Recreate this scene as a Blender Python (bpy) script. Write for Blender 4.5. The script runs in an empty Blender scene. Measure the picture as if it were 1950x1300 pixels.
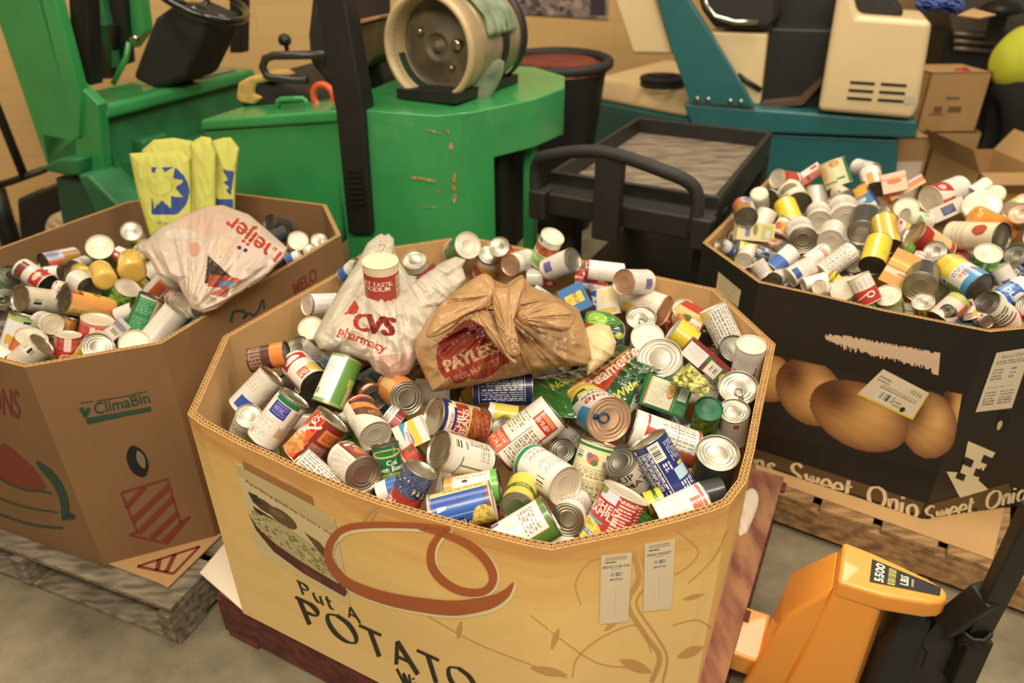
import bpy, bmesh, math, random
import numpy as np
from mathutils import Vector, Matrix, noise
R = math.radians
rng = random.Random(11)
COL = bpy.context.scene.collection
SC = bpy.context.scene

# ---------------------------------------------------------------- camera, world, light, exposure
F_PX, PITCH, ROLL, CAM_H = 1357.3, R(29.268), R(-0.507), 1.5684
CAMP = Vector((0, 0, CAM_H))
FW = Vector((0, math.cos(PITCH), -math.sin(PITCH)))
_rt = Vector((1, 0, 0)); _up = _rt.cross(FW)
RT = _rt * math.cos(ROLL) + _up * math.sin(ROLL)
UP = -_rt * math.sin(ROLL) + _up * math.cos(ROLL)
cam_data = bpy.data.cameras.new('camera')
cam_data.sensor_width = 36.0
cam_data.lens = 36.0 * F_PX / 1950.0
cam_data.clip_start = 0.05
cam_data.dof.use_dof = True
cam_data.dof.focus_distance = 1.42
cam_data.dof.aperture_fstop = 2.6
cam = bpy.data.objects.new('camera', cam_data)
COL.objects.link(cam)
M3 = Matrix((RT, UP, -FW)).transposed()
cam.matrix_world = Matrix.Translation(CAMP) @ M3.to_4x4()
SC.camera = cam

SC.view_settings.view_transform = 'Standard'
SC.view_settings.look = 'None'
SC.view_settings.gamma = 1.0
SC.view_settings.exposure = 0.0
SC.view_settings.use_curve_mapping = False

world = bpy.data.worlds.new('world'); SC.world = world
world.use_nodes = True
wb = world.node_tree.nodes['Background']
wb.inputs[0].default_value = (1.0, 0.87, 0.68, 1)
wb.inputs[1].default_value = 0.27

def area_lamp(name, loc, target, sx, sy, power, color=(1, 0.875, 0.69)):
    l = bpy.data.lights.new(name, 'AREA'); l.shape = 'RECTANGLE'
    l.size = sx; l.size_y = sy; l.energy = power; l.color = color
    o = bpy.data.objects.new(name, l); COL.objects.link(o)
    o.location = loc
    o.rotation_euler = (Vector(target) - Vector(loc)).to_track_quat('-Z', 'Y').to_euler()
    return o
area_lamp('ceiling_tube_light', (-0.2, -0.6, 3.3), (0.0, 1.0, 0.6), 2.4, 0.5, 112)
area_lamp('ceiling_tube_light', (1.6, 0.9, 3.6), (1.2, 1.6, 0.5), 0.5, 2.4, 58)
area_lamp('ceiling_tube_light', (-1.6, 2.2, 3.8), (-1.2, 2.6, 0.5), 2.4, 0.5, 56)
area_lamp('ceiling_tube_light', (1.6, 3.6, 3.8), (1.4, 3.9, 0.5), 2.4, 0.5, 66)

# ---------------------------------------------------------------- measuring helpers
def ray(u, v):
    return (FW * F_PX + RT * (u - 975.0) - UP * (v - 650.0)) / F_PX     # depth-1 direction
def at(u, v, z=0.0):
    d = ray(u, v); return CAMP + d * ((z - CAM_H) / d.z)
def aty(u, v, y):
    d = ray(u, v); return CAMP + d * (y / d.y)
def atplane(u, v, p, n):
    d = ray(u, v); return CAMP + d * ((p - CAMP).dot(n) / d.dot(n))
def pix(P):
    d = P - CAMP; k = d.dot(FW)
    return 975 + F_PX * d.dot(RT) / k, 650 - F_PX * d.dot(UP) / k

# ---------------------------------------------------------------- colours and materials
def s2l(c):
    return tuple((x / 255 / 12.92) if x / 255 <= 0.04045 else ((x / 255 + 0.055) / 1.055) ** 2.4 for x in c)
MATS = {}
def mat(name, rgb, rough=0.6, metal=0.0, var=0.0, vscale=12.0, bump=0.0, bscale=60.0, rgb2=None, coat=0.0,
        thr=None, trans=0.0, alpha=1.0, stretch=None, spec=0.5, sss=0.0):
    if name in MATS: return MATS[name]
    m = bpy.data.materials.new(name); m.use_nodes = True
    nt = m.node_tree; b = nt.nodes['Principled BSDF']; c = s2l(rgb)
    b.inputs['Base Color'].default_value = (*c, 1)
    b.inputs['Roughness'].default_value = rough
    b.inputs['Metallic'].default_value = metal
    b.inputs['Coat Weight'].default_value = coat
    b.inputs['Specular IOR Level'].default_value = spec
    b.inputs['Transmission Weight'].default_value = trans
    b.inputs['Alpha'].default_value = alpha
    if sss:
        b.inputs['Subsurface Weight'].default_value = sss; b.inputs['Subsurface Scale'].default_value = 0.02
    tc = nt.nodes.new('ShaderNodeTexCoord'); mp = nt.nodes.new('ShaderNodeMapping')
    nt.links.new(tc.outputs['Object'], mp.inputs[0])
    if stretch: mp.inputs['Scale'].default_value = stretch
    if var or rgb2:
        n = nt.nodes.new('ShaderNodeTexNoise'); n.inputs['Scale'].default_value = vscale
        n.inputs['Detail'].default_value = 6.0
        nt.links.new(mp.outputs[0], n.inputs['Vector'])
        r = nt.nodes.new('ShaderNodeValToRGB')
        c2 = s2l(rgb2) if rgb2 else tuple(x * (1 - var) for x in c)
        lo, hi = thr if thr else (0.35, 0.65)
        r.color_ramp.elements[0].position = lo; r.color_ramp.elements[1].position = hi
        r.color_ramp.elements[0].color = (*c2, 1); r.color_ramp.elements[1].color = (*c, 1)
        nt.links.new(n.outputs['Fac'], r.inputs[0]); nt.links.new(r.outputs[0], b.inputs['Base Color'])
    if bump:
        n2 = nt.nodes.new('ShaderNodeTexNoise'); n2.inputs['Scale'].default_value = bscale
        n2.inputs['Detail'].default_value = 4.0
        nt.links.new(mp.outputs[0], n2.inputs['Vector'])
        bp = nt.nodes.new('ShaderNodeBump'); bp.inputs['Strength'].default_value = bump
        bp.inputs['Distance'].default_value = 0.01
        nt.links.new(n2.outputs['Fac'], bp.inputs['Height']); nt.links.new(bp.outputs[0], b.inputs['Normal'])
    MATS[name] = m; return m
def print_mat(name, rough=0.35, coat=0.2, alpha=1.0, bump=0.0, transl=0.0, bscale=40.0):
    if name in MATS: return MATS[name]
    m = bpy.data.materials.new(name); m.use_nodes = True
    nt = m.node_tree; b = nt.nodes['Principled BSDF']
    a = nt.nodes.new('ShaderNodeAttribute'); a.attribute_name = 'Col'
    nt.links.new(a.outputs['Color'], b.inputs['Base Color'])
    b.inputs['Roughness'].default_value = rough; b.inputs['Coat Weight'].default_value = coat
    b.inputs['Alpha'].default_value = alpha
    if bump:
        tc = nt.nodes.new('ShaderNodeTexCoord')
        n2 = nt.nodes.new('ShaderNodeTexNoise'); n2.inputs['Scale'].default_value = bscale
        n2.inputs['Detail'].default_value = 5.0; nt.links.new(tc.outputs['Object'], n2.inputs['Vector'])
        bp = nt.nodes.new('ShaderNodeBump'); bp.inputs['Strength'].default_value = bump
        bp.inputs['Distance'].default_value = 0.006
        nt.links.new(n2.outputs['Fac'], bp.inputs['Height']); nt.links.new(bp.outputs[0], b.inputs['Normal'])
    if transl:
        t = nt.nodes.new('ShaderNodeBsdfTranslucent'); nt.links.new(a.outputs['Color'], t.inputs[0])
        mx = nt.nodes.new('ShaderNodeMixShader'); mx.inputs[0].default_value = transl
        out = nt.nodes['Material Output']
        nt.links.new(b.outputs[0], mx.inputs[1]); nt.links.new(t.outputs[0], mx.inputs[2])
        nt.links.new(mx.outputs[0], out.inputs['Surface'])
    MATS[name] = m; return m

M_LID = mat('tin_plate', (182, 175, 158), 0.34, 1.0, bump=0.02, bscale=25)
M_LIDW = mat('cream_lacquered_tin', (214, 203, 180), 0.42, 0.35)
M_LIDG = mat('green_plastic_cap', (24, 96, 62), .4)
M_LIDD = mat('dull_tin', (120, 116, 104), 0.35, 0.9)
M_LIDP = mat('pinkish_gold_tin', (214, 176, 146), 0.34, 0.75)
M_PRINT = print_mat('printed_label', 0.32, 0.25)
M_PAPER = print_mat('printed_carton', 0.5, 0.1)
M_KRAFT = mat('kraft_board', (194, 154, 102), 0.8, var=0.12, vscale=5, bump=0.03, bscale=90)
M_KRAFTD = mat('shaded_brown_kraft', (134, 100, 64), 0.8, var=0.12, vscale=5, bump=0.03, bscale=90)  # darker copy of the kraft; shade on the left box is in its colour
M_FLUTE = mat('corrugated_edge', (214, 168, 106), 0.85, var=0.2, vscale=60)
M_BLACKPRINT = mat('black_printed_board', (36, 32, 28), 0.45, var=0.25, vscale=4)
M_GREEN = mat('green_enamel', (58, 154, 86), 0.33, 0.0, var=0.18, vscale=3.5, coat=0.4)
M_GREEND = mat('dark_green_enamel', (46, 120, 72), 0.5, 0.0, var=0.35, vscale=6)  # darker, rougher and more mottled copy of the green enamel
M_TEAL = mat('teal_enamel', (42, 104, 106), 0.4, 0.0, var=0.12, vscale=3, coat=0.2)
M_CREAM = mat('cream_enamel', (234, 208, 160), 0.42, 0.0, var=0.06, vscale=3, coat=0.2)
M_BLACK = mat('black_steel', (34, 32, 30), 0.45, 0.0, var=0.25, vscale=8)
M_RUBBER = mat('black_rubber', (38, 36, 33), 0.65)
M_CARTBLK = mat('charcoal_structural_foam', (38, 35, 32), 0.5, var=0.15, vscale=9)
M_CARTTOP = mat('scuffed_grey_tray', (150, 134, 114), 0.55, rgb2=(92, 80, 68), vscale=9, stretch=(1, 4, 1))
M_ORANGE = mat('orange_enamel', (238, 158, 62), 0.36, 0.0, var=0.08, vscale=5, coat=0.35, bump=0.02, bscale=14)
M_WOOD = mat('pallet_wood', (176, 138, 92), 0.8, rgb2=(120, 88, 56), vscale=6, stretch=(1.5, 9, 9), bump=0.05)
M_WOODR = mat('red_painted_pallet_wood', (118, 56, 46), 0.75, rgb2=(74, 40, 34), vscale=7, stretch=(2, 6, 6), bump=0.06)
M_WOODG = mat('weathered_grey_pallet_wood', (150, 138, 116), 0.85, rgb2=(94, 84, 68), vscale=7, stretch=(2, 8, 8), bump=0.06)
M_CHROME = mat('polished_steel', (190, 184, 170), 0.2, 1.0)
M_RED = mat('red_plastic', (176, 44, 34), 0.45)
M_WHITEP = mat('white_board', (236, 222, 200), 0.7)

# ---------------------------------------------------------------- object helpers
def tag(o, label=None, cat=None, group=None, kind=None):
    if label: o['label'] = label
    if cat: o['category'] = cat
    if group: o['group'] = group
    if kind: o['kind'] = kind
    return o
def empty(name, loc=(0, 0, 0), label=None, cat=None, group=None, rz=0):
    o = bpy.data.objects.new(name, None); COL.objects.link(o)
    o.location = loc; o.rotation_euler = (0, 0, rz); o.empty_display_size = 0.05
    return tag(o, label, cat, group)
def link(name, me, parent=None):
    o = bpy.data.objects.new(name, me); COL.objects.link(o)
    if parent is not None: o.parent = parent
    return o
class MB:
    """collects geometry; build() links it as one mesh object. Coordinates are world unless rel is given."""
    def __init__(s): s.v = []; s.f = []; s.m = []
    def add(s, vs, fs, mi=0):
        k = len(s.v); s.v += [tuple(p) for p in vs]
        for f in fs: s.f.append(tuple(i + k for i in f)); s.m.append(mi)
        return s
    def hexa(s, p, mi=0):   # 8 points: bottom 4 ccw, top 4 ccw
        return s.add(p, [(3, 2, 1, 0), (4, 5, 6, 7), (0, 1, 5, 4), (1, 2, 6, 5), (2, 3, 7, 6), (3, 0, 4, 7)], mi)
    def box(s, c, d, rot=None, mi=0):
        c = Vector(c); x, y, z = (k / 2 for k in d)
        p = [Vector(q) for q in ((-x, -y, -z), (x, -y, -z), (x, y, -z), (-x, y, -z), (-x, -y, z), (x, -y, z), (x, y, z), (-x, y, z))]
        if rot is not None: p = [rot @ q for q in p]
        return s.hexa([q + c for q in p], mi)
    def prism(s, poly, a, n, mi=0):   # poly: list of Vectors (planar), extruded by vector n*a
        n = Vector(n) * a; k = len(poly)
        vs = [Vector(p) for p in poly] + [Vector(p) + n for p in poly]
        fs = [tuple(range(k))[::-1], tuple(range(k, 2 * k))] + [(i, (i + 1) % k, (i + 1) % k + k, i + k) for i in range(k)]
        return s.add(vs, fs, mi)
    def tube(s, pts, r, seg=10, mi=0, cap=True, closed=False):
        pts = [Vector(p) for p in pts]; n = len(pts)
        rs = r if isinstance(r, (list, tuple)) else [r] * n
        vs = []; prev = None
        for i, p in enumerate(pts):
            a = pts[(i - 1) % n] if (closed or i > 0) else p
            b = pts[(i + 1) % n] if (closed or i < n - 1) else p
            t = (b - a).normalized()
            if prev is None: q = t.orthogonal().normalized()
            else: q = (prev - t * prev.dot(t)); q = q.normalized() if q.length > 1e-6 else t.orthogonal().normalized()
            prev = q; w = t.cross(q)
            vs += [p + (q * math.cos(2 * math.pi * j / seg) + w * math.sin(2 * math.pi * j / seg)) * rs[i] for j in range(seg)]
        fs = []
        for i in range(n if closed else n - 1):
            i2 = (i + 1) % n
            fs += [(i * seg + j, i * seg + (j + 1) % seg, i2 * seg + (j + 1) % seg, i2 * seg + j) for j in range(seg)]
        if cap and not closed: fs += [tuple(range(seg))[::-1], tuple(range((n - 1) * seg, n * seg))]
        return s.add(vs, fs, mi)
    def lathe(s, prof, seg=32, M=None, mi=0, a0=0, a1=2 * math.pi, cap=False):   # prof: (r,z)
        full = abs(a1 - a0 - 2 * math.pi) < 1e-6; n = seg if full else seg + 1; vs = []
        for r_, z_ in prof:
            for j in range(n):
                a = a0 + (a1 - a0) * j / seg; p = Vector((r_ * math.cos(a), r_ * math.sin(a), z_))
                vs.append(M @ p if M is not None else p)
        fs = []
        for i in range(len(prof) - 1):
            for j in range(seg):
                j2 = (j + 1) % n; fs.append((i * n + j, i * n + j2, (i + 1) * n + j2, (i + 1) * n + j))
        if cap and full and prof[0][0] > 1e-5: fs.append(tuple(range(n))[::-1])
        if cap and full and prof[-1][0] > 1e-5: fs.append(tuple(range((len(prof) - 1) * n, len(prof) * n)))
        return s.add(vs, fs, mi)
    def build(s, name, mats, parent=None, bevel=0, smooth=False, origin=None, sub=0, solid=0):
        me = bpy.data.meshes.new(name)
        off = Vector((0, 0, 0))
        if parent is not None and origin is None:
            off = Vector(parent.location) if parent.parent is None else Vector((0, 0, 0))
            vs = s.v
            if parent.parent is None:
                Minv = (Matrix.Translation(parent.location) @ parent.rotation_euler.to_matrix().to_4x4()).inverted()
                vs = [Minv @ Vector(p) for p in s.v]
            else:
                Mw = Matrix.Identity(4); q = parent
                while q is not None:
                    Mw = (Matrix.Translation(q.location) @ q.rotation_euler.to_matrix().to_4x4()) @ Mw; q = q.parent
                vs = [Mw.inverted() @ Vector(p) for p in s.v]
        else: vs = [Vector(p) - Vector(origin or (0, 0, 0)) for p in s.v]
        me.from_pydata([tuple(p) for p in vs], [], s.f)
        if not isinstance(mats, (list, tuple)): mats = [mats]
        for m in mats: me.materials.append(m)
        if len(mats) > 1: me.polygons.foreach_set('material_index', s.m)
        bm = bmesh.new(); bm.from_mesh(me)
        bmesh.ops.remove_doubles(bm, verts=bm.verts, dist=1e-6)
        bmesh.ops.recalc_face_normals(bm, faces=bm.faces); bm.to_mesh(me); bm.free()
        me.update()
        if smooth: me.polygons.foreach_set('use_smooth', [True] * len(me.polygons))
        o = link(name, me, parent)
        if parent is None and origin is not None: o.location = origin
        if solid:
            md = o.modifiers.new('solid', 'SOLIDIFY'); md.thickness = solid; md.offset = 0
        if bevel:
            md = o.modifiers.new('bevel', 'BEVEL'); md.width = bevel; md.segments = 3; md.limit_method = 'ANGLE'
            md.harden_normals = False
            me.polygons.foreach_set('use_smooth', [True] * len(me.polygons))
            md2 = o.modifiers.new('wn', 'WEIGHTED_NORMAL'); md2.keep_sharp = False
        if sub:
            md = o.modifiers.new('sub', 'SUBSURF'); md.levels = sub; md.render_levels = sub
        return o
def arc(c, ax, ay, r, a0, a1, n=16):
    c, ax, ay = Vector(c), Vector(ax), Vector(ay)
    return [c + (ax * math.cos(a0 + (a1 - a0) * i / n) + ay * math.sin(a0 + (a1 - a0) * i / n)) * r for i in range(n + 1)]
def spline(pts, n=12, closed=False):
    pts = [Vector(p) for p in pts]; m = len(pts); out = []
    for i in range(m if closed else m - 1):
        g = lambda k: pts[k % m] if closed else pts[min(max(k, 0), m - 1)]
        p0, p1, p2, p3 = g(i - 1), g(i), g(i + 1), g(i + 2)
        for j in range(n):
            t = j / n
            out.append(0.5 * ((2 * p1) + (p2 - p0) * t + (2 * p0 - 5 * p1 + 4 * p2 - p3) * t * t + (3 * p1 - p0 - 3 * p2 + p3) * t ** 3))
    if not closed: out.append(pts[-1].copy())
    return out
# ---------------------------------------------------------------- room: floor and block walls
def floor_mat():
    m = bpy.data.materials.new('worn_concrete'); m.use_nodes = True; nt = m.node_tree; b = nt.nodes['Principled BSDF']
    tc = nt.nodes.new('ShaderNodeTexCoord')
    n = nt.nodes.new('ShaderNodeTexNoise'); n.inputs['Scale'].default_value = 3.2; n.inputs['Detail'].default_value = 9; n.inputs['Roughness'].default_value = .65; nt.links.new(tc.outputs['Object'], n.inputs['Vector'])
    r = nt.nodes.new('ShaderNodeValToRGB'); e = r.color_ramp.elements
    e[0].position = .32; e[0].color = (*s2l((98, 90, 72)), 1); e[1].position = .68; e[1].color = (*s2l((154, 143, 116)), 1)
    nt.links.new(n.outputs['Fac'], r.inputs[0]); nt.links.new(r.outputs[0], b.inputs['Base Color'])
    b.inputs['Roughness'].default_value = .5
    n2 = nt.nodes.new('ShaderNodeTexNoise'); n2.inputs['Scale'].default_value = 30; nt.links.new(tc.outputs['Object'], n2.inputs['Vector'])
    bp = nt.nodes.new('ShaderNodeBump'); bp.inputs['Strength'].default_value = .15; bp.inputs['Distance'].default_value = .01; nt.links.new(n2.outputs['Fac'], bp.inputs['Height']); nt.links.new(bp.outputs[0], b.inputs['Normal'])
    return m
def block_mat():
    m = bpy.data.materials.new('painted_block'); m.use_nodes = True; nt = m.node_tree; b = nt.nodes['Principled BSDF']
    tc = nt.nodes.new('ShaderNodeTexCoord'); mp = nt.nodes.new('ShaderNodeMapping'); mp.inputs['Rotation'].default_value = (R(90), 0, 0)
    nt.links.new(tc.outputs['Object'], mp.inputs[0])
    br = nt.nodes.new('ShaderNodeTexBrick'); br.inputs['Scale'].default_value = 1.0; br.inputs['Brick Width'].default_value = .41; br.inputs['Row Height'].default_value = .205; br.inputs['Mortar Size'].default_value = .006; br.inputs['Mortar Smooth'].default_value = .4
    for k, c in (('Color1', (212, 174, 114)), ('Color2', (210, 172, 112)), ('Mortar', (203, 164, 105))): br.inputs[k].default_value = (*s2l(c), 1)
    nt.links.new(mp.outputs[0], br.inputs['Vector']); nt.links.new(br.outputs['Color'], b.inputs['Base Color']); b.inputs['Roughness'].default_value = .55
    bp = nt.nodes.new('ShaderNodeBump'); bp.inputs['Strength'].default_value = .12; bp.inputs['Distance'].default_value = -.01; nt.links.new(br.outputs['Fac'], bp.inputs['Height']); nt.links.new(bp.outputs[0], b.inputs['Normal'])
    return m
M_FLOOR, M_BLOCK = floor_mat(), block_mat()
mb = MB(); mb.box((0.5, 3.2, -.05), (13, 14, .1)); tag(mb.build('floor', M_FLOOR, origin=(0, 0, 0)), kind='structure')
WALLO, WALLA = Vector((-3.3, 4.4, 0)), R(22)
def wall_obj(name, loc, length, ang, h=3.6):
    mb = MB(); mb.box((length / 2, .08, h / 2), (length, .16, h)); o = mb.build(name, M_BLOCK); o.location = loc; o.rotation_euler = (0, 0, ang); return tag(o, kind='structure')
wall_obj('wall_back', (WALLO.x - 1.7 * math.cos(WALLA), WALLO.y - 1.7 * math.sin(WALLA), 0), 12.0, WALLA)
wall_obj('wall_left', (-4.88, -2.5, 0), 6.3, R(90))
# ---------------------------------------------------------------- printed artwork: a small painter for labels
_gl = {}
def glyph_tris(text):
    """triangles of a line of text, height 1 (cap height), left aligned at 0"""
    if text in _gl: return _gl[text]
    cu = bpy.data.curves.new('t', 'FONT'); cu.body = text; cu.size = 1.0; cu.offset = 0.012
    cu.resolution_u = 3
    o = bpy.data.objects.new('t', cu); COL.objects.link(o)
    dg = bpy.context.evaluated_depsgraph_get(); dg.update()
    me = bpy.data.meshes.new_from_object(o.evaluated_get(dg))
    me.calc_loop_triangles()
    v = np.array([p.co[:2] for p in me.vertices]) if len(me.vertices) else np.zeros((0, 2))
    t = np.array([q.vertices[:] for q in me.loop_triangles]) if len(me.loop_triangles) else np.zeros((0, 3), int)
    bpy.data.objects.remove(o); bpy.data.curves.remove(cu); bpy.data.meshes.remove(me)
    if len(v):
        v = v / 0.70; w = v[:, 0].max()
    else: w = 0
    _gl[text] = (v, t, w); return _gl[text]
class Canvas:
    """x 0..1 to the right, y 0..1 downward; asp = physical width / height"""
    def __init__(s, W, H, asp, base):
        s.W, s.H, s.asp = W, H, asp
        s.a = np.zeros((H, W, 3)); s.a[:] = base
        s.X, s.Y = np.meshgrid((np.arange(W) + .5) / W, (np.arange(H) + .5) / H)
    def fill(s, m, c): s.a[m] = c
    def R(s, x0, y0, x1, y1, c): s.fill((s.X >= x0) & (s.X < x1) & (s.Y >= y0) & (s.Y < y1), c)
    def E(s, cx, cy, rx, ry, c): s.fill(((s.X - cx) / rx) ** 2 + ((s.Y - cy) / ry) ** 2 < 1, c)
    def P(s, pts, c):
        m = np.zeros(s.X.shape, bool); n = len(pts)
        for i in range(n):
            (x0, y0), (x1, y1) = pts[i], pts[(i + 1) % n]
            if y0 == y1: continue
            k = ((s.Y > min(y0, y1)) & (s.Y <= max(y0, y1))) & (s.X < x0 + (s.Y - y0) * (x1 - x0) / (y1 - y0))
            m ^= k
        s.fill(m, c)
    def L(s, x0, y0, x1, y1, c, n=6, dens=.72, seed=1):      # fine print, rows
        r = np.random.RandomState(seed); h = (y1 - y0) / n
        for i in range(n):
            x = x0; xe = x1 - (x1 - x0) * (r.rand() * .3 if i % 3 == 2 else 0)
            while x < xe:
                w = (.012 + r.rand() * .035)
                s.R(x, y0 + i * h, min(x + w, xe), y0 + i * h + h * .5, c); x += w / dens
    def V(s, x0, y0, x1, y1, c, n=6, seed=2):                # fine print, running along the can
        r = np.random.RandomState(seed); w = (x1 - x0) / n
        for i in range(n):
            y = y0; ye = y1 - (y1 - y0) * (r.rand() * .35 if i % 2 else 0)
            while y < ye:
                h = .03 + r.rand() * .09
                s.R(x0 + i * w, y, x0 + i * w + w * .5, min(y + h, ye), c); y += h / .78
    def B(s, x0, y0, x1, y1, vert=True, seed=3):             # bar code
        s.R(x0, y0, x1, y1, (240, 232, 215)); r = np.random.RandomState(seed); n = 16
        for i in range(n):
            if r.rand() < .62:
                q = i / n + .02
                if vert: s.R(x0 + (x1 - x0) * (.06 + q * .9), y0 + (y1 - y0) * .1, x0 + (x1 - x0) * (.06 + q * .9) + (x1 - x0) * .036, y1 - (y1 - y0) * .2, (50, 45, 40))
                else: s.R(x0 + (x1 - x0) * .1, y0 + (y1 - y0) * (.06 + q * .9), x1 - (x1 - x0) * .2, y0 + (y1 - y0) * (.06 + q * .9) + (y1 - y0) * .036, (50, 45, 40))
    def Fd(s, cx, cy, rx, ry, ca, cb, sz=.03, seed=4):       # a heap of food
        m = ((s.X - cx) / rx) ** 2 + ((s.Y - cy) / ry) ** 2 < 1
        s.fill(m, cb); r = np.random.RandomState(seed); k = int(1.6 * rx * ry / (sz * sz * .5)) + 6
        for i in range(min(k, 160)):
            x, y = cx + (r.rand() * 2 - 1) * rx, cy + (r.rand() * 2 - 1) * ry
            e = m & (((s.X - x) / sz) ** 2 + ((s.Y - y) / (sz * s.asp * .8)) ** 2 < 1)
            s.a[e] = np.array(ca) * (.8 + .35 * r.rand())
    def T(s, text, cx, cy, h, c, rot=0):                     # centred text; h = cap height as a share of canvas height
        v, t, w = glyph_tris(text)
        if not len(t): return
        q = (v - [w / 2, .5]) * h; a = math.radians(rot)
        x = q[:, 0] * math.cos(a) - q[:, 1] * math.sin(a); y = q[:, 0] * math.sin(a) + q[:, 1] * math.cos(a)
        px = (cx + x / s.asp) * s.W - .5; py = (cy - y) * s.H - .5
        for i, j, k in t:
            xs, ys = px[[i, j, k]], py[[i, j, k]]
            x0, x1 = max(0, int(xs.min())), min(s.W - 1, int(xs.max()) + 1)
            y0, y1 = max(0, int(ys.min())), min(s.H - 1, int(ys.max()) + 1)
            if x1 < x0 or y1 < y0: continue
            gx, gy = np.meshgrid(np.arange(x0, x1 + 1), np.arange(y0, y1 + 1))
            d = (ys[1] - ys[2]) * (xs[0] - xs[2]) + (xs[2] - xs[1]) * (ys[0] - ys[2])
            if abs(d) < 1e-9: continue
            l1 = ((ys[1] - ys[2]) * (gx - xs[2]) + (xs[2] - xs[1]) * (gy - ys[2])) / d
            l2 = ((ys[2] - ys[0]) * (gx - xs[2]) + (xs[0] - xs[2]) * (gy - ys[2])) / d
            m = (l1 >= -.02) & (l2 >= -.02) & (l1 + l2 <= 1.02)
            s.a[y0:y1 + 1, x0:x1 + 1][m] = c
    def lin(s):
        a = np.clip(s.a, 0, 255) / 255.0
        a = (a * .89 + a.mean(-1, keepdims=True) * .11) * .95
        return np.where(a <= .04045, a / 12.92, ((a + .055) / 1.055) ** 2.4)
def colour_mesh(me, face_rgb):
    """face_rgb: (nfaces,3) linear; writes a per-corner colour attribute"""
    ca = me.color_attributes.new('Col', 'FLOAT_COLOR', 'CORNER')
    tot = np.zeros(len(me.polygons), np.int32); me.polygons.foreach_get('loop_total', tot)
    c = np.repeat(np.asarray(face_rgb, np.float32), tot, axis=0)
    ca.data.foreach_set('color', np.concatenate([c, np.ones((len(c), 1), np.float32)], 1).ravel())
def grid_mesh(name, W, H, P, rgb, material, smooth=True, closed_x=False):
    """P: (H+1, W+1, 3) points (or W columns when closed_x)"""
    Wn = W if closed_x else W + 1
    me = bpy.data.meshes.new(name); me.vertices.add((H + 1) * Wn)
    me.vertices.foreach_set('co', np.asarray(P, np.float32).reshape(-1))
    j, i = np.meshgrid(np.arange(W), np.arange(H)); j2 = (j + 1) % Wn
    q = np.stack([i * Wn + j, (i + 1) * Wn + j, (i + 1) * Wn + j2, i * Wn + j2], -1).reshape(-1)
    me.loops.add(W * H * 4); me.loops.foreach_set('vertex_index', q.astype(np.int32))
    me.polygons.add(W * H); me.polygons.foreach_set('loop_start', (np.arange(W * H) * 4).astype(np.int32))
    me.polygons.foreach_set('loop_total', np.full(W * H, 4, np.int32))
    me.update(calc_edges=True)
    me.materials.append(material)
    if smooth: me.polygons.foreach_set('use_smooth', [True] * (W * H))
    if rgb is not None: colour_mesh(me, rgb.reshape(-1, 3))
    me.validate(); me.update()
    return me
def label_cylinder(name, cv, ribs=False):
    """unit can: radius .5, from z -.5 to .5; canvas centre faces -y"""
    W, H = cv.W, cv.H
    a = -math.pi / 2 + (np.arange(W) / W - .5) * 2 * math.pi
    z = np.linspace(.5, -.5, H + 1); r = np.full(H + 1, .488)
    if ribs: r = r - .006 * (np.sin(z * 60) > 0) * (abs(z) < .33)
    P = np.zeros((H + 1, W, 3)); P[..., 0] = r[:, None] * np.cos(a); P[..., 1] = r[:, None] * np.sin(a); P[..., 2] = z[:, None]
    return grid_mesh(name, W, H, P, cv.lin(), M_PRINT, True, True)
# ---------------------------------------------------------------- label designs (front = x .25-.75, top = lid end)
WHT, CRM, RED, DRED, GRN, LGRN, BLU, NVY, YEL, ORG, BRN, BLK, SKY, GRY, TAN, PNK, PUR = (
    (240, 232, 218), (232, 218, 184), (196, 48, 36), (140, 34, 30), (30, 122, 66), (140, 186, 70), (40, 78, 170), (28, 40, 104),
    (244, 206, 52), (236, 132, 48), (92, 50, 34), (38, 34, 32), (70, 152, 206), (150, 144, 132), (206, 176, 130), (222, 150, 130), (92, 84, 168))
INK = (120, 110, 98)
DES = {}
def design(name, desc, fn, base=WHT, W=120, H=64, asp=2.1):
    DES[name] = (desc, fn, base, W, H, asp)
def facts(c, x0, y0, x1, y1, ink=INK, seed=5):
    c.R(x0, y0, x1, y0 + .012, ink); c.L(x0, y0 + .04, x1, y1, ink, 9, .8, seed)
def d_orangebrown(c): c.R(0, .0, 1, .38, ORG); c.R(0, .38, 1, 1, BRN); c.R(.3, .62, .7, .95, (168, 120, 96)); c.V(.3, .64, .7, .93, (96, 60, 44), 8)
design('orange_brown', 'orange and brown label', d_orangebrown, ORG)
def d_plainwhite(c): c.L(.3, .3, .7, .7, GRY, 5); c.R(.02, .0, 1, .05, (214, 206, 190))
design('plain_white', 'plain white label', d_plainwhite)
def d_redwhite(c):
    c.R(.36, .08, .66, .34, RED); c.E(.5, .22, .09, .08, WHT); c.R(.28, .3, .34, .9, (214, 120, 100)); c.E(.66, .75, .1, .18, (230, 196, 80)); c.R(.44, .66, .56, .92, (206, 66, 50)); c.L(.45, .7, .55, .9, WHT, 4)
design('red_white', 'white label with a red badge', d_redwhite)
def d_whiteblue(c):
    c.R(.4, .66, .58, .92, BLU); c.L(.3, .1, .48, .5, (196, 186, 176), 6); c.E(.62, .3, .06, .12, (208, 198, 180)); c.L(.62, .5, .75, .9, (200, 192, 180), 6)
design('grey_white_blue', 'greyish white label and a dark blue square', d_whiteblue, (224, 214, 196))
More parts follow.
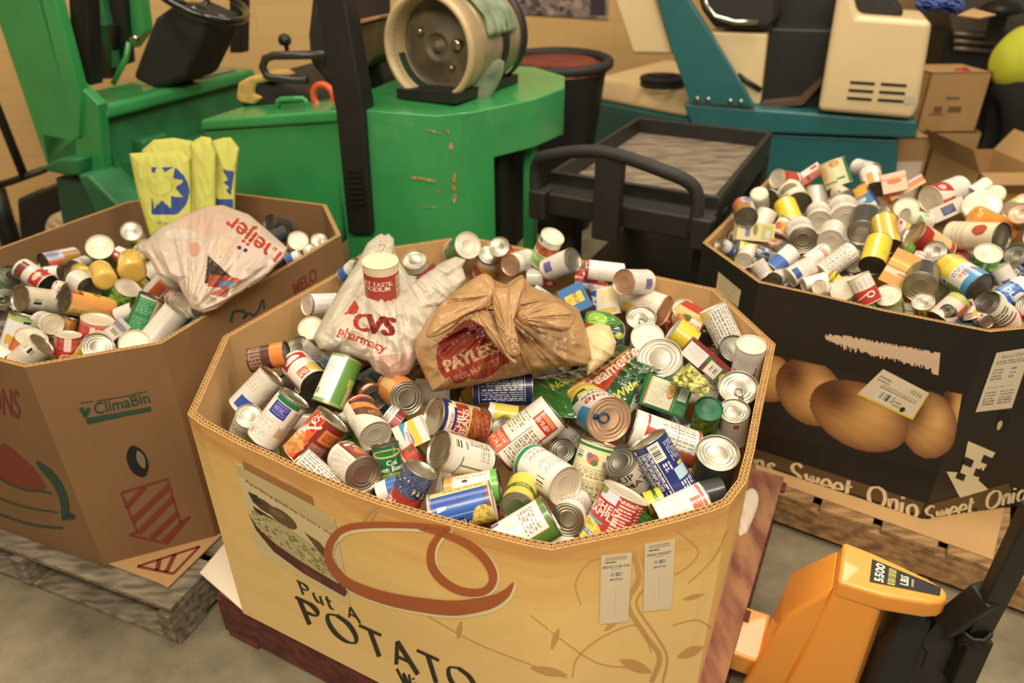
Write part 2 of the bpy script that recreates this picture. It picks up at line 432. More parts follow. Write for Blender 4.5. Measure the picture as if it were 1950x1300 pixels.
def d_whitegreenstrip(c):
    c.R(0, 0, 1, .07, GRY); c.R(.35, .03, .62, .12, GRN); c.R(.37, .14, .55, .4, (58, 62, 160)); c.L(.39, .17, .53, .38, (150, 150, 210), 5, .9); c.V(.6, .16, .74, .62, (150, 120, 90), 7)
    c.R(.56, .55, .66, .75, TAN); c.L(.3, .45, .5, .95, (206, 196, 180), 10); c.R(.3, .82, .36, .92, TAN)
design('white_green_strip', 'white label with a green strip and a violet blue square', d_whitegreenstrip)
def d_chunky(c):
    c.R(0, 0, .47, 1, (222, 96, 40)); c.R(.47, 0, 1, 1, DRED); c.Fd(.3, .72, .18, .3, (236, 150, 70), (226, 120, 56), .025)
    c.R(.33, .05, .45, .36, RED); c.T('CH', .39, .12, .14, WHT, 70); c.T('UNKY', .36, .42, .15, WHT, 70); c.R(.52, .14, .72, .42, (226, 118, 52)); c.L(.54, .18, .7, .38, (150, 60, 30), 7)
    c.R(.5, .5, .66, .9, (176, 120, 104)); c.L(.51, .54, .65, .88, (120, 60, 52), 9); c.E(.46, .58, .025, .05, (206, 90, 50))
    for k in range(40): c.R(.24 + .006 * k, .62 - .012 * k, .25 + .006 * k, .68 - .012 * k, (240, 220, 200))
design('chunky_soup', 'orange and dark red soup label', d_chunky)
def d_printrows(c): c.V(.28, .06, .72, .94, (140, 132, 120), 12); c.R(.3, .04, .44, .16, (230, 206, 90)); c.R(0, 0, 1, .02, GRY)
design('fine_print', 'white label full of fine print', d_printrows)
def d_brownred(c):
    c.R(.25, 0, .44, 1, (146, 52, 38)); c.E(.33, .38, .06, .2, (214, 116, 60)); c.R(.3, .62, .36, .7, WHT); c.R(.36, .74, .42, .84, WHT); c.R(.3, .86, .34, .94, WHT); c.L(.47, .1, .72, .9, (206, 190, 172), 8)
design('brown_red_side', 'white label with a brick red side band', d_brownred)
def d_orangeband(c):
    c.R(.44, 0, 1, .5, (60, 48, 42)); c.P([(.44, .1), (.75, .45), (.75, .62), (.44, .3)], ORG); c.P([(.44, .3), (.75, .62), (.75, 1), (.6, .8), (.44, .5)], (110, 62, 40)); c.L(.56, .58, .74, .78, (190, 150, 120), 4)
    c.L(.28, .5, .4, .8, (190, 190, 170), 3, .9); c.R(.47, .0, .68, .1, (196, 60, 48))
design('orange_brown_wave', 'cream label with an orange and brown wave', d_orangeband, (232, 222, 200))
def d_greenbeans(c):
    c.E(.5, .18, .2, .1, (222, 200, 90)); c.E(.5, .17, .16, .07, GRN); c.T('Cut', .54, .40, .12, WHT); c.T('Green Beans', .5, .55, .12, WHT); c.Fd(.5, .78, .2, .13, (150, 160, 60), (220, 210, 150), .02); c.R(0, .94, 1, .97, YEL)
design('green_beans', 'green label reading Cut Green Beans', d_greenbeans, (24, 112, 60), 150, 76)
def d_goya(c):
    c.R(0, 0, 1, .52, (60, 76, 118)); r = np.random.RandomState(3)
    n = r.rand(c.H, c.W); c.a[(n > .7) & (c.Y < .52)] = (110, 120, 150); c.a[(n < .15) & (c.Y < .52)] = (36, 46, 84)
    c.R(0, .52, 1, 1, (176, 52, 42))
    for k, ch in enumerate('GOYA'):
        c.R(.52 + k * .052, .28 + k * .02, .565 + k * .052, .46 + k * .02, BLK); c.R(.526 + k * .052, .3 + k * .02, .559 + k * .052, .44 + k * .02, (200, 200, 196)); c.T(ch, .542 + k * .052, .37 + k * .02, .12, BLK)
    c.E(.66, .72, .13, .2, (196, 70, 48)); c.T('Rice', .44, .76, .2, WHT, 10)
    for k in range(7): c.E(.3 + .05 * (k % 4), .1 + .1 * (k // 2), .008, .016, WHT)
design('blue_red_stars', 'starred dark blue over red label', d_goya)
def d_dole(c):
    c.P([(0, 0), (1, 0), (1, 1), (0, 1)], WHT); c.R(.25, 0, .46, 1, (246, 210, 60)); c.P([(.44, 0), (.5, 0), (.46, 1), (.44, 1)], YEL)
    c.P([(.6, 1), (.75, .3), (.75, 1)], SKY); c.P([(.5, 1), (.75, .62), (.75, 1)], SKY); c.T('Dole', .6, .36, .19, (206, 52, 40), 90); c.L(.5, .1, .54, .9, PUR, 1); c.V(.48, .2, .56, .8, (130, 110, 170), 2)
design('dole_cup', 'yellow, white and sky blue sleeve reading Dole', d_dole)
def d_orangeplain(c): c.R(.45, .1, .55, .9, (246, 190, 120)); c.R(.36, .5, .42, .8, (226, 214, 200)); c.L(.37, .55, .41, .78, INK, 4); c.R(0, .85, 1, 1, (220, 110, 40))
design('plain_orange', 'plain orange label', d_orangeplain, (232, 140, 56))
def d_chili(c):
    c.R(0, 0, 1, .12, (38, 42, 110)); c.R(.25, 0, .34, .3, (38, 42, 110)); c.R(.66, 0, .75, .2, (38, 42, 110)); c.R(.36, .09, .62, .21, WHT); c.T('meijer', .5, .155, .085, RED)
    c.R(.42, .21, .62, .265, (40, 48, 120)); c.R(.33, .27, .68, .53, (190, 62, 34)); c.T('CHILI', .49, .335, .125, (250, 236, 220)); c.T('BEANS', .5, .455, .125, (250, 236, 220))
    c.R(.33, .53, .68, .56, (246, 200, 90)); c.E(.5, .74, .2, .19, (232, 190, 100)); c.Fd(.5, .7, .17, .14, (180, 92, 46), (110, 44, 26), .016); c.Fd(.5, .9, .24, .14, (172, 84, 46), (100, 40, 24), .016)
design('chili_beans', 'cream and navy label reading Chili Beans over a bowl of beans', d_chili, (240, 222, 170), 200, 104)
def d_boxed(c):
    c.R(.3, .1, .7, .98, (236, 228, 214)); c.R(.3, .3, .5, .33, INK); c.R(.42, .33, .43, .95, INK); c.R(.3, .95, .6, .96, INK); c.R(.43, .62, .7, .63, INK); c.L(.5, .68, .68, .9, GRY, 4); c.B(.56, .1, .66, .4, False)
    c.R(.34, .35, .38, .9, (226, 206, 160)); c.V(.62, .45, .7, .9, GRY, 4)
design('boxed_print', 'cream label with ruled boxes and fine print', d_boxed, (234, 214, 176))
def d_refried(c):
    c.R(.25, .72, .48, 1, (212, 74, 44)); c.L(.27, .76, .46, .96, (246, 190, 150), 6); c.R(.3, 0, .62, .2, (246, 238, 226)); c.R(.44, .1, .62, .3, (190, 50, 34)); c.R(.45, .11, .61, .18, (236, 130, 80)); c.L(.46, .2, .6, .28, (250, 220, 200), 3)
    c.R(.62, .1, .64, .46, RED); c.B(.64, .12, .75, .34, True); c.L(.3, .3, .44, .66, (150, 142, 128), 8); c.L(.5, .4, .72, .92, (140, 130, 118), 12); c.R(.48, .36, .487, 1, INK); c.R(0, .975, 1, 1, (190, 50, 34)); c.R(.48, .66, .75, .667, INK)
design('red_square_print', 'white label with a red square, bar code and red hem', d_refried, (238, 226, 204), 160, 80)
def d_greenhem(c):
    c.R(0, .9, 1, 1, (40, 140, 92)); c.B(.54, .14, .64, .42, True); c.L(.3, .2, .5, .5, (176, 168, 156), 6); c.R(.3, .6, .5, .606, INK); c.R(.3, .3, .303, .85, INK); c.L(.3, .64, .5, .86, (150, 142, 130), 5); c.R(.72, 0, 1, .9, (236, 190, 130)); c.V(.62, .5, .7, .85, GRY, 3)
design('green_hem', 'white label with a bar code and a green hem', d_greenhem, (242, 236, 222), 150, 76)
def d_greencream(c):
    c.R(0, 0, 1, .07, (236, 222, 180)); c.R(0, .05, 1, .09, (46, 132, 62)); c.R(.25, 0, .31, 1, (46, 132, 62)); c.B(.33, .14, .42, .32, False); c.R(.6, .14, .64, .22, BLK); c.E(.49, .27, .05, .09, (214, 110, 70)); c.E(.46, .22, .025, .05, (120, 110, 160)); c.E(.51, .32, .03, .05, (90, 120, 90))
    c.L(.34, .42, .72, .58, (150, 128, 90), 6); c.L(.34, .62, .72, .88, (140, 128, 96), 8); c.R(.34, .59, .72, .6, (206, 90, 50)); c.R(0, .92, 1, .95, ORG); c.R(0, .95, 1, 1, (46, 132, 62))
design('green_cream_recipe', 'cream label framed in green with recipe print', d_greencream, (230, 222, 168), 150, 84)
def d_bluefacts(c):
    w = (226, 226, 232); c.R(.29, .14, .47, .94, NVY); c.V(.3, .16, .46, .92, w, 9)
    for q in (.29, .47): c.R(q, .13, q + .005, .95, w)
    c.R(.29, .13, .475, .14, w); c.R(.29, .945, .475, .955, w); c.E(.33, .07, .018, .035, w); c.B(.46, .03, .56, .34, False); c.V(.5, .4, .57, .55, w, 3); c.V(.6, .1, .7, .45, w, 5)
    c.R(.56, .56, .68, .76, (176, 206, 220)); c.R(.62, .5, .68, .55, YEL); c.V(.56, .8, .7, .95, w, 5)
design('navy_facts', 'navy blue label covered in white nutrition print', d_bluefacts, (34, 46, 116), 150, 84)
def d_bluecorn(c):
    w = (214, 214, 222); c.R(0, 0, 1, 1, (34, 46, 104)); c.V(.385, .16, .635, .86, w, 12); c.R(.37, .12, .64, .13, w); c.R(.37, .89, .64, .9, w); c.R(.37, .12, .373, .9, w); c.R(.637, .12, .64, .9, w); c.Fd(.7, .7, .06, .3, (196, 110, 70), (150, 80, 50), .02); c.R(.3, .3, .34, .5, (150, 190, 190))
design('navy_facts_corn', 'navy blue label with a white facts panel lying level', d_bluecorn, (34, 46, 104), 150, 84)
def d_pine(c):
    c.R(0, 0, 1, 1, WHT); c.R(0, .72, 1, 1, (226, 186, 62)); c.R(.25, .55, .5, .8, (240, 214, 70)); c.P([(.4, .6), (.52, .72), (.4, .74)], (60, 90, 50)); c.P([(.5, .5), (.6, .7), (.47, .7)], (50, 80, 46))
    c.P([(.5, 0), (.75, .1), (.75, .55), (.6, .42), (.52, .3)], SKY); c.P([(.56, .1), (.7, .1), (.7, .3), (.6, .3)], (60, 150, 214)); c.T('Dole', .37, .16, .2, RED, -18); c.T('Pineapple', .37, .36, .1, (60, 70, 130), -14); c.T('Slices', .35, .49, .09, (60, 70, 130), -12)
design('pineapple', 'yellow, white and blue label reading Dole Pineapple Slices', d_pine, WHT, 180, 90)
def d_longred(c):
    c.R(.28, .78, .72, .82, RED); c.R(.44, .66, .66, .8, (196, 70, 46)); c.R(.5, .7, .64, .79, (214, 110, 74)); c.T('LITE', .6, .74, .08, WHT, 90); c.V(.3, .1, .7, .6, (170, 160, 148), 12); c.R(0, .0, 1, .05, (206, 84, 50)); c.R(.55, .05, .75, .3, (206, 90, 46)); c.R(.3, .35, .7, .355, INK)
design('long_white_red', 'white label with red bars at both ends', d_longred, (238, 230, 214), 140, 84)
def d_campbell(c):
    c.R(0, 0, 1, .52, (200, 52, 42)); c.R(0, .52, 1, 1, WHT); c.V(.3, .58, .7, .9, (206, 196, 184), 6)
    for k in range(26): a = k / 25 * 6.28; c.E(.45 + .05 * math.cos(a), .3 + .09 * math.sin(a), .012, .022, WHT)
    for k in range(14): c.E(.5 + .012 * k, .36 - .01 * k, .01, .02, WHT)
design('red_script', 'red and white label with white script', d_campbell)
def d_redprintbottom(c): c.L(.3, .2, .7, .5, (216, 196, 190), 6); c.R(.34, .62, .6, .7, (222, 120, 100)); c.R(.34, .74, .6, .8, (222, 120, 100)); c.R(.6, .45, .62, .98, RED); c.R(0, .93, 1, .96, (206, 90, 70))
design('red_foot_print', 'white label with pale red print near its foot', d_redprintbottom)
def d_whitered2(c): c.R(.5, .1, .56, .24, (206, 80, 66)); c.L(.3, .3, .7, .6, (220, 210, 196), 6)
design('small_red_square', 'white label with a small red square', d_whitered2, (230, 220, 202))
def d_bigblue(c): c.R(.3, .68, .44, .88, PUR); c.L(.46, .2, .7, .5, (206, 190, 170), 8); c.R(.55, .52, .68, .85, (236, 190, 80)); c.R(.68, .3, .75, .95, (214, 190, 90)); c.R(.3, .62, .44, .66, (160, 150, 200))
design('white_violet_square', 'white label with a violet square and orange patch', d_bigblue, (240, 230, 206))
def d_chunky2(c): c.R(.25, 0, .42, 1, (196, 52, 38)); c.R(.42, 0, 1, 1, (238, 196, 120)); c.E(.5, .5, .03, .2, (110, 110, 50)); c.R(.48, .05, .62, .4, (250, 240, 224)); c.T('SOUP', .55, .22, .09, RED, 90); c.Fd(.62, .7, .12, .25, (220, 140, 70), (232, 180, 110), .03); c.R(.42, 0, .75, .04, RED)
design('red_yellow_soup', 'red and yellow soup label', d_chunky2)
def d_yellow(c): c.R(.5, 0, .54, 1, (250, 238, 150)); c.E(.4, .3, .02, .03, (206, 150, 60))
design('plain_yellow', 'plain bright yellow label', d_yellow, (242, 212, 50))
def d_mustard(c): c.R(.3, .15, .7, .85, (246, 214, 60)); c.R(.28, .12, .72, .16, NVY); c.T("FRENCH'S", .5, .45, .16, (40, 60, 120)); c.E(.5, .7, .08, .08, (240, 180, 60))
design('blue_yellow_badge', 'blue label with a yellow badge', d_mustard, (48, 120, 190))
def d_bluecorner(c): c.P([(.25, .05), (.42, .05), (.36, .75), (.25, .9)], (46, 96, 184)); c.T('M', .33, .4, .3, WHT, 60); c.R(.45, .1, .68, .55, (248, 226, 170)); c.E(.5, .85, .14, .12, (240, 200, 110))
design('blue_corner', 'cream label with a blue corner', d_bluecorner, (244, 234, 214))
def d_redbar(c): c.R(.3, 0, .55, 1, (214, 66, 40)); c.R(.56, .4, .62, .6, (150, 180, 220)); c.R(.44, .1, .5, .3, WHT)
design('red_bar', 'white label with an orange red bar', d_redbar)
def d_crimsonhem(c): c.R(0, .92, 1, 1, (190, 40, 66)); c.L(.3, .2, .7, .7, (222, 212, 204), 5)
design('crimson_hem', 'white label with a crimson hem', d_crimsonhem)
def d_redtop(c): c.R(0, 0, 1, .44, (200, 52, 36)); c.P([(.44, 0), (.56, 0), (.5, .44), (.44, .44)], (246, 230, 214)); c.E(.6, .2, .04, .1, (246, 190, 180))
design('red_top', 'half red, half white label', d_redtop)
def d_greenorange(c): c.R(0, .55, 1, .95, (150, 206, 90)); c.Fd(.5, .36, .24, .16, (200, 92, 50), (236, 190, 150), .03); c.L(.34, .64, .6, .76, WHT, 2); c.E(.36, .1, .05, .05, PUR)
design('lime_orange', 'white and lime green label with orange food', d_greenorange, (232, 232, 200))
def d_violetpatch(c): c.R(.4, .55, .54, .85, (110, 104, 178)); c.L(.56, .2, .7, .8, (226, 216, 206), 4)
design('violet_patch', 'white label with a small violet patch', d_violetpatch)
def d_foodorange(c): c.R(0, 0, 1, .1, GRY); c.E(.5, .55, .2, .3, (238, 176, 70)); c.Fd(.4, .6, .08, .2, (206, 90, 50), (226, 120, 60), .03); c.E(.55, .5, .03, .05, (110, 150, 60)); c.R(0, .9, 1, 1, RED)
design('orange_food', 'white label with a dish of orange food', d_foodorange)
def d_greenback(c): c.R(.25, 0, .5, 1, (50, 140, 100)); c.R(.2, .6, .4, 1, (230, 150, 90))
design('green_side', 'green and orange label', d_greenback, (90, 150, 100))
def d_yellowwhite(c): c.E(.5, .45, .24, .5, (240, 236, 220)); c.E(.5, .45, .12, .2, (140, 140, 90)); c.E(.42, .8, .06, .1, YEL)
design('yellow_ring', 'yellow label with a white oval', d_yellowwhite, (224, 206, 60))
def d_purplehem(c): c.R(0, 0, 1, .08, (120, 104, 150)); c.V(.3, .2, .7, .9, (222, 212, 206), 5)
design('lilac_rim', 'white label with a lilac rim', d_purplehem)
def d_tuna(c): c.E(.5, .5, .3, .42, (206, 204, 70)); c.Fd(.5, .5, .2, .4, (190, 196, 60), (160, 170, 50), .04)
design('yellow_green_tub', 'yellow green salad', d_tuna, (236, 230, 206))
def d_bluespag(c):
    c.R(0, 0, 1, 1, (38, 78, 172)); c.R(.25, .0, .36, 1, (240, 214, 130)); c.V(.27, .1, .35, .9, (160, 120, 60), 2); c.R(.36, .0, .6, .06, (150, 70, 50)); c.R(.46, .72, .54, .86, WHT); c.P([(.42, .1), (.6, .2), (.6, .9), (.5, .9)], (44, 96, 190)); c.R(.54, .05, .545, .95, (170, 196, 226))
    c.R(.62, .35, 1, 1, (240, 196, 100)); c.E(.62, .52, .05, .1, NVY); c.L(.59, .46, .65, .58, WHT, 3, .9); c.Fd(.64, .16, .13, .2, (226, 196, 90), (150, 110, 50), .022); c.R(0, .96, 1, 1, GRY)
design('blue_pasta', 'bright blue label with a pasta picture', d_bluespag, BLU, 170, 88)
def d_orangewhitegreen(c): c.R(0, .0, 1, .12, (110, 196, 70)); c.R(.25, .12, .6, .8, WHT); c.R(0, .85, 1, 1, (240, 160, 70)); c.E(.4, .6, .02, .05, BLK); c.V(.28, .2, .4, .8, (210, 180, 110), 2)
design('white_green_orange', 'white label between lime green and orange', d_orangewhitegreen, (240, 214, 140))
def d_yellowgreen(c): c.R(0, .0, 1, .3, (240, 206, 50)); c.R(0, .3, 1, .5, (40, 96, 50)); c.T('VEG', .5, .4, .12, YEL)
design('yellow_green_bands', 'yellow and dark green banded label', d_yellowgreen, (240, 206, 50))
def d_greenred(c): c.R(0, 0, 1, 1, (86, 142, 56)); c.R(.25, .08, .56, 1, (246, 240, 228)); c.R(.56, .08, .566, 1, (200, 70, 46)); c.R(.25, .08, .566, .09, (200, 70, 46)); c.L(.34, .2, .54, .5, (130, 120, 110), 10); c.E(.4, .7, .04, .08, (226, 214, 200)); c.R(.3, .86, .34, 1, PUR)
design('leaf_green_white', 'leaf green label with a white panel edged in red', d_greenred, (86, 142, 56), 150, 84)
def d_crushed(c):
    c.R(0, 0, 1, 1, (192, 58, 48)); c.R(.33, .0, .48, .2, (226, 222, 232)); c.E(.35, .06, .035, .07, (110, 170, 60)); c.T('CRUSHED', .36, .3, .115, WHT); c.T('PINEAPPLE', .35, .43, .115, WHT); c.R(.2, .56, .46, .6, (110, 160, 206)); c.Fd(.36, .8, .13, .2, (250, 220, 90), (236, 190, 50), .03); c.R(.33, .8, .44, .88, (90, 150, 206)); c.L(.35, .82, .43, .87, WHT, 1)
    c.L(.5, .08, .62, .96, (250, 210, 196), 15, .9); c.L(.64, .1, .74, .4, (250, 200, 186), 5); c.L(.64, .44, .72, .6, (250, 220, 210), 2, .9); c.T('Calcium', .68, .6, .06, WHT); c.T('Nutrition Facts', .57, .06, .05, WHT)
design('crushed_pineapple', 'red label reading Crushed Pineapple', d_crushed, RED, 190, 96)
def d_soup(c): c.T('SOUP', .36, .14, .17, (50, 34, 28), 0); c.T('TOMATO', .45, .38, .16, (120, 46, 36), 0); c.R(.3, .5, .36, .62, BRN); c.R(0, .78, 1, 1, (150, 88, 52)); c.R(.4, .7, .6, .85, (190, 150, 100)); c.B(.56, .1, .64, .4); c.L(.56, .5, .7, .66, INK, 3); c.R(.6, .66, .75, .8, DRED)
design('soup_white_brown', 'white and brown label reading SOUP', d_soup, (236, 226, 208), 150, 80)
def d_whiteredprint(c): c.R(.3, .06, .62, .12, (214, 110, 90)); c.R(.44, .14, .6, .34, (226, 140, 120)); c.L(.45, .15, .59, .33, RED, 6); c.R(.62, .12, .75, .34, (200, 70, 56)); c.L(.36, .5, .6, .8, (206, 200, 190), 5); c.R(.34, .42, .6, .425, INK); c.E(.62, .76, .015, .03, INK); c.L(.62, .4, .75, .9, (190, 176, 166), 6)
design('white_red_print', 'white label with red print at one end', d_whiteredprint)
def d_greenwhitepanel(c): c.R(0, 0, 1, 1, (104, 156, 64)); c.R(.25, .06, .5, .93, (248, 240, 232)); c.R(0, 0, 1, .05, (150, 180, 90)); c.R(.6, .4, .75, .56, (196, 204, 70)); c.R(.62, .56, .75, 1, (222, 206, 160)); c.B(.3, .72, .44, .88); c.L(.3, .16, .45, .4, (232, 214, 206), 4); c.R(0, .94, 1, 1, (140, 176, 84))
design('green_white_panel', 'green label with a tall white panel', d_greenwhitepanel, (104, 156, 64), 130, 80)
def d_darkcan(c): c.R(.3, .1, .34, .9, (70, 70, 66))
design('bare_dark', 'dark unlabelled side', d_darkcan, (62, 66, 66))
def d_tomatored(c): c.E(.5, .5, .14, .4, (216, 80, 50)); c.E(.4, .3, .05, .1, (70, 120, 60)); c.R(.3, .8, .7, .9, WHT)
design('red_tomato', 'red label with a tomato picture', d_tomatored, (190, 44, 34))
def d_pinkred(c): c.L(.3, .1, .7, .4, (120, 110, 104), 3, .9); c.R(0, .5, 1, 1, (196, 110, 104)); c.R(.5, .5, .7, 1, DRED)
design('pink_red', 'white over dusty pink label', d_pinkred)
def d_yellowfruit(c): c.R(.3, 0, 1, .8, (244, 222, 80)); c.E(.6, .4, .1, .2, (150, 180, 50)); c.E(.6, .4, .03, .06, (60, 90, 40))
design('yellow_fruit', 'yellow label with a green fruit', d_yellowfruit)
def d_blackred(c): c.R(0, 0, 1, .3, (206, 60, 46)); c.E(.45, .15, .08, .08, WHT); c.R(0, .3, 1, 1, BLK)
design('black_red', 'black label topped with red and white', d_blackred, BLK)
def d_teal(c): c.R(0, .4, 1, .6, (100, 150, 170))
design('dull_blue', 'dull blue label', d_teal, (62, 100, 122))
def d_fruit(c): c.R(0, 0, 1, .12, (168, 204, 96)); c.R(.52, .08, .6, .14, NVY); c.E(.4, .62, .07, .13, (232, 180, 60)); c.E(.56, .5, .05, .1, (240, 160, 70)); c.E(.5, .76, .06, .07, (240, 150, 60)); c.R(.34, .1, .37, 1, (252, 250, 244))
design('fruit_white_lime', 'white label with fruit and a lime green top', d_fruit, (230, 232, 224))
def d_peach(c): c.E(.6, .5, .16, .4, (238, 130, 70)); c.E(.52, .4, .07, .3, (240, 200, 110)); c.R(.44, 0, .49, 1, (250, 226, 214)); c.R(.3, .6, .44, 1, (206, 84, 70)); c.R(0, 0, 1, .08, (214, 120, 100))
design('red_peach', 'red label with peaches', d_peach, (206, 60, 50))
def d_redring(c):
    c.L(.3, .1, .7, .4, (226, 120, 110), 6); c.R(.46, 0, .54, .4, (250, 220, 214)); c.R(0, .42, 1, 1, (214, 62, 44))
    for k in range(20): a = k / 20 * 6.28; c.E(.5 + .08 * math.cos(a), .58 + .07 * math.sin(a), .012, .02, (250, 220, 200))
    c.E(.5, .92, .08, .07, (250, 210, 170))
design('red_ring', 'red label with a pale ring', d_redring, (176, 44, 40))
def d_yelorange(c): c.R(0, 0, .46, 1, (240, 206, 110)); c.V(.28, .1, .46, .9, (206, 170, 80), 6); c.R(.46, 0, .62, 1, (240, 160, 76)); c.R(.62, 0, 1, 1, (232, 180, 80)); c.R(.62, .0, .72, .26, (150, 46, 36)); c.L(.63, .04, .71, .2, (230, 180, 120), 3); c.R(.66, .5, .7, .66, (120, 90, 50)); c.R(0, .92, .6, 1, (236, 130, 80))
design('yellow_orange', 'pale yellow and orange label', d_yelorange, (238, 170, 84), 120, 64)
def d_barcream(c): c.B(.38, .1, .52, .4); c.L(.5, .3, .7, .6, (206, 196, 176), 5); c.L(.3, .5, .7, .9, (212, 200, 180), 5); c.R(.66, .8, .7, .95, INK)
design('cream_barcode', 'cream label with a bar code', d_barcream, (226, 212, 184))
def d_orangetop(c): c.R(0, 0, 1, .6, (226, 112, 50)); c.R(.3, .6, .7, 1, (236, 214, 180))
design('orange_top', 'orange label under a bright rim', d_orangetop, (226, 112, 50))
def d_redsmall(c): c.R(.3, .08, .62, .34, (120, 60, 46)); c.R(.25, .34, 1, .58, (226, 214, 196)); c.R(.36, .6, .75, .95, (196, 50, 40)); c.E(.52, .75, .08, .08, (240, 190, 170))
design('brown_white_red', 'white label with a brown patch and a red badge', d_redsmall, (236, 222, 206))
def d_ob(c): c.R(0, 0, .5, .4, (222, 96, 60)); c.R(.3, .4, .62, 1, (176, 128, 60)); c.R(.25, .35, .34, 1, (200, 70, 50)); c.R(.5, .0, .75, .5, (190, 180, 200)); c.E(.6, .2, .06, .2, (130, 130, 180))
design('tan_orange_lilac', 'lilac, orange and tan label', d_ob, (214, 204, 206))
def d_leaf(c): c.Fd(.5, .5, .3, .5, (120, 170, 50), (30, 110, 60), .03)
design('leafy_green', 'green label with leaves', d_leaf, (60, 130, 60))
def d_orangesq(c): c.P([(.4, .3), (.7, .3), (.7, .9), (.4, .9)], (214, 96, 52)); c.R(.53, .3, .56, .9, (240, 220, 200)); c.R(.4, .22, .7, .32, (236, 140, 80))
design('orange_square', 'white label with a rust orange square', d_orangesq, (238, 230, 212))
def d_greenprint(c): c.R(0, 0, 1, .06, (220, 226, 206)); c.R(.28, 0, .36, 1, (20, 100, 56)); c.L(.38, .1, .58, .5, (130, 190, 140), 6); c.L(.38, .6, .58, .95, (110, 176, 126), 5); c.R(.6, .0, 1, 1, (238, 220, 190)); c.R(.6, 0, .75, .07, ORG)
design('green_print', 'green label with pale print', d_greenprint, (46, 146, 84))
def d_creamroll(c): c.R(.45, 0, .5, 1, (250, 246, 238)); c.L(.55, .5, .7, .8, (222, 210, 190), 4)
design('cream_white', 'cream white label', d_creamroll, (238, 228, 208))
def d_grncream(c): c.R(0, 0, .3, 1, (40, 120, 60)); c.R(.64, 0, 1, 1, (40, 130, 70)); c.R(.3, 0, .58, 1, (240, 222, 170)); c.E(.52, .15, .06, .14, (214, 150, 50)); c.R(.3, .8, .5, .86, (70, 150, 80)); c.R(.5, .7, .6, .8, (50, 140, 76)); c.E(.36, .4, .06, .3, (240, 190, 110))
design('cream_green_sides', 'cream label with green sides', d_grncream, (240, 222, 170))
def d_orangestripe(c): c.R(0, .4, 1, 1, (236, 170, 90)); c.R(.36, 0, .44, 1, (252, 246, 236)); c.R(.54, 0, .62, 1, (252, 246, 236))
design('orange_stripes', 'white label with orange stripes', d_orangestripe)
def d_bluefish(c): c.R(0, 0, 1, .35, (234, 176, 50)); c.R(0, .35, 1, .75, (80, 140, 190)); c.E(.45, .5, .12, .1, (220, 226, 232)); c.E(.45, .88, .16, .15, (240, 170, 100)); c.R(.64, .2, .75, 1, (60, 76, 140))
design('yellow_blue_fish', 'yellow and blue label with a light shape', d_bluefish)
def d_carrot(c): c.E(.45, .5, .14, .3, (236, 120, 50)); c.R(.25, 0, .35, 1, (230, 160, 110))
design('orange_carrot', 'pale label with orange carrots', d_carrot, (236, 206, 176))
def d_blueyel(c): c.R(0, .5, 1, 1, (60, 110, 190)); c.R(.3, 0, .6, .5, (240, 236, 226))
design('blue_foot', 'white label with a blue foot', d_blueyel)
def d_yelstripe(c): c.R(.42, 0, .46, 1, (252, 240, 190)); c.R(.54, 0, .58, 1, (252, 240, 190)); c.E(.68, .5, .06, .3, (226, 150, 60))
design('yellow_stripes', 'golden yellow label with pale stripes', d_yelstripe, (238, 190, 50))
def d_spag(c): c.R(.25, 0, .5, 1, (232, 170, 50)); c.R(.5, 0, .56, 1, (190, 120, 46)); c.R(.56, 0, .72, 1, (236, 200, 150)); c.E(.66, .3, .04, .2, (206, 110, 70)); c.R(.33, 0, .36, 1, (252, 230, 160))
design('gold_brown', 'golden and brown label', d_spag, (214, 150, 50))
def d_doletall(c): c.R(0, .75, 1, 1, (236, 190, 50)); c.R(.3, .55, .6, .75, (244, 214, 70)); c.R(0, 0, 1, .18, SKY); c.P([(.25, .1), (.45, .1), (.45, .4), (.25, .3)], SKY); c.R(.62, .1, .68, .55, (150, 190, 60)); c.E(.64, .62, .02, .04, NVY); c.T('Dole', .42, .3, .14, (220, 70, 50)); c.L(.36, .42, .55, .52, PUR, 2)
design('dole_tall', 'yellow, white and blue label reading Dole', d_doletall, WHT, 130, 70)
def d_beansgreen(c): c.Fd(.5, .4, .3, .45, (120, 190, 80), (40, 120, 50), .035); c.R(.5, .0, .53, 1, (220, 240, 210)); c.R(.42, .7, .58, .95, (236, 222, 210))
design('green_bean_picture', 'green bean picture label', d_beansgreen, (60, 140, 60))
def d_creamredoval(c): c.E(.42, .3, .07, .14, (190, 80, 52)); c.L(.3, .6, .7, .9, (214, 196, 160), 3)
design('cream_red_oval', 'large cream label with a red oval', d_creamredoval, (238, 224, 186))
def d_redlid(c): c.E(.5, .05, .2, .35, (190, 50, 40)); c.R(0, .86, 1, 1, (206, 66, 46)); c.R(.56, .3, .7, .86, (240, 200, 130))
design('cream_red_arch', 'cream label with a red arch and red hem', d_redlid, (236, 224, 196))
def d_greenbadge(c): c.E(.5, .45, .14, .3, (226, 222, 214)); c.R(.3, .2, .36, .7, (90, 130, 50)); c.R(.64, .2, .7, .7, (90, 130, 50)); c.R(0, .8, 1, 1, (214, 200, 70))
design('lime_badge', 'lime label with a pale badge', d_greenbadge, (196, 200, 80))
def d_yg(c):
    for k in range(6): c.R(.28 + k * .08, .1, .31 + k * .08, .6, (90, 120, 50))
    c.R(0, .6, 1, 1, (226, 206, 60))
design('yellow_green_check', 'yellow and green checked label', d_yg, (226, 190, 80))
def d_pinkgreen(c): c.R(0, 0, 1, .22, (190, 190, 90)); c.R(.6, .1, .75, .6, (206, 90, 70)); c.L(.3, .4, .56, .9, (226, 190, 180), 5)
design('pale_pink_green', 'pale pink label with a green top', d_pinkgreen, (236, 206, 190))
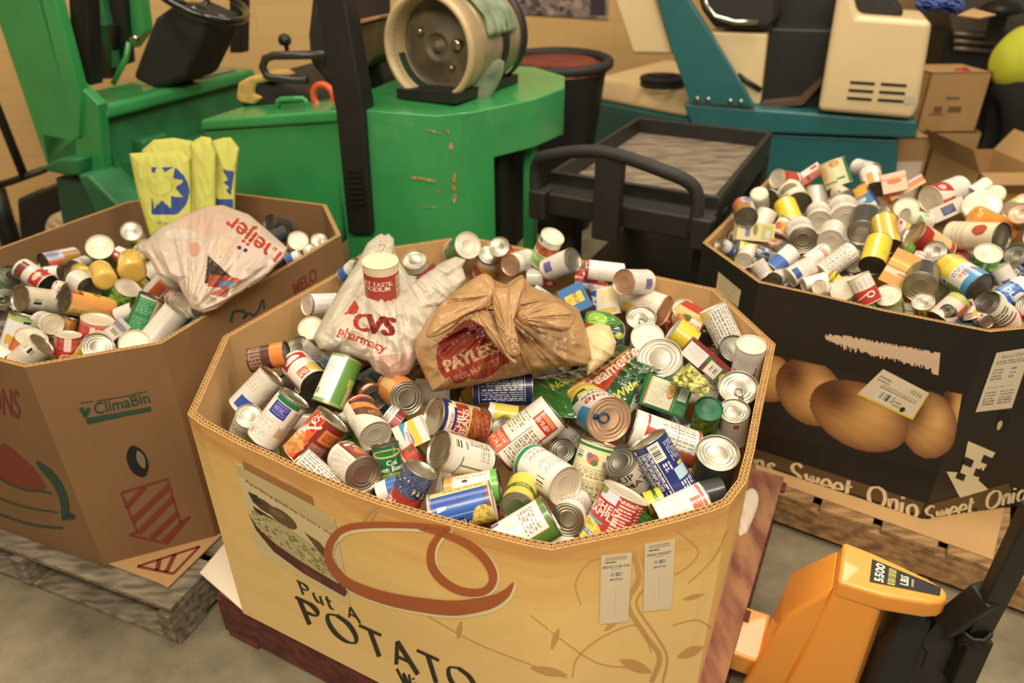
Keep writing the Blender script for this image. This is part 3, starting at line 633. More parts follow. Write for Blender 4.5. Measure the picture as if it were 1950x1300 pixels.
def d_spanish(c): c.L(.34, .2, .62, .6, (90, 70, 60), 4, .9); c.R(.36, .62, .64, .68, (190, 60, 46)); c.P([(.55, 1), (.75, .5), (.75, 1)], (180, 40, 36))
design('cream_print_red_corner', 'cream label with dark print and a red corner', d_spanish, (238, 226, 200))
def d_bluewhite(c): c.R(0, .35, 1, .95, (50, 96, 176)); c.R(.3, .45, .44, .85, (120, 170, 206)); c.E(.6, .55, .07, .2, WHT); c.T('OLD', .5, .7, .18, (220, 226, 236))
design('blue_white_big', 'white and royal blue label', d_bluewhite, (238, 234, 224))
def d_whitegreen(c): c.E(.5, .4, .1, .12, (140, 190, 90)); c.R(.6, .6, .7, .8, (180, 206, 130))
design('white_green_spot', 'white label with a green spot', d_whitegreen, (238, 232, 206))
def d_vblue(c): c.R(.3, .2, .7, .8, (60, 70, 120)); c.L(.34, .3, .66, .7, (150, 150, 170), 3)
design('navy_panel', 'white carton with a navy panel', d_vblue, (226, 214, 196))
def d_obar(c): c.R(0, .7, 1, 1, (240, 206, 150)); c.L(.3, .1, .7, .6, (246, 190, 130), 3); c.R(.6, 0, 1, .2, (226, 220, 226))
design('salmon_bar', 'salmon orange carton', d_obar, (240, 140, 90))
def d_redstrip(c): c.R(0, 0, 1, .45, (246, 234, 224)); c.R(.3, .5, .4, .9, DRED); c.R(.6, .1, .9, .3, (206, 60, 44))
design('red_white_strip', 'red and white carton', d_redstrip, (222, 110, 90))
# cartons: whole canvas is the front face
def d_greencarton(c):
    c.R(0, 0, 1, 1, (36, 120, 58)); c.R(.06, .06, .14, .92, ORG); c.R(.1, .05, .66, .9, (236, 228, 196)); c.L(.14, .16, .46, .84, (190, 180, 150), 12); c.E(.58, .3, .1, .26, (222, 120, 50)); c.E(.56, .28, .08, .22, (238, 200, 90)); c.Fd(.56, .28, .07, .2, (230, 190, 100), (196, 160, 70), .02)
    c.R(.7, 0, .72, 1, (150, 190, 130)); c.R(.75, .1, .95, .5, (222, 232, 210)); c.L(.77, .14, .93, .46, (170, 190, 160), 5); c.L(.74, .62, .94, .9, (100, 160, 100), 5); c.R(0, .93, 1, 1, (24, 90, 48))
design('green_carton', 'green and cream carton', d_greencarton, (36, 120, 58), 110, 66, 1.65)
def d_redstripcarton(c): c.R(0, 0, 1, .2, (150, 40, 36)); c.R(0, .2, .4, 1, (240, 230, 224)); c.R(.4, .2, .56, .6, (80, 110, 50)); c.R(.48, .3, .74, .95, (234, 214, 200)); c.B(.52, .4, .7, .85); c.R(.74, .2, 1, 1, (90, 96, 46)); c.E(.84, .6, .07, .2, (200, 196, 70)); c.L(.05, .3, .35, .8, (220, 196, 190), 4)
design('red_green_carton', 'long red, white and green carton', d_redstripcarton, (110, 60, 50), 110, 44, 3.)
def d_bluebarcarton(c): c.B(.3, .1, .6, .9); c.R(.7, 0, 1, 1, (196, 206, 226)); c.R(0, 0, .2, 1, (150, 146, 150))
design('pale_blue_carton', 'pale blue carton with a bar code', d_bluebarcarton, (206, 204, 206), 60, 30, 3.)
def d_creamcarton(c): c.R(.22, 0, .34, .8, (130, 130, 190)); c.E(.48, .4, .06, .3, (150, 150, 70)); c.R(.66, .1, .95, .9, (206, 206, 110)); c.R(.76, .4, .88, .8, (226, 222, 226))
design('cream_lime_carton', 'cream and lime carton', d_creamcarton, (240, 222, 160), 70, 40, 2.)
# build on demand
_dm = {}
def label_mesh(name):
    if name not in _dm:
        desc, fn, base, W, H, asp = DES[name]
        c = Canvas(W, H, asp, base); fn(c); _dm[name] = label_cylinder('label_' + name, c)
    return _dm[name]
def carton_mesh(name):
    key = 'box_' + name
    if key not in _dm:
        desc, fn, base, W, H, asp = DES[name]
        c = Canvas(W, H, asp, base); fn(c)
        # front face (-y) carries the print; canvas x runs along +z (towards end A) reversed, so that A is the left end
        xs = np.linspace(.5, -.5, W + 1); zs = np.linspace(.5, -.5, H + 1)
        P = np.zeros((H + 1, W + 1, 3)); P[..., 2] = xs[None, :]; P[..., 0] = zs[:, None]; P[..., 1] = -.5
        me = grid_mesh(key, W, H, P, c.lin(), M_PAPER, False)
        bm = bmesh.new(); bm.from_mesh(me); lay = bm.loops.layers.float_color['Col']
        b = s2l(base); vs = [bm.verts.new(p) for p in ((-.5, -.5, -.5), (.5, -.5, -.5), (.5, .5, -.5), (-.5, .5, -.5), (-.5, -.5, .5), (.5, -.5, .5), (.5, .5, .5), (-.5, .5, .5))]
        for f in ((3, 2, 1, 0), (4, 5, 6, 7), (1, 2, 6, 5), (2, 3, 7, 6), (3, 0, 4, 7)):
            q = bm.faces.new([vs[i] for i in f])
            for l in q.loops: l[lay] = (*b, 1)
        bm.to_mesh(me); bm.free(); _dm[key] = me
    return _dm[key]
# ---------------------------------------------------------------- the three octagonal bulk boxes
from mathutils.bvhtree import BVHTree
def octo(cx, cy, yaw, L, W, c1, c2):
    l, w = L / 2, W / 2
    q = [(-l + c1, -w), (l - c1, -w), (l, -w + c2), (l, w - c2), (l - c1, w), (-l + c1, w), (-l, w - c2), (-l, -w + c2)]
    c, s = math.cos(yaw), math.sin(yaw)
    return [(cx + c * a - s * b, cy + s * a + c * b) for a, b in q]
FIT = {'mid': (-0.0445, 1.4795, -0.4834, 1.2027, 1.0886, 0.1996, 0.2716), 'left': (-1.1197, 2.0036, 1.1954, 1.1728, 0.926, 0.203, 0.1946),
       'right': (1.1871, 2.0701, -0.5651, 1.047, 0.97, 0.2434, 0.226)}
RIMZ = {'mid': .7417, 'left': .7515, 'right': .7331}
BOTZ = {'mid': .156, 'left': .135, 'right': .129}
def P_(u, v, k, corner=1): p = at(u, v, RIMZ[k]); return (p.x, p.y, corner)
def V_(k, i): p = octo(*FIT[k])[i]; return (p[0], p[1], 1)
RIM = {
 'mid': [P_(357, 788, 'mid'), P_(381, 807, 'mid', 0), P_(458, 848, 'mid', 0), P_(500, 866, 'mid', 0), P_(580, 904, 'mid', 0), P_(654, 936, 'mid', 0), P_(720, 960, 'mid', 0),
         P_(800, 984, 'mid', 0), P_(900, 1012, 'mid', 0), P_(1000, 1038, 'mid', 0), P_(1050, 1047, 'mid'), P_(1200, 1016, 'mid', 0), P_(1300, 990, 'mid', 0), P_(1360, 972, 'mid', 0), P_(1391, 958, 'mid'),
         P_(1421, 918, 'mid', 0), P_(1437, 857, 'mid', 0), P_(1450, 780, 'mid', 0), P_(1477, 655, 'mid'), P_(1362, 549, 'mid'), P_(1140, 502, 'mid', 0), P_(1019, 476, 'mid', 0),
         P_(917, 455, 'mid'), P_(858, 453, 'mid', 0), P_(750, 469, 'mid', 0), P_(691, 481, 'mid'), P_(640, 520, 'mid', 0), P_(560, 564, 'mid', 0), P_(425, 640, 'mid')],
 'left': [P_(307, 654, 'left'), P_(480, 549, 'left', 0), P_(649, 447, 'left'), P_(621, 389, 'left'), P_(446, 367, 'left', 0), P_(380, 364, 'left'), P_(241, 384, 'left'), P_(120, 427, 'left', 0), P_(0, 471, 'left', 0),
          V_('left', 5), V_('left', 6), P_(47, 699, 'left')],
 'right': [P_(1445, 538, 'right'), P_(1560, 563, 'right', 0), P_(1681, 592, 'right', 0), P_(1885, 632, 'right'), V_('right', 2), V_('right', 3), V_('right', 4), P_(1467, 336, 'right'), P_(1338, 462, 'right')],
}
def inner(poly, d):     # inset of a ccw polygon
    n = len(poly); out = []
    for i in range(n):
        a, b, c = Vector(poly[i - 1][:2]), Vector(poly[i][:2]), Vector(poly[(i + 1) % n][:2])
        e1, e2 = (b - a).normalized(), (c - b).normalized()
        n1, n2 = Vector((-e1.y, e1.x)), Vector((-e2.y, e2.x)); m = (n1 + n2).normalized()
        out.append(b + m * (d / max(.4, m.dot(n1))))
    return out
BINS = {}
def build_bin(key, name, label, outer_mat, inner_mat, thick=.014):
    rim = RIM[key]; n = len(rim); z1, z0 = RIMZ[key], BOTZ[key]
    corners = [i for i in range(n) if rim[i][2]]
    bot = []
    for i in range(n):
        if rim[i][2]: bot.append(Vector(rim[i][:2])); continue
        a = max([c for c in corners if c < i], default=corners[-1] - n); b = min([c for c in corners if c > i], default=corners[0] + n)
        A, B = Vector(rim[a % n][:2]), Vector(rim[b % n][:2]); P = Vector(rim[i][:2])
        t = max(0, min(1, (P - A).dot(B - A) / (B - A).length_squared)); bot.append(A + (B - A) * t)
    rin = inner(rim, thick); bin_ = inner(bot, thick)
    NZ = 7
    def lv(i, k, ins):
        t = k / (NZ - 1); a = (rin if ins else [Vector(r[:2]) for r in rim])[i]; b = (bin_ if ins else bot)[i]
        s = t * t * (3 - 2 * t); p = b.lerp(a, s); return Vector((p.x, p.y, z0 + (z1 - z0) * t))
    mb = MB()
    vo = [lv(i, k, 0) for k in range(NZ) for i in range(n)]; vi = [lv(i, k, 1) for k in range(NZ) for i in range(n)]
    fo = [(k * n + i, k * n + (i + 1) % n, (k + 1) * n + (i + 1) % n, (k + 1) * n + i) for k in range(NZ - 1) for i in range(n)]
    fo = [t for a_, b_, c_, d_ in fo for t in ((a_, b_, c_), (a_, c_, d_))]
    mb.add(vo, fo, 0); mb.add(vi, [f[::-1] for f in fo], 1)
    top = (NZ - 1) * n
    # top edge lies 12 mm down between two thin liners; the flutes fill it
    lo, li = inner(rim, .0016), inner(rim, thick - .0016)
    ring = lambda P, z: [Vector((p[0], p[1], z)) for p in P]
    T = ring([r[:2] for r in rim], z1) + ring(lo, z1) + ring(lo, z1 - .012) + ring(li, z1 - .012) + ring(li, z1) + ring(rin, z1)
    F = []
    for j in range(5):
        if j in (1, 2, 3): continue
        F += [(j * n + i, j * n + (i + 1) % n, (j + 1) * n + (i + 1) % n, (j + 1) * n + i) for i in range(n)]
    mb.add(T, F, 2)
    mb.add(T, [(j * n + i, j * n + (i + 1) % n, (j + 1) * n + (i + 1) % n, (j + 1) * n + i) for j in (1, 2, 3) for i in range(n)], 3)
    mb.add([Vector((p.x, p.y, z0)) for p in bot], [tuple(range(n))[::-1]], 1)
    mb.add([Vector((p.x, p.y, z0 + .012)) for p in bin_], [tuple(range(n))], 1)
    cx = sum(r[0] for r in rim) / n; cy = sum(r[1] for r in rim) / n
    o = mb.build(name, [outer_mat, inner_mat, M_FLUTE, mat('flute_gap_shade', (132, 94, 54), .9)], None, origin=(cx, cy, z0))  # last material: darker brown that paints the shade in the flute gaps
    tag(o, label, 'cardboard box')
    fl = MB(); mid = inner(rim, thick / 2)
    for A_, B_ in ((lo, mid), (mid, li)):
        pts = []; per = 0
        for i in range(n):
            a0, a1, b0, b1 = Vector(A_[i][:2]), Vector(A_[(i + 1) % n][:2]), Vector(B_[i][:2]), Vector(B_[(i + 1) % n][:2])
            m = max(1, int(round((a1 - a0).length / .0118)))
            for k in range(m):
                for s_, q in ((0, 0), (1, .5)):
                    t = (k + q) / m; pts.append((a0.lerp(a1, t) if s_ == 0 else b0.lerp(b1, t)))
        m = len(pts); vs = []; th = .0007
        for i, p in enumerate(pts):
            tn = (pts[(i + 1) % m] - pts[i - 1]); tn = Vector((tn.x, tn.y)).normalized() * th
            for q in (-1, 1):
                for z in (z1 - .011, z1 - .0004): vs.append((p.x + tn.x * q, p.y + tn.y * q, z))
        fs = []
        for i in range(m):
            a, b = i * 4, ((i + 1) % m) * 4
            fs += [(a + 1, b + 1, b + 3, a + 3), (a, a + 1, b + 1, b), (a + 2, b + 2, b + 3, a + 3)]
        fl.add(vs, fs)
    ml = [Vector((p[0], p[1], z1 - .0006)) for p in inner(rim, thick / 2 - .0006)] + [Vector((p[0], p[1], z1 - .0006)) for p in inner(rim, thick / 2 + .0006)]
    fl.add(ml, [(i, (i + 1) % n, n + (i + 1) % n, n + i) for i in range(n)])
    e = fl.build('corrugated_edge', M_FLUTE, o); e.data.materials.clear(); e.data.materials.append(M_FLUTE)
    bvh = BVHTree.FromPolygons([tuple(v) for v in vo], fo, epsilon=1e-5)
    BINS[key] = dict(o=o, bvh=bvh, rin=[Vector(p[:2]) for p in rin], z1=z1, z0=z0, c=Vector((cx, cy)), rim=rim, bot=bot)
    return o
def wood_print_mat():
    m = bpy.data.materials.new('golden_printed_board'); m.use_nodes = True; nt = m.node_tree; b = nt.nodes['Principled BSDF']
    tc = nt.nodes.new('ShaderNodeTexCoord'); mp = nt.nodes.new('ShaderNodeMapping'); mp.inputs['Scale'].default_value = (2.5, 2.5, 14)
    nt.links.new(tc.outputs['Object'], mp.inputs[0])
    n = nt.nodes.new('ShaderNodeTexNoise'); n.inputs['Scale'].default_value = 3.0; n.inputs['Detail'].default_value = 7; nt.links.new(mp.outputs[0], n.inputs['Vector'])
    sp = nt.nodes.new('ShaderNodeSeparateXYZ'); nt.links.new(tc.outputs['Object'], sp.inputs[0])
    ad = nt.nodes.new('ShaderNodeMath'); ad.operation = 'MULTIPLY_ADD'; nt.links.new(n.outputs['Fac'], ad.inputs[0]); ad.inputs[1].default_value = .16
    nt.links.new(sp.outputs['Z'], ad.inputs[2])
    r = nt.nodes.new('ShaderNodeValToRGB'); nt.links.new(ad.outputs[0], r.inputs[0]); e = r.color_ramp.elements
    e[0].position = .0; e[0].color = (*s2l((246, 212, 146)), 1); e[1].position = .66; e[1].color = (*s2l((212, 156, 90)), 1)
    for p, c in ((.5, (244, 206, 128)), (.6, (232, 186, 108))): q = e.new(p); q.color = (*s2l(c), 1)
    nt.links.new(r.outputs[0], b.inputs['Base Color']); b.inputs['Roughness'].default_value = .45
    return m
M_GOLD = wood_print_mat()
build_bin('mid', 'bulk_box', 'large golden printed octagonal box heaped with food cans, in the middle', M_GOLD, M_KRAFT, .015)
build_bin('left', 'bulk_box', 'plain brown octagonal box of cans holding the yellow tote bags', M_KRAFTD, M_KRAFTD, .013)
build_bin('right', 'bulk_box', 'black printed octagonal onion box heaped with cans', M_BLACKPRINT, M_KRAFT, .013)

# ---------------------------------------------------------------- printing on the box walls (lies on the wall surface)
def on_wall(key, u, v, lift=.0009):
    d = ray(u, v).normalized(); hit = BINS[key]['bvh'].ray_cast(CAMP, d)
    for du_, dv_ in ((.4, .1), (-.5, .2)):          # a ray can slip through a seam between two wall strips: keep the nearer hit
        h2 = BINS[key]['bvh'].ray_cast(CAMP, ray(u + du_, v + dv_).normalized())
        if h2[0] is not None and (hit[0] is None or h2[3] < hit[3] - .05): hit = h2
    if hit[0] is None: return None
    n = hit[1]
    if n.dot(d) > 0: n = -n
    return hit[0] + n * lift
def lerp2(q, s, t):
    a = Vector(q[0]).lerp(Vector(q[1]), s); b = Vector(q[3]).lerp(Vector(q[2]), s); return a.lerp(b, t)
def wall_print(key, name, quad, cv, lift=.0011, mask=None, mt=None):
    """quad: tl,tr,br,bl in the photo; the canvas becomes a printed patch lying on the wall"""
    H, W = cv.H, cv.W; base = BINS[key]['o']; off = Vector(base.location)
    P = np.zeros((H + 1, W + 1, 3)); ok = np.ones((H + 1, W + 1), bool)
    for i in range(H + 1):
        for j in range(W + 1):
            q = lerp2(quad, j / W, i / H); w = on_wall(key, q.x, q.y, lift)
            if w is None: ok[i, j] = False
            else: P[i, j] = w - off
    me = grid_mesh(name, W, H, P, cv.lin(), mt or M_PAPER, False)
    kill = []
    for i in range(H):
        for j in range(W):
            if not (ok[i, j] and ok[i + 1, j] and ok[i, j + 1] and ok[i + 1, j + 1]) or (mask is not None and not mask[i, j]): kill.append(i * W + j)
    if kill:
        bm = bmesh.new(); bm.from_mesh(me); bm.faces.ensure_lookup_table()
        bmesh.ops.delete(bm, geom=[bm.faces[k] for k in kill], context='FACES'); bm.to_mesh(me); bm.free()
    return link(name, me, base)
def wall_strokes(key, name, strokes, material, lift=.0013):
    """strokes: list of (points in the photo, widths in px); painted ribbons lying on the wall"""
    mb = MB()
    for pts, ws in strokes:
        n = len(pts); rows = []
        for i in range(n):
            a, b = Vector(pts[max(i - 1, 0)]), Vector(pts[min(i + 1, n - 1)]); t = (b - a).normalized(); nn = Vector((-t.y, t.x))
            w = ws[i] if isinstance(ws, (list, tuple)) else ws
            k = 5; row = []
            for m in range(k + 1):
                q = Vector(pts[i]) + nn * w * (m / k - .5); row.append(on_wall(key, q.x, q.y, lift))
            rows.append(row)
        for i in range(n - 1):
            for m in range(5):
                f = [rows[i][m], rows[i][m + 1], rows[i + 1][m + 1], rows[i + 1][m]]
                if all(p is not None for p in f): mb.add(f, [(0, 1, 2, 3)])
    return mb.build(name, material, BINS[key]['o'])
def wall_glyphs(key, name, text, quad, material, lift=.0014, step=6):
    """a word in the quad tl,tr,br,bl of the photo (cap height fills the quad)"""
    v, t, w = glyph_tris(text); mb = MB()
    def put(p): q = lerp2(quad, p[0] / w, 1 - p[1]); return on_wall(key, q.x, q.y, lift)
    for tri in t:
        P = [Vector(v[k]) for k in tri]
        m = max(1, min(6, int(max((P[0] - P[1]).length, (P[1] - P[2]).length, (P[0] - P[2]).length) / .4)))
        g = {}
        for a in range(m + 1):
            for b in range(m + 1 - a): g[a, b] = put((P[0] * (m - a - b) + P[1] * a + P[2] * b) / m)
        for a in range(m):
            for b in range(m - a):
                f = [g[a, b], g[a + 1, b], g[a, b + 1]]
                if all(x is not None for x in f): mb.add(f, [(0, 1, 2)])
                if a + b < m - 1:
                    f = [g[a + 1, b], g[a + 1, b + 1], g[a, b + 1]]
                    if all(x is not None for x in f): mb.add(f, [(0, 1, 2)])
    return mb.build(name, material, BINS[key]['o'])
M_INK = mat('dark_print', (40, 34, 28), .5); M_RUST = mat('rust_print', (178, 96, 52), .5); M_PALE = mat('pale_print', (238, 220, 170), .5)
M_TANP = mat('tan_print', (206, 160, 96), .5); M_REDP = mat('faded_red_print', (124, 54, 42), .6); M_GRNP = mat('dark_green_print', (40, 70, 58), .6)
M_CREAMP = mat('cream_print', (226, 208, 168), .5); M_BROWNP = mat('olive_brown_print', (92, 72, 44), .5)

# golden box: swoosh
def S2(pts, n=10): return [(p.x, p.y) for p in spline([(a, b, 0) for a, b in pts], n)]
big = [(858, 1006), (800, 1000), (720, 998), (665, 1003), (638, 1020), (626, 1050), (636, 1082), (668, 1112), (730, 1136), (800, 1150), (868, 1156), (930, 1146), (962, 1130), (978, 1108)]
bw = [9, 11, 12, 13, 14, 15, 17, 20, 24, 27, 29, 26, 17, 3]
def widths(ws, n): 
    out = []
    for i in range(len(ws) - 1): out += [ws[i] + (ws[i + 1] - ws[i]) * j / n for j in range(n)]
    return out + [ws[-1]]
small = [(857, 1003), (836, 1020), (822, 1046), (824, 1078), (846, 1106), (880, 1124), (916, 1126), (936, 1112), (938, 1088), (920, 1058), (890, 1034), (850, 1017), (800, 1003)]
sw = [8, 12, 15, 17, 17, 16, 15, 15, 17, 18, 17, 13, 9]
wall_strokes('mid', 'swoosh_outline', [([(a + 4, b + 5) for a, b in S2(big)], [w + 3 for w in widths(bw, 10)]), ([(a + 5, b + 3) for a, b in S2(small)], widths(sw, 10))], M_PALE, .0011)
wall_strokes('mid', 'swoosh', [(S2(big), widths(bw, 10)), (S2(small), widths(sw, 10))], M_RUST, .0016)
# faint vine scrolls
vines = []
for pts, w in (([(1090, 1290), (1100, 1250), (1150, 1210), (1215, 1190), (1240, 1240)], 2), ([(1010, 1170), (1080, 1225), (1140, 1262), (1200, 1270)], 2), ([(795, 1160), (900, 1220), (1000, 1260), (1080, 1290)], 2),
               ([(1205, 1050), (1216, 1100), (1196, 1150), (1230, 1210), (1256, 1250), (1240, 1298)], 9), ([(1222, 1060), (1230, 1110), (1212, 1150), (1250, 1210), (1270, 1250), (1262, 1298)], 4),
               ([(1290, 1010), (1330, 1050), (1290, 1090), (1250, 1080)], 2), ([(1310, 1110), (1360, 1060), (1384, 1010)], 2), ([(700, 1010), (694, 990), (706, 972), (722, 962)], 6), ([(716, 1008), (708, 990), (718, 972)], 4),
               ([(1106, 1150), (1096, 1110), (1120, 1070), (1150, 1060)], 2), ([(1280, 1190), (1330, 1180), (1370, 1210)], 2)):
    vines.append((S2(pts, 8), w))
[wall_strokes('mid', 'vine_print', [v_], M_TANP, .001) for v_ in vines]
leaf = []
for (x, y, dx, dy, w) in ((1180, 1255, 60, 24, 20), (1290, 1250, 50, -20, 18), (1050, 1235, 14, -40, 10), (1150, 1200, 30, -24, 9), (1010, 1270, 70, 14, 16), (872, 1215, 6, -34, 9), (1300, 1140, 40, -10, 8)):
    leaf.append(([(x + dx * t / 8, y + dy * t / 8) for t in range(9)], [w * math.sin(math.pi * (t + .2) / 8.4) + .5 for t in range(9)]))
[wall_strokes('mid', 'leaf_print', [v_], M_TANP, .0012) for v_ in leaf]
# lettering of the golden box, drawn stroke by stroke with a broad pen
def pen(strokes, org, ex, ey, thick, thin, nib=R(25)):
    out = []
    for st in strokes:
        p = spline([(a, b, 0) for a, b in st], 6) if len(st) > 2 else [Vector((st[0][0] + (st[1][0] - st[0][0]) * k / 6, st[0][1] + (st[1][1] - st[0][1]) * k / 6, 0)) for k in range(7)]
        px = [(org[0] + ex[0] * q.x + ey[0] * q.y, org[1] + ex[1] * q.x + ey[1] * q.y) for q in p]
        ws = []
        for i in range(len(p)):
            d = p[min(i + 1, len(p) - 1)] - p[max(i - 1, 0)]; a = math.atan2(d.y, d.x); ws.append(thin + (thick - thin) * abs(math.sin(a - nib)))
        out.append((px, ws))
    return out
GL = {'P': ([[(0, 0), (0, 1)], [(-.12, 1), (.05, 1)], [(0, 1), (.35, .98), (.5, .78), (.38, .56), (.08, .52)]], .68), 'u': ([[(0, .62), (.02, .2), (.18, .0), (.36, .12), (.4, .3)], [(.42, .62), (.42, .04), (.5, 0)]], .68),
      't': ([[(.12, .9), (.12, .14), (.24, 0), (.36, .06)], [(0, .62), (.34, .62)]], .5), 'A': ([[(0, 0), (.32, 1)], [(.32, 1), (.68, 0)], [(.12, .36), (.54, .36)]], .84),
      'O': ([[(.42, 1), (.1, .85), (0, .5), (.12, .14), (.42, 0), (.74, .15), (.84, .5), (.72, .86), (.42, 1)]], 1.02), 'T': ([[(.34, 0), (.34, .98)], [(0, .98), (.7, .98)]], .8), 'W': ([[(0, 1), (.2, 0)], [(.2, 0), (.42, .9)], [(.42, .9), (.62, 0)], [(.62, 0), (.86, 1)]], 1.0), 'i': ([[(0, 0), (0, .6)], [(0, .78), (0, .88)]], .26), ' ': ([], .6)}
GL.update({'S': ([[(.52, .86), (.3, 1), (.06, .84), (.1, .6), (.46, .4), (.56, .18), (.3, 0), (.04, .14)]], .7), 'w': ([[(0, .62), (.16, 0)], [(.16, 0), (.34, .6)], [(.34, .6), (.5, 0)], [(.5, 0), (.68, .62)]], .78), 'e': ([[(.04, .34), (.44, .36), (.4, .56), (.22, .64), (.04, .46), (.02, .26), (.12, .04), (.3, 0), (.46, .12)]], .56),
           'n': ([[(0, .6), (.04, .0)], [(.04, .4), (.16, .6), (.32, .6), (.4, .42), (.4, 0)]], .6), 'o': ([[(.24, .64), (.04, .5), (0, .3), (.06, .08), (.24, 0), (.42, .1), (.48, .32), (.4, .54), (.24, .64)]], .62), 's': ([[(.34, .54), (.2, .64), (.04, .52), (.1, .38), (.3, .26), (.36, .12), (.2, 0), (.02, .08)]], .48)})
def word(text, org, end, up, thick, thin, nib=R(25), gap=.08, serif=0):
    """org/end: baseline start/end in the photo, up: (start up vector, end up vector)"""
    tot = sum(GL[c][1] + gap for c in text); out = []; x = 0
    for c in text:
        st, adv = GL[c]; ex = ((end[0] - org[0]) / tot, (end[1] - org[1]) / tot); t = x / tot
        ey = (up[0][0] + (up[1][0] - up[0][0]) * t, up[0][1] + (up[1][1] - up[0][1]) * t)
        out += pen(st, (org[0] + ex[0] * x, org[1] + ex[1] * x), ex, ey, thick, thin, nib); x += adv + gap
    return out
wall_strokes('mid', 'printed_word', word('Put A', (578, 1131), (694, 1189), ((-9, -25), (-8, -25)), 4.0, 1.8), M_INK)
wall_strokes('mid', 'printed_word', word('POTATO', (590, 1188), (930, 1344), ((-20, -49), (-15, -56)), 8.8, 3.0), M_INK)
wall_strokes('mid', 'printed_word', word('Wi', (768, 1304), (806, 1322), ((-12, -32), (-11, -32)), 5, 2.2), M_INK)
# picture panel on the golden box
cv = Canvas(170, 200, .85, (242, 218, 160))
cv.E(.55, .1, .6, .12, (224, 198, 138)); cv.T('Appetizing goodness in every bite', .5, .2, .038, (112, 78, 50), -4)
cv.E(.22, .36, .13, .07, (92, 68, 46)); cv.P([(.06, .3), (.16, .28), (.2, .36), (.1, .4)], (56, 44, 36)); cv.E(.40, .38, .15, .09, (112, 82, 54)); cv.E(.36, .36, .08, .04, (134, 104, 70)); cv.P([(.08, .44), (.3, .46), (.5, .5), (.1, .56)], (60, 46, 36)); cv.P([(.62, .40), (.78, .42), (.98, .64), (.96, .72), (.74, .54)], (108, 78, 50))
cv.P([(.0, .56), (.08, .68), (.25, .75), (.53, .79), (.9, .8), (.99, .70), (1, .84), (.95, .93), (.5, .93), (.2, .87), (.05, .73)], (92, 38, 30)); cv.P([(.5, .84), (.7, .85), (.7, .92), (.5, .91)], (126, 54, 38)); cv.P([(.8, .85), (.97, .82), (.95, .9), (.82, .92)], (116, 44, 34))
cv.P([(.02, .56), (.2, .48), (.42, .46), (.7, .51), (.97, .69), (.9, .81), (.53, .80), (.25, .76), (.08, .68)], (206, 192, 132)); r_ = np.random.RandomState(8)
for k in range(260):
    x = .06 + .88 * r_.rand(); y = .56 + .14 * x + (r_.rand() - .5) * .24; cc = [(226, 214, 160), (160, 152, 80), (212, 198, 140), (128, 122, 66), (196, 180, 116)][k % 5]
    if .47 + .1 * x < y < .74 + .08 * x: cv.E(x, y, .02, .011, cc)
wall_print('mid', 'picture_panel', [(448, 876), (638, 985), (668, 1152), (492, 1052)], cv)
cv = Canvas(12, 4, 3, (184, 122, 66)); wall_print('mid', 'tape_strip', [(462, 876), (595, 945), (599, 962), (466, 892)], cv, .0014)
# two shipping labels
def ship(w1):
    c = Canvas(110, 240, .42, (246, 224, 184)); c.L(.14, .04, .84, .1, INK, 2, .9); c.L(.14, .11, .5, .14, (60, 54, 48), 1, .95); c.T(w1, .5, .18, .036, (50, 44, 38)); c.L(.36, .215, .66, .235, INK, 1, .9); c.B(.3, .26, .76, .34); c.T('000007518', .52, .37, .028, (60, 54, 48))
    c.R(.52, .5, .54, .9, (226, 200, 160)); return c
wall_print('mid', 'shipping_label', [(1144, 1056), (1203, 1050), (1195, 1182), (1141, 1187)], ship('BREAD AND PAS'), .0016)
wall_print('mid', 'shipping_label', [(1227, 1034), (1285, 1024), (1278, 1158), (1224, 1163)], ship('FRESH BAKERY'), .0016)

# onion box: onions, torn patch, labels, lettering band
def onions():
    W, H = 170, 90; c = Canvas(W, H, 1.9, (36, 32, 28))
    on = [(.03, .28, .13, .32, 0), (.98, .2, .08, .3, 0), (.86, .45, .145, .40, .1), (.25, .36, .175, .40, .2), (.51, .52, .255, .40, .25)]
    for cx, cy, rx, ry, a in on:
        ca, sa = math.cos(a), math.sin(a); X, Y = (c.X - cx) / rx, (c.Y - cy) / ry
        U, V = X * ca + Y * sa * .6, -X * sa * 1.2 + Y * ca; d = U * U + V * V; m = d < 1
        g = np.clip(1 - d * .85, 0, 1) ** .6
        col = np.array((96, 52, 30)) + (np.array((226, 168, 92)) - np.array((96, 52, 30))) * g[..., None]
        st = (np.sin((np.arctan2(V, U + 1.3)) * 26) > .4) * 4
        patch = np.exp(-(((U + .55) / .4) ** 2 + ((V + .25) / .5) ** 2))[..., None] * np.array((96, 84, 50)) - np.exp(-(((U - .35) / .3) ** 2 + ((V + .3) / .35) ** 2))[..., None] * np.array((20, 20, 14)); col = col - st[..., None] - patch
        c.a[m] = np.clip(col, 20, 255)[m]
    return c
wall_print('right', 'onion_picture', [(1452, 672), (1832, 750), (1806, 905), (1442, 822)], onions(), .001, None)
def torn_mask(W, H, seed=3):
    r = np.random.RandomState(seed); m = np.zeros((H, W), bool)
    for j in range(W):
        t = j / W; a = .08 + .1 * r.rand() + .16 * max(0, .2 - t) / .2; b = .74 + .16 * r.rand() + (.2 if t > .93 else 0) - .3 * max(0, .16 - t) / .16 - (.14 if .1 < t < .3 and r.rand() < .5 else 0)
        m[int(a * H):max(int(a * H), int(min(b, 1) * H)), j] = True
    return m
cv = Canvas(90, 14, 6, (222, 190, 156)); wall_print('right', 'torn_patch', [(1568, 628), (1791, 668), (1787, 714), (1578, 664)], cv, .0012, torn_mask(90, 14))
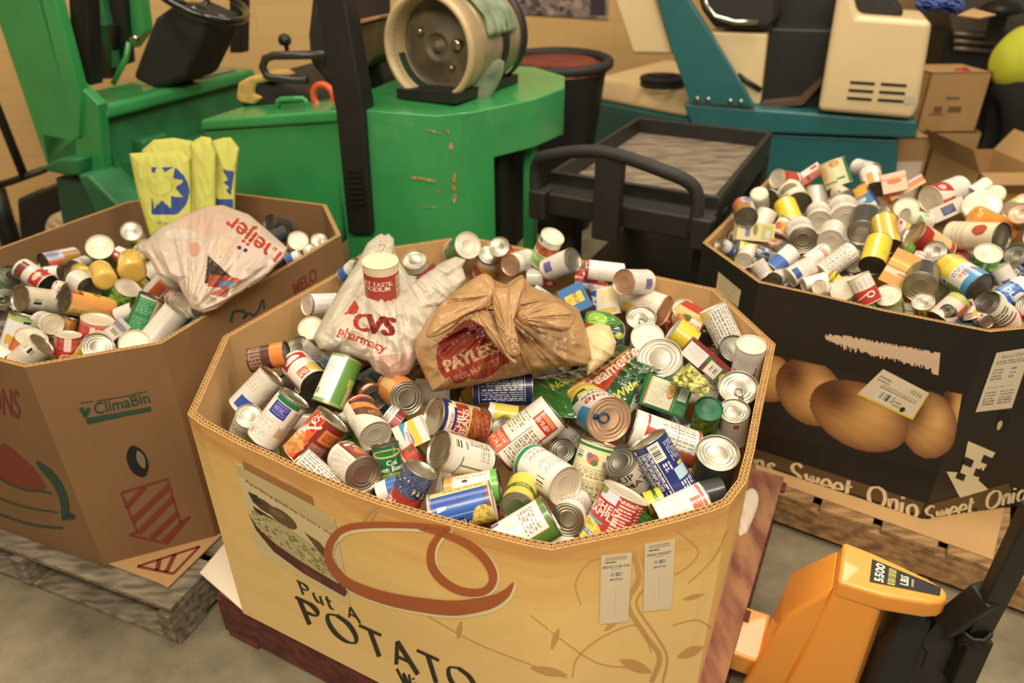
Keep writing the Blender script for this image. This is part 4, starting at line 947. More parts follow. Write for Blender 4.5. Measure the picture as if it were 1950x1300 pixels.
cv = Canvas(130, 72, 1.8, (232, 214, 180)); cv.L(.06, .2, .3, .4, INK, 2); cv.T('6216', .8, .2, .14, INK); cv.L(.2, .4, .9, .55, INK, 2); cv.B(.25, .56, .55, .9); cv.L(.56, .7, .7, .9, INK, 2); cv.E(.76, .84, .045, .09, (50, 46, 40)); cv.R(0, .95, 1, 1, (236, 214, 60)); cv.R(.98, 0, 1, 1, (236, 214, 60))
wall_print('right', 'price_sticker', [(1682, 702), (1770, 748), (1738, 799), (1632, 750)], cv, .0016)
cv = Canvas(60, 100, .6, (230, 212, 180)); cv.T('Sweet Oni', .5, .09, .06, INK); cv.L(.1, .16, .9, .24, INK, 2); cv.L(.1, .3, .4, .5, INK, 4); cv.L(.6, .3, .75, .5, INK, 3); cv.L(.1, .6, .8, .63, INK, 1); cv.L(.1, .68, .42, .92, INK, 5); cv.L(.52, .68, .9, .92, INK, 5)
wall_print('right', 'content_label', [(1897, 671), (1965, 660), (1926, 776), (1857, 784)], cv, .0014)
cv = Canvas(60, 44, 1.2, (222, 202, 160)); cv.L(.14, .12, .9, .22, (120, 110, 90), 1); cv.L(.14, .3, .8, .9, (196, 176, 140), 5)
wall_print('right', 'paper_label', [(1369, 517), (1412, 553), (1406, 585), (1364, 551)], cv, .0014)
wall_strokes('right', 'printed_band', [([(1433 + (1763 - 1433) * t / 30, 873 + (979 - 873) * t / 30) for t in range(31)], 40), ([(1769 + (1925 - 1769) * t / 16, 978 - (978 - 936) * t / 16) for t in range(17)], 36)], M_BROWNP, .0012)
wall_strokes('right', 'printed_word', word('ns Sweet Onio', (1436, 896), (1752, 988), ((5, -37), (5, -37)), 7.6, 2.8, R(8), .05) , M_CREAMP, .0022)
wall_strokes('right', 'printed_word', word('Sweet Onions', (1758, 998), (1990, 941), ((6, -34), (6, -32)), 6.4, 2.4, R(-14), .05), M_CREAMP, .0022)
arrow = [(1838, 862), (1896, 848), (1870, 906), (1893, 902), (1829, 949), (1791, 913), (1815, 911)]
cv = Canvas(70, 90, .9, (226, 206, 170))
wall_strokes('right', 'arrow_print', [([(1869 - 41 * t / 12, 850 + 96 * t / 12) for t in range(13)], [56, 54, 50, 46, 42, 40, 38, 38, 86, 66, 44, 24, 2])], M_CREAMP, .0014)
wall_strokes('right', 'arrow_checker', [([(1881 - 6 * t, 868 + 14 * t) for t in range(2)], 18), ([(1846 - 6 * t, 872 + 14 * t) for t in range(2)], 18), ([(1868 - 5 * t, 890 + 12 * t) for t in range(2)], 3), ([(1866 - 5 * t, 893 + 14 * t) for t in range(2)], 18), ([(1831 - 5 * t, 900 + 12 * t) for t in range(2)], 17)], M_INK, .002)
wall_strokes('right', 'hand_hole', [([(1917 - 13 * t / 8, 782 + 42 * t / 8) for t in range(9)], [6, 16, 22, 24, 24, 24, 22, 16, 5])], mat('hand_hole_shade', (24, 22, 18), .9), .0012)  # flat dark patch painted for the shade inside the hand hole
wall_strokes('right', 'painted_hole_sheen', [([(1906 - 7 * t / 6, 800 + 18 * t / 6) for t in range(7)], [2, 7, 9, 9, 8, 6, 2])], mat('painted_sheen', (196, 180, 110), .6), .0018)  # pale patch painted as sheen showing in the hole

# brown box: print
wall_glyphs('left', 'printed_word', 'ClimaBin', [(176, 767), (281, 746), (287, 765), (180, 789)], M_GRNP)
wall_strokes('left', 'printed_rule', [([(153, 767), (178, 763)], 1.8), ([(184, 763), (248, 752)], 1.8), ([(252, 750), (279, 745)], 1.8), ([(164, 800), (288, 778)], 9), ([(167, 806), (230, 793)], 2), ([(154, 776), (164, 792)], 9), ([(170, 776), (162, 792)], 9)], M_GRNP)
wall_strokes('left', 'arrow_print', [([(231, 938), (319, 911)], 4), ([(231, 938), (262, 1014)], 4), ([(319, 911), (343, 994)], 4), ([(246, 1018), (262, 1012)], 4), ([(246, 1018), (318, 1034)], 4), ([(343, 994), (362, 983)], 4), ([(362, 983), (318, 1034)], 4),
    ([(240, 966), (276, 926)], 10), ([(252, 992), (322, 926)], 11), ([(264, 1014), (330, 948)], 11), ([(288, 1024), (340, 976)], 10), ([(312, 1030), (348, 992)], 8)], M_REDP)
wall_strokes('left', 'barrel_print', [(S2([(-10, 905), (40, 930), (88, 936), (98, 940)], 8), 3), (S2([(-10, 945), (50, 965), (110, 975)], 8), 3), (S2([(-10, 975), (60, 998), (120, 1005)], 8), 4), (S2([(70, 878), (104, 912), (122, 950), (124, 985)], 8), [2, 6, 9, 12, 14, 15, 16, 16, 16, 16, 16, 16, 16, 16, 16, 16, 16, 16, 16, 16, 16, 16, 14, 10, 6]),
    (S2([(118, 986), (140, 984), (128, 976)], 6), 8)], M_GRNP)
wall_strokes('left', 'fruit_print', [(S2([(-12, 868), (30, 896), (62, 915), (86, 930)], 8), [60, 62, 64, 64, 64, 62, 60, 58, 56, 54, 52, 50, 48, 46, 42, 40, 36, 32, 28, 24, 20, 16, 12, 8, 4])], M_REDP, .0009)
wall_glyphs('left', 'printed_word', 'MELONS', [(-70, 730), (36, 742), (40, 796), (-70, 770)], M_REDP)
wall_strokes('left', 'printed_word', [(S2([(440, 613), (444, 594), (462, 592), (468, 600), (462, 606)], 8), 5), (S2([(462, 606), (474, 596), (482, 600), (492, 590), (500, 570), (503, 588)], 6), 4)], M_GRNP)
wall_glyphs('left', 'printed_word', 'MELO', [(556, 540), (600, 508), (604, 532), (560, 562)], M_REDP)
wall_strokes('left', 'hand_hole', [([(250 + 24 * t / 8, 849 + 58 * t / 8) for t in range(9)], [8, 24, 33, 37, 38, 37, 33, 24, 8])], mat('hand_hole_shade', (24, 22, 18), .9), .0012)  # dark fill painted on the wall as shade of the opening
wall_strokes('left', 'can_in_hole', [([(262 + 13 * t / 8, 857 + 34 * t / 8) for t in range(9)], [2, 8, 13, 15, 15, 14, 12, 8, 2])], M_LID, .002)  # tin patch laid on as a can and its highlight in the hole
# ---------------------------------------------------------------- lids
def unit_lid(name, material, seg=40, dish=.013, tab=False):
    """for the +z end of the unit can; dish is the depth as a share of length"""
    d = dish
    prof = [(.486, -.012), (.5, -.008), (.502, .004), (.497, .012), (.486, .013), (.472, .006), (.466, -d * 2.2), (.452, -d * 2.4), (.43, -d * 1.5), (.41, -d * 1.4), (.395, -d * 2.1), (.36, -d * 2.2),
            (.34, -d * 1.5), (.32, -d * 1.6), (.305, -d * 2.2), (.27, -d * 2.2), (.255, -d * 1.7), (.235, -d * 1.8), (.22, -d * 2.1), (.0001, -d * 1.9)]
    mb = MB(); mb.lathe([(r_, .5 + z_) for r_, z_ in prof], seg)
    me = bpy.data.meshes.new(name); me.from_pydata(mb.v, [], mb.f)
    me.materials.append(material)
    bm = bmesh.new(); bm.from_mesh(me); bmesh.ops.remove_doubles(bm, verts=bm.verts, dist=2e-4); bmesh.ops.recalc_face_normals(bm, faces=bm.faces); bm.to_mesh(me); bm.free()
    me.polygons.foreach_set('use_smooth', [True] * len(me.polygons)); return me
def tab_mesh():
    mb = MB(); c = Vector((.12, 0, .497)); ring = [c + Vector((.12 * math.cos(a), .1 * math.sin(a), 0)) for a in [k / 18 * 2 * math.pi for k in range(18)]]
    mb.tube(ring, .024, 8, closed=True); mb.box((.29, 0, .494), (.14, .12, .012)); mb.lathe([(.035, .485), (.035, .503), (.0001, .506)], 12, Matrix.Translation((.3, 0, 0)))
    me = bpy.data.meshes.new('pull_tab'); me.from_pydata([tuple(v) for v in mb.v], [], mb.f); me.polygons.foreach_set('use_smooth', [True] * len(me.polygons)); return me
LIDS = {k: unit_lid('lid_' + k, m) for k, m in (('l', M_LID), ('w', M_LIDW), ('d', M_LIDD), ('p', M_LIDP), ('g', M_LIDG))}
TAB = tab_mesh(); TAB.materials.append(M_LID)
TABB = TAB.copy(); TABB.materials.clear(); TABB.materials.append(mat('blue_tab', (40, 66, 110), .35, .3))

def jar_mesh(name, col, capcol=None):
    prof = [(.0001, .47), (.3, .475), (.42, .46), (.49, .40), (.5, .3), (.5, -.36), (.47, -.44), (.40, -.47), (.0001, -.48)]
    mb = MB(); mb.lathe(prof, 36)
    me = bpy.data.meshes.new(name); me.from_pydata([tuple(v) for v in mb.v], [], mb.f); me.materials.append(mat(name, col, .18, coat=.6, var=.06, vscale=2)); me.polygons.foreach_set('use_smooth', [True] * len(me.polygons)); return me
JARS = {'sauce_jar': ('glass jar of yellow fruit sauce', jar_mesh('yellow_fruit_sauce', (226, 182, 88))), 'orange_jar': ('glass jar of orange sauce', jar_mesh('orange_sauce', (226, 150, 60))), 'pale_jar': ('pale clear plastic cup', jar_mesh('pale_plastic_cup', (232, 222, 196))), 'white_tub': ('round white plastic tub', jar_mesh('white_tub_plastic', (232, 220, 200)))}

# ---------------------------------------------------------------- placing: two end points in the photo, width, which end is nearer, height of the heap
def inside_margin(key, x, y):
    r_ = BINS[key]['rin']; n = len(r_); best = 9; bi = 0
    for i in range(n):
        a, b = r_[i], r_[(i + 1) % n]; e = (b - a).normalized(); d = (x - a.x) * -e.y + (y - a.y) * e.x
        if d < best: best = d; bi = i
    return best, bi
HEAP = {'mid': (.665, .055), 'left': (.655, .06), 'right': (.675, .085)}
def heap_z(key, x, y):
    c = BINS[key]['c']; b, m = HEAP[key]; r2 = ((x - c.x) ** 2 + (y - c.y) ** 2) / .36
    return b + m * max(0, 1 - r2)
def solve_can(key, A, B, D, near, dz, asp=1.45):
    rA, rB = ray(*A), ray(*B); M_ = ((A[0] + B[0]) / 2, (A[1] + B[1]) / 2); rm = ray(*M_)
    z = heap_z(key, *[at(*M_, BINS[key]['z1'])[k] for k in (0, 1)]) + dz
    for it in range(24):
        t = (z - CAM_H) / rm.z; d = D * t / F_PX
        d = max(.035, min(.125, d))
        def ends(de): return CAMP + rA * (t - de), CAMP + rB * (t + de)
        a, b = ends(0); L0 = (a - b).length
        if near == '-': sg, L = 0, L0
        else:
            sg = 1 if near == 'A' else -1; L = max(asp * d, L0 * 1.001)
        de = 0
        if sg:
            lo, hi = 0, L
            for _ in range(30):
                de = (lo + hi) / 2; a, b = ends(sg * de)
                if (a - b).length > L: hi = de
                else: lo = de
            a, b = ends(sg * de)
        ok = True
        for p in (a, b):
            mg, wi = inside_margin(key, p.x, p.y)
            if mg < d * .42:
                i = wi; r_ = BINS[key]['rin']; e = (r_[(i + 1) % len(r_)] - r_[i]).normalized(); nin = Vector((-e.y, e.x))
                front = nin.dot(Vector((rm.x, rm.y))) > 0      # inward normal points away from the camera: a front wall
                if p.z > BINS[key]['z1'] + .05 and not front: continue
                z += -.008 if front else .006; ok = False; break
        if ok: break
    return a, b, d
def orient(a, b, roll):
    c = (a + b) / 2; zx = (a - b).normalized(); v = (CAMP - c).normalized(); y = -(v - zx * v.dot(zx)).normalized(); x = y.cross(zx).normalized()
    M = Matrix((x, y, zx)).transposed()
    return c, M @ Matrix.Rotation(R(roll), 3, 'Z')
ITEMS = []
def put(key, des, A, B, D, near='A', lid='l', roll=0, dz=0, asp=1.45, thick=None, tab=None, label=None, name=None, cat=None):
    a, b, d = solve_can(key, A, B, D, near, dz / 1000.0, asp)
    ITEMS.append(dict(key=key, des=des, a=a, b=b, d=d, near=near, lid=lid, roll=roll, thick=thick, tab=tab, label=label, name=name, cat=cat, px=((A[0] + B[0]) / 2, (A[1] + B[1]) / 2), s=1.0, seen=True))
def segpts(a, b, r_, k=5):
    n = (b - a); L = n.length; n = n / max(L, 1e-6); h = max(0, L / 2 - r_ * .8); c = (a + b) / 2
    return [c + n * h * (2 * i / (k - 1) - 1) for i in range(k)]
def relax(key, iters=45, lim=.05):
    it = [q for q in ITEMS if q['key'] == key]; n = len(it)
    P0 = np.array([[tuple(p) for p in segpts(q['a'], q['b'], q['d'] / 2)] for q in it]); R0 = np.array([(q['thick'] or q['d']) / 2 if q['thick'] else q['d'] / 2 for q in it])
    s = np.ones(n); cam0 = np.array(CAMP)
    for _ in range(iters):
        P = cam0 + (P0 - cam0) * s[:, None, None]; rr = R0 * s; mv = np.zeros(n)
        d = np.linalg.norm(P[:, None, :, None, :] - P[None, :, None, :, :], axis=-1); dm = d.reshape(n, n, -1); ix = dm.argmin(-1); dist = dm.min(-1)
        for i in range(n):
            for j in range(i + 1, n):
                pen = rr[i] + rr[j] - dist[i, j]
                if pen > .004:
                    k = ix[i, j]; pi, pj = P[i, k // 5], P[j, k % 5]; vi = (pi - cam0); vj = (pj - cam0)
                    si = np.linalg.norm(vi) - np.linalg.norm(vj); q = pen * .22 / 1.6
                    if si < 0: mv[i] -= q; mv[j] += q
                    else: mv[i] += q; mv[j] -= q
        s = np.clip(s + np.clip(mv, -.006, .006), 1 - lim, 1 + lim * .8)
    for q, k in zip(it, s):
        q['a'] = CAMP + (q['a'] - CAMP) * float(k); q['b'] = CAMP + (q['b'] - CAMP) * float(k); q['d'] *= float(k)
    # settle whatever pierces a side wall
    for q in it:
        for _ in range(3):
            for p in (q['a'], q['b']):
                mg, wi = inside_margin(key, p.x, p.y)
                if mg < q['d'] * .40 and min(q['a'].z, q['b'].z) < BINS[key]['z1']:
                    r_ = BINS[key]['rin']; e = (r_[(wi + 1) % len(r_)] - r_[wi]).normalized(); sh = Vector((-e.y, e.x, 0)) * min(.02, q['d'] * .42 - mg)
                    q['a'] = q['a'] + sh; q['b'] = q['b'] + sh
def fillers(key, count, names, seed, depth=.085, jit=.02):
    r = random.Random(seed); it = [q for q in ITEMS if q['key'] == key]
    segs = [segpts(q['a'], q['b'], q['d'] / 2) for q in it]; rad = [q['d'] / 2 for q in it]
    c = BINS[key]['c']; made = 0; tries = 0
    while made < count and tries < 6000:
        tries += 1
        x, y = c.x + r.uniform(-.6, .6), c.y + r.uniform(-.6, .6); d = r.uniform(.064, .08); L = d * 1.45
        if inside_margin(key, x, y)[0] < .065: continue
        z = heap_z(key, x, y) - depth + r.uniform(-jit, jit)
        ax = Vector((r.gauss(0, 1), r.gauss(0, 1), r.gauss(0, .45))).normalized()
        p = Vector((x, y, z)); a, b = p + ax * L / 2, p - ax * L / 2
        if min(inside_margin(key, a.x, a.y)[0], inside_margin(key, b.x, b.y)[0]) < .03: continue
        u, v = pix(p)
        if not (-60 < u < 2010 and v < 1180): continue
        S = segpts(a, b, d / 2)
        if any(min((s1 - s2).length for s1 in S[::2] for s2 in sg) < (d / 2 + rr) * .80 for sg, rr in zip(segs, rad) if (sg[2] - p).length < .2): continue
        segs.append(S); rad.append(d / 2); made += 1
        ITEMS.append(dict(key=key, des=r.choice(names), a=a, b=b, d=d, near='A' if a.z > b.z else 'B', lid=r.choice('lldd'), roll=r.uniform(0, 360), thick=None, tab=None, label=None, name=None, cat=None, px=pix(p), s=1.0, seen=False))
# ---------------------------------------------------------------- golden box
m = 'mid'
T = lambda *a, **k: put(m, *a, **k)
T('orange_brown', (546, 672), (478, 686), 48, 'A', 'd'); T('plain_white', (604, 690), (566, 660), 46, 'B', 'l', dz=-15)
T('red_white', (562, 692), (601, 733), 60, 'B', 'd'); T('grey_white_blue', (518, 714), (457, 777), 54, '-', 'l')
T('white_green_strip', (561, 757), (499, 838), 66, '-', 'l'); T('chunky_soup', (634, 798), (569, 870), 74, '-', 'l')
T('fine_print', (568, 872), (634, 932), 54, 'A', 'l'); T('brown_red_side', (692, 903), (656, 872), 70, 'A', 'l', dz=6)
T('orange_brown_wave', (684, 778), (715, 829), 64, 'B', 'w', dz=4); T('green_beans', (733, 846), (747, 922), 54, 'A', 'd')
T('blue_red_stars', (802, 893), (760, 972), 66, 'A', 'l'); T('dole_cup', (812, 812), (760, 837), 50, '-', 'l', thick=.05)
T('plain_orange', (775, 758), (748, 737), 66, 'A', 'l', dz=4); T('chili_beans', (826, 792), (915, 812), 74, 'A', 'l')
T('boxed_print', (836, 856), (919, 880), 74, 'A', 'l', dz=6); T('red_square_print', (1056, 783), (951, 864), 80, 'A', 'd', dz=6)
T('green_hem', (1077, 925), (1009, 880), 78, 'A', 'w', dz=12); T('green_cream_recipe', (1141, 842), (1108, 950), 76, '-', 'l')
T('navy_facts', (1233, 837), (1291, 935), 78, '-', 'l', dz=14); T('navy_facts_corn', (1013, 738), (902, 741), 68, '-', 'l')
T('pineapple', (1160, 798), (1112, 768), 86, 'A', 'p', dz=10, tab='b'); T('long_white_red', (1322, 856), (1200, 812), 74, '-', 'l', dz=-4)
T('green_carton', (1224, 738), (1306, 768), 62, '-', thick=.035, dz=12, name='food_carton')
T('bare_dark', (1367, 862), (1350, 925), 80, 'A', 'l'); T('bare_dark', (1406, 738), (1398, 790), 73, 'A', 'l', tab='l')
T('small_red_square', (1398, 782), (1396, 832), 58, 'A', 'l', dz=-22); T('red_script', (1412, 818), (1340, 818), 56, '-', 'l', dz=34)
T('red_foot_print', (1431, 656), (1418, 716), 56, 'A', 'w'); T('red_green_carton', (1308, 656), (1390, 726), 40, '-', thick=.03, name='food_carton')
T('plain_white', (1256, 681), (1262, 712), 84, 'A', 'l', asp=.8, dz=4); T('cream_white', (1233, 643), (1228, 668), 62, 'A', 'w', asp=1.0)
T('bare_dark', (1221, 605), (1216, 655), 57, 'A', 'l', tab='l', dz=10); T('white_violet_square', (1265, 592), (1190, 564), 60, 'A', 'p')
T('violet_patch', (1188, 537), (1228, 537), 50, 'A', 'p'); T('red_yellow_soup', (1357, 632), (1302, 600), 60, 'A', 'd', tab='l')
T('red_bar', (1314, 577), (1300, 606), 44, 'A', 'w'); T('fine_print', (1358, 586), (1392, 655), 54, '-', 'w')
T('plain_yellow', (1283, 626), (1318, 652), 52, '-', 'w', dz=8); T('bare_dark', (1400, 664), (1378, 700), 58, 'A', 'd', dz=-12)
T('blue_yellow_badge', (1083, 545), (1106, 592), 50, '-', 'l', thick=.035, name='food_carton'); T('blue_corner', (1148, 548), (1158, 600), 52, '-', 'w')
T('red_bar', (1158, 540), (1098, 530), 38, 'A', 'l'); T('crimson_hem', (1186, 520), (1114, 512), 38, '-', 'l')
T('red_top', (1060, 527), (1005, 526), 38, 'A', 'd'); T('lime_orange', (1057, 447), (1034, 494), 46, 'A', 'w', dz=30)
T('violet_patch', (1090, 494), (1044, 512), 46, 'A', 'l', dz=10); T('plain_white', (972, 504), (1004, 494), 42, 'A', 'p')
T('orange_food', (932, 484), (920, 524), 46, 'A', 'l'); T('green_side', (891, 467), (868, 480), 51, 'A', 'w', dz=16)
T('yellow_ring', (789, 494), (800, 534), 46, 'A', 'l'); T('blue_foot', (679, 504), (655, 524), 30, 'A', 'l', dz=-10)
T('lilac_rim', (584, 580), (638, 578), 42, 'A', 'w'); T('yellow_green_tub', (592, 624), (606, 656), 48, 'A', 'w')
T('dull_blue', (606, 704), (640, 688), 34, 'A', 'l', dz=-20); T('blue_pasta', (938, 952), (824, 981), 80, 'A', 'w')
T('white_green_orange', (951, 924), (850, 942), 66, 'A', 'd', dz=-16); T('yellow_green_bands', (984, 965), (996, 926), 62, 'A', 'l', dz=-4)
T('leaf_green_white', (1050, 982), (957, 1038), 86, '-', 'l'); T('plain_white', (1080, 989), (1098, 960), 64, 'A', 'l', dz=-10)
T('crushed_pineapple', (1192, 938), (1142, 1034), 92, 'A', 'w', asp=1.2); T('soup_white_brown', (1180, 878), (1224, 926), 70, 'A', 'd')
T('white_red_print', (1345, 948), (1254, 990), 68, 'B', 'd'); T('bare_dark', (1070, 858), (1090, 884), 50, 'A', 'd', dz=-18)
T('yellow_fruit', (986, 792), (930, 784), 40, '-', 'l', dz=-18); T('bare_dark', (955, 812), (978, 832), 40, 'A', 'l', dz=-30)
T('red_tomato', (800, 858), (772, 880), 46, '-', 'l', dz=-22); T('pink_red', (736, 786), (764, 806), 42, '-', 'l', dz=-14)
T('black_red', (712, 758), (692, 738), 50, 'A', 'd', dz=-16); T('green_white_panel', (662, 683), (623, 773), 64, 'B', 'd', dz=10)
T('plain_white', (474, 792), (462, 822), 50, 'A', 'l', dz=-16); T('leafy_green', (1350, 778), (1340, 812), 52, 'A', 'g', dz=-6)
T('yellow_green_bands', (1262, 948), (1230, 960), 46, '-', 'l', dz=-20); T('bare_dark', (1376, 930), (1340, 940), 50, '-', 'd', dz=-20)
T('red_tomato', (950, 470), (965, 490), 40, 'A', 'l', dz=-4); T('fine_print', (1010, 560), (1040, 580), 46, '-', 'l', dz=-10)
T('cream_white', (650, 810), (668, 796), 40, 'A', 'l', dz=-24); T('blue_foot', (722, 940), (762, 925), 46, '-', 'l', dz=-18)
T('fine_print', (1220, 690), (1190, 700), 46, '-', 'l', dz=-22)
# ---------------------------------------------------------------- brown box
m = 'left'
T('leafy_green', (190, 470), (204, 494), 48, 'A', 'w', dz=18); T('tan_orange_lilac', (82, 500), (144, 487), 36, 'A', 'd'); T('brown_white_red', (40, 510), (90, 542), 42, 'B', 'd', dz=8)
T('green_print', (22, 524), (-8, 546), 40, 'A', 'd'); T('bare_dark', (9, 573), (0, 560), 46, 'A', 'l', tab='l'); T('cream_barcode', (39, 568), (109, 577), 50, 'A', 'l')
T('yellow_orange', (121, 571), (208, 591), 50, 'A', 'd', dz=12); T('cream_white', (172, 550), (148, 534), 44, 'A', 'd'); T('sauce_jar', (202, 536), (190, 512), 42, 'A', dz=12)
T('sauce_jar', (252, 520), (250, 494), 50, 'A', dz=16); T('sauce_jar', (162, 524), (150, 515), 32, 'A', dz=0); T('plain_white', (141, 509), (162, 500), 28, 'A', 'd')
T('violet_patch', (116, 518), (88, 521), 28, '-', 'l', dz=-10); T('red_white', (108, 548), (124, 552), 30, '-', 'l', dz=-6); T('red_bar', (222, 482), (258, 498), 30, '-', 'l')
T('yellow_ring', (250, 440), (262, 462), 38, 'A', 'l'); T('leafy_green', (244, 548), (220, 592), 46, 'A', 'w', dz=-4); T('orange_square', (338, 520), (300, 560), 52, 'A', 'w', dz=6)
T('green_print', (288, 564), (260, 628), 46, 'A', 'd'); T('cream_white', (338, 590), (290, 648), 52, '-', 'w', dz=6); T('plain_white', (256, 653), (258, 680), 54, 'A', 'w')
T('pale_blue_carton', (237, 616), (194, 648), 26, '-', thick=.03, name='food_carton', dz=8); T('red_peach', (186, 608), (174, 684), 58, 'A', 'w', dz=-6); T('red_ring', (130, 637), (126, 700), 46, 'A', 'w')
T('plain_yellow', (187, 661), (166, 690), 58, 'A', 'l', dz=4); T('cream_barcode', (80, 655), (36, 692), 50, '-', 'l', dz=10); T('orange_top', (60, 642), (36, 700), 56, 'A', 'w', dz=-6)
T('fruit_white_lime', (46, 602), (22, 672), 50, 'A', 'l'); T('plain_white', (100, 617), (80, 612), 40, 'A', 'w', dz=8); T('plain_orange', (130, 606), (121, 642), 34, '-', 'l', dz=-8)
T('red_tomato', (10, 622), (0, 662), 40, 'A', 'd'); T('cream_white', (224, 601), (256, 588), 30, '-', 'l'); T('plain_white', (378, 590), (356, 602), 30, 'A', 'l'); T('red_white', (350, 574), (330, 570), 34, 'A', 'w', dz=-8)
T('bare_dark', (514, 424), (548, 434), 32, 'A', 'd'); T('bare_dark', (548, 440), (520, 452), 30, '-', 'd', dz=-10); T('orange_food', (568, 458), (564, 476), 38, 'A', 'w'); T('plain_white', (608, 458), (606, 480), 32, 'A', 'l')
T('blue_foot', (572, 486), (548, 496), 24, '-', 'w'); T('red_tomato', (96, 690), (78, 676), 30, 'A', 'l', dz=-10); T('lilac_rim', (98, 648), (108, 640), 26, 'A', 'l', dz=-10); T('leafy_green', (4, 600), (-20, 590), 40, 'A', 'l', dz=-6)
T('cream_white', (16, 690), (-18, 672), 44, '-', 'l'); T('yellow_ring', (284, 470), (270, 480), 34, 'A', 'l', dz=-14); T('plain_white', (230, 500), (245, 480), 30, '-', 'l', dz=-14)
T('orange_food', (330, 560), (350, 590), 34, 'A', 'l', dz=-14); T('red_white', (-30, 600), (-60, 620), 46, 'A', 'l'); T('plain_orange', (-34, 650), (-70, 640), 46, '-', 'l'); T('chili_beans', (-30, 545), (-60, 560), 44, 'A', 'l')
T('cream_barcode', (540, 470), (520, 490), 34, '-', 'l', dz=-16); T('fine_print', (590, 476), (600, 490), 26, 'A', 'l', dz=-10)
# ---------------------------------------------------------------- onion box
m = 'right'
T('red_white', (1466, 374), (1500, 362), 40, 'A', 'd'); T('red_tomato', (1480, 340), (1514, 346), 36, 'A', 'w'); T('red_white_strip', (1520, 346), (1560, 320), 24, '-', thick=.03, name='food_carton', dz=20)
T('cream_green_sides', (1583, 308), (1598, 354), 50, '-', 'w', dz=30); T('plain_white', (1664, 326), (1632, 318), 32, 'A', 'w', dz=26); T('orange_stripes', (1656, 330), (1666, 363), 40, 'B', 'd', dz=20)
T('yellow_blue_fish', (1624, 360), (1653, 402), 50, '-', 'l', dz=22); T('salmon_bar', (1690, 377), (1755, 341), 18, '-', thick=.03, name='food_carton', dz=34); T('orange_carrot', (1700, 330), (1706, 366), 42, '-', 'l', thick=.04, name='food_carton', dz=16)
T('red_foot_print', (1726, 395), (1730, 430), 44, 'A', 'w', dz=10); T('cream_white', (1560, 352), (1562, 396), 38, '-', 'w', dz=16); T('plain_white', (1593, 395), (1602, 380), 38, 'A', 'p', dz=6)
T('plain_white', (1611, 420), (1604, 398), 58, 'A', 'w', dz=8); T('plain_white', (1560, 423), (1558, 404), 44, 'A', 'w', dz=8); T('bare_dark', (1641, 443), (1648, 410), 51, 'A', 'l', dz=12); T('cream_white', (1581, 460), (1586, 440), 46, 'A', 'w', dz=6)
T('plain_white', (1529, 457), (1522, 436), 52, 'A', 'l', dz=6); T('plain_yellow', (1494, 388), (1512, 432), 42, 'B', 'd', dz=10); T('yellow_ring', (1504, 364), (1520, 390), 50, 'B', 'd', dz=10); T('tan_orange_lilac', (1415, 394), (1421, 414), 42, 'B', 'd')
T('cream_white', (1462, 402), (1448, 434), 38, '-', 'w', dz=6); T('pale_jar', (1445, 366), (1448, 396), 34, 'A'); T('cream_lime_carton', (1401, 438), (1471, 444), 34, '-', thick=.04, name='food_carton', dz=8); T('yellow_fruit', (1404, 472), (1436, 480), 30, '-', 'l')
T('navy_facts', (1438, 476), (1462, 486), 26, '-', 'l', dz=-8); T('blue_foot', (1372, 464), (1394, 478), 26, 'A', 'l'); T('cream_white', (1416, 496), (1424, 480), 32, 'A', 'w', dz=-6); T('fine_print', (1440, 500), (1458, 524), 32, '-', 'w')
T('blue_foot', (1510, 478), (1470, 514), 36, '-', 'w', dz=6); T('grey_white_blue', (1545, 505), (1504, 529), 40, '-', 'w', dz=4); T('fine_print', (1564, 520), (1622, 478), 40, '-', 'w', dz=10); T('soup_white_brown', (1474, 534), (1490, 524), 32, 'A', 'd', dz=-6)
T('red_foot_print', (1536, 502), (1570, 478), 34, 'A', 'w', dz=-8); T('plain_yellow', (1661, 506), (1674, 460), 48, 'A', 'd', dz=8); T('yellow_stripes', (1682, 418), (1692, 470), 46, 'B', 'd', dz=10); T('gold_brown', (1730, 486), (1692, 546), 46, '-', 'l', thick=.045, name='food_carton', dz=6)
T('bare_dark', (1752, 546), (1758, 520), 59, 'A', 'l', dz=8); T('dole_tall', (1867, 548), (1800, 508), 60, 'A', 'd', dz=14); T('green_bean_picture', (1882, 482), (1864, 526), 48, 'A', 'w', dz=4); T('cream_red_oval', (1908, 452), (1812, 448), 56, 'A', 'd', dz=18)
T('cream_red_arch', (1741, 444), (1798, 482), 52, 'A', 'l', dz=14); T('white_tub', (1870, 389), (1868, 402), 66, 'A', asp=.4, dz=26); T('pale_jar', (1897, 367), (1892, 382), 34, 'A', dz=22)
T('red_top', (1772, 380), (1826, 360), 52, 'A', 'w', dz=24); T('navy_panel', (1770, 415), (1831, 388), 28, '-', thick=.035, name='food_carton', dz=30); T('orange_jar', (1848, 408), (1930, 446), 44, '-', dz=8)
T('white_green_spot', (1722, 414), (1766, 424), 36, 'A', 'w'); T('yellow_fruit', (1674, 400), (1694, 424), 30, 'A', 'l'); T('red_white', (1700, 428), (1722, 440), 34, '-', 'l'); T('red_script', (1658, 574), (1633, 526), 44, '-', 'w')
T('plain_white', (1607, 549), (1618, 560), 52, 'A', 'w', asp=.5); T('lime_badge', (1690, 562), (1700, 600), 48, 'A', 'w'); T('yellow_green_check', (1758, 574), (1764, 606), 40, 'A', 'l'); T('pale_pink_green', (1828, 572), (1786, 610), 46, '-', 'l')
T('red_white', (1836, 572), (1848, 606), 28, '-', 'l'); T('cream_print_red_corner', (1878, 578), (1924, 612), 52, 'A', 'd'); T('blue_white_big', (1952, 545), (1900, 574), 46, '-', 'w', dz=6); T('bare_dark', (1935, 485), (1950, 500), 42, 'A', 'd')
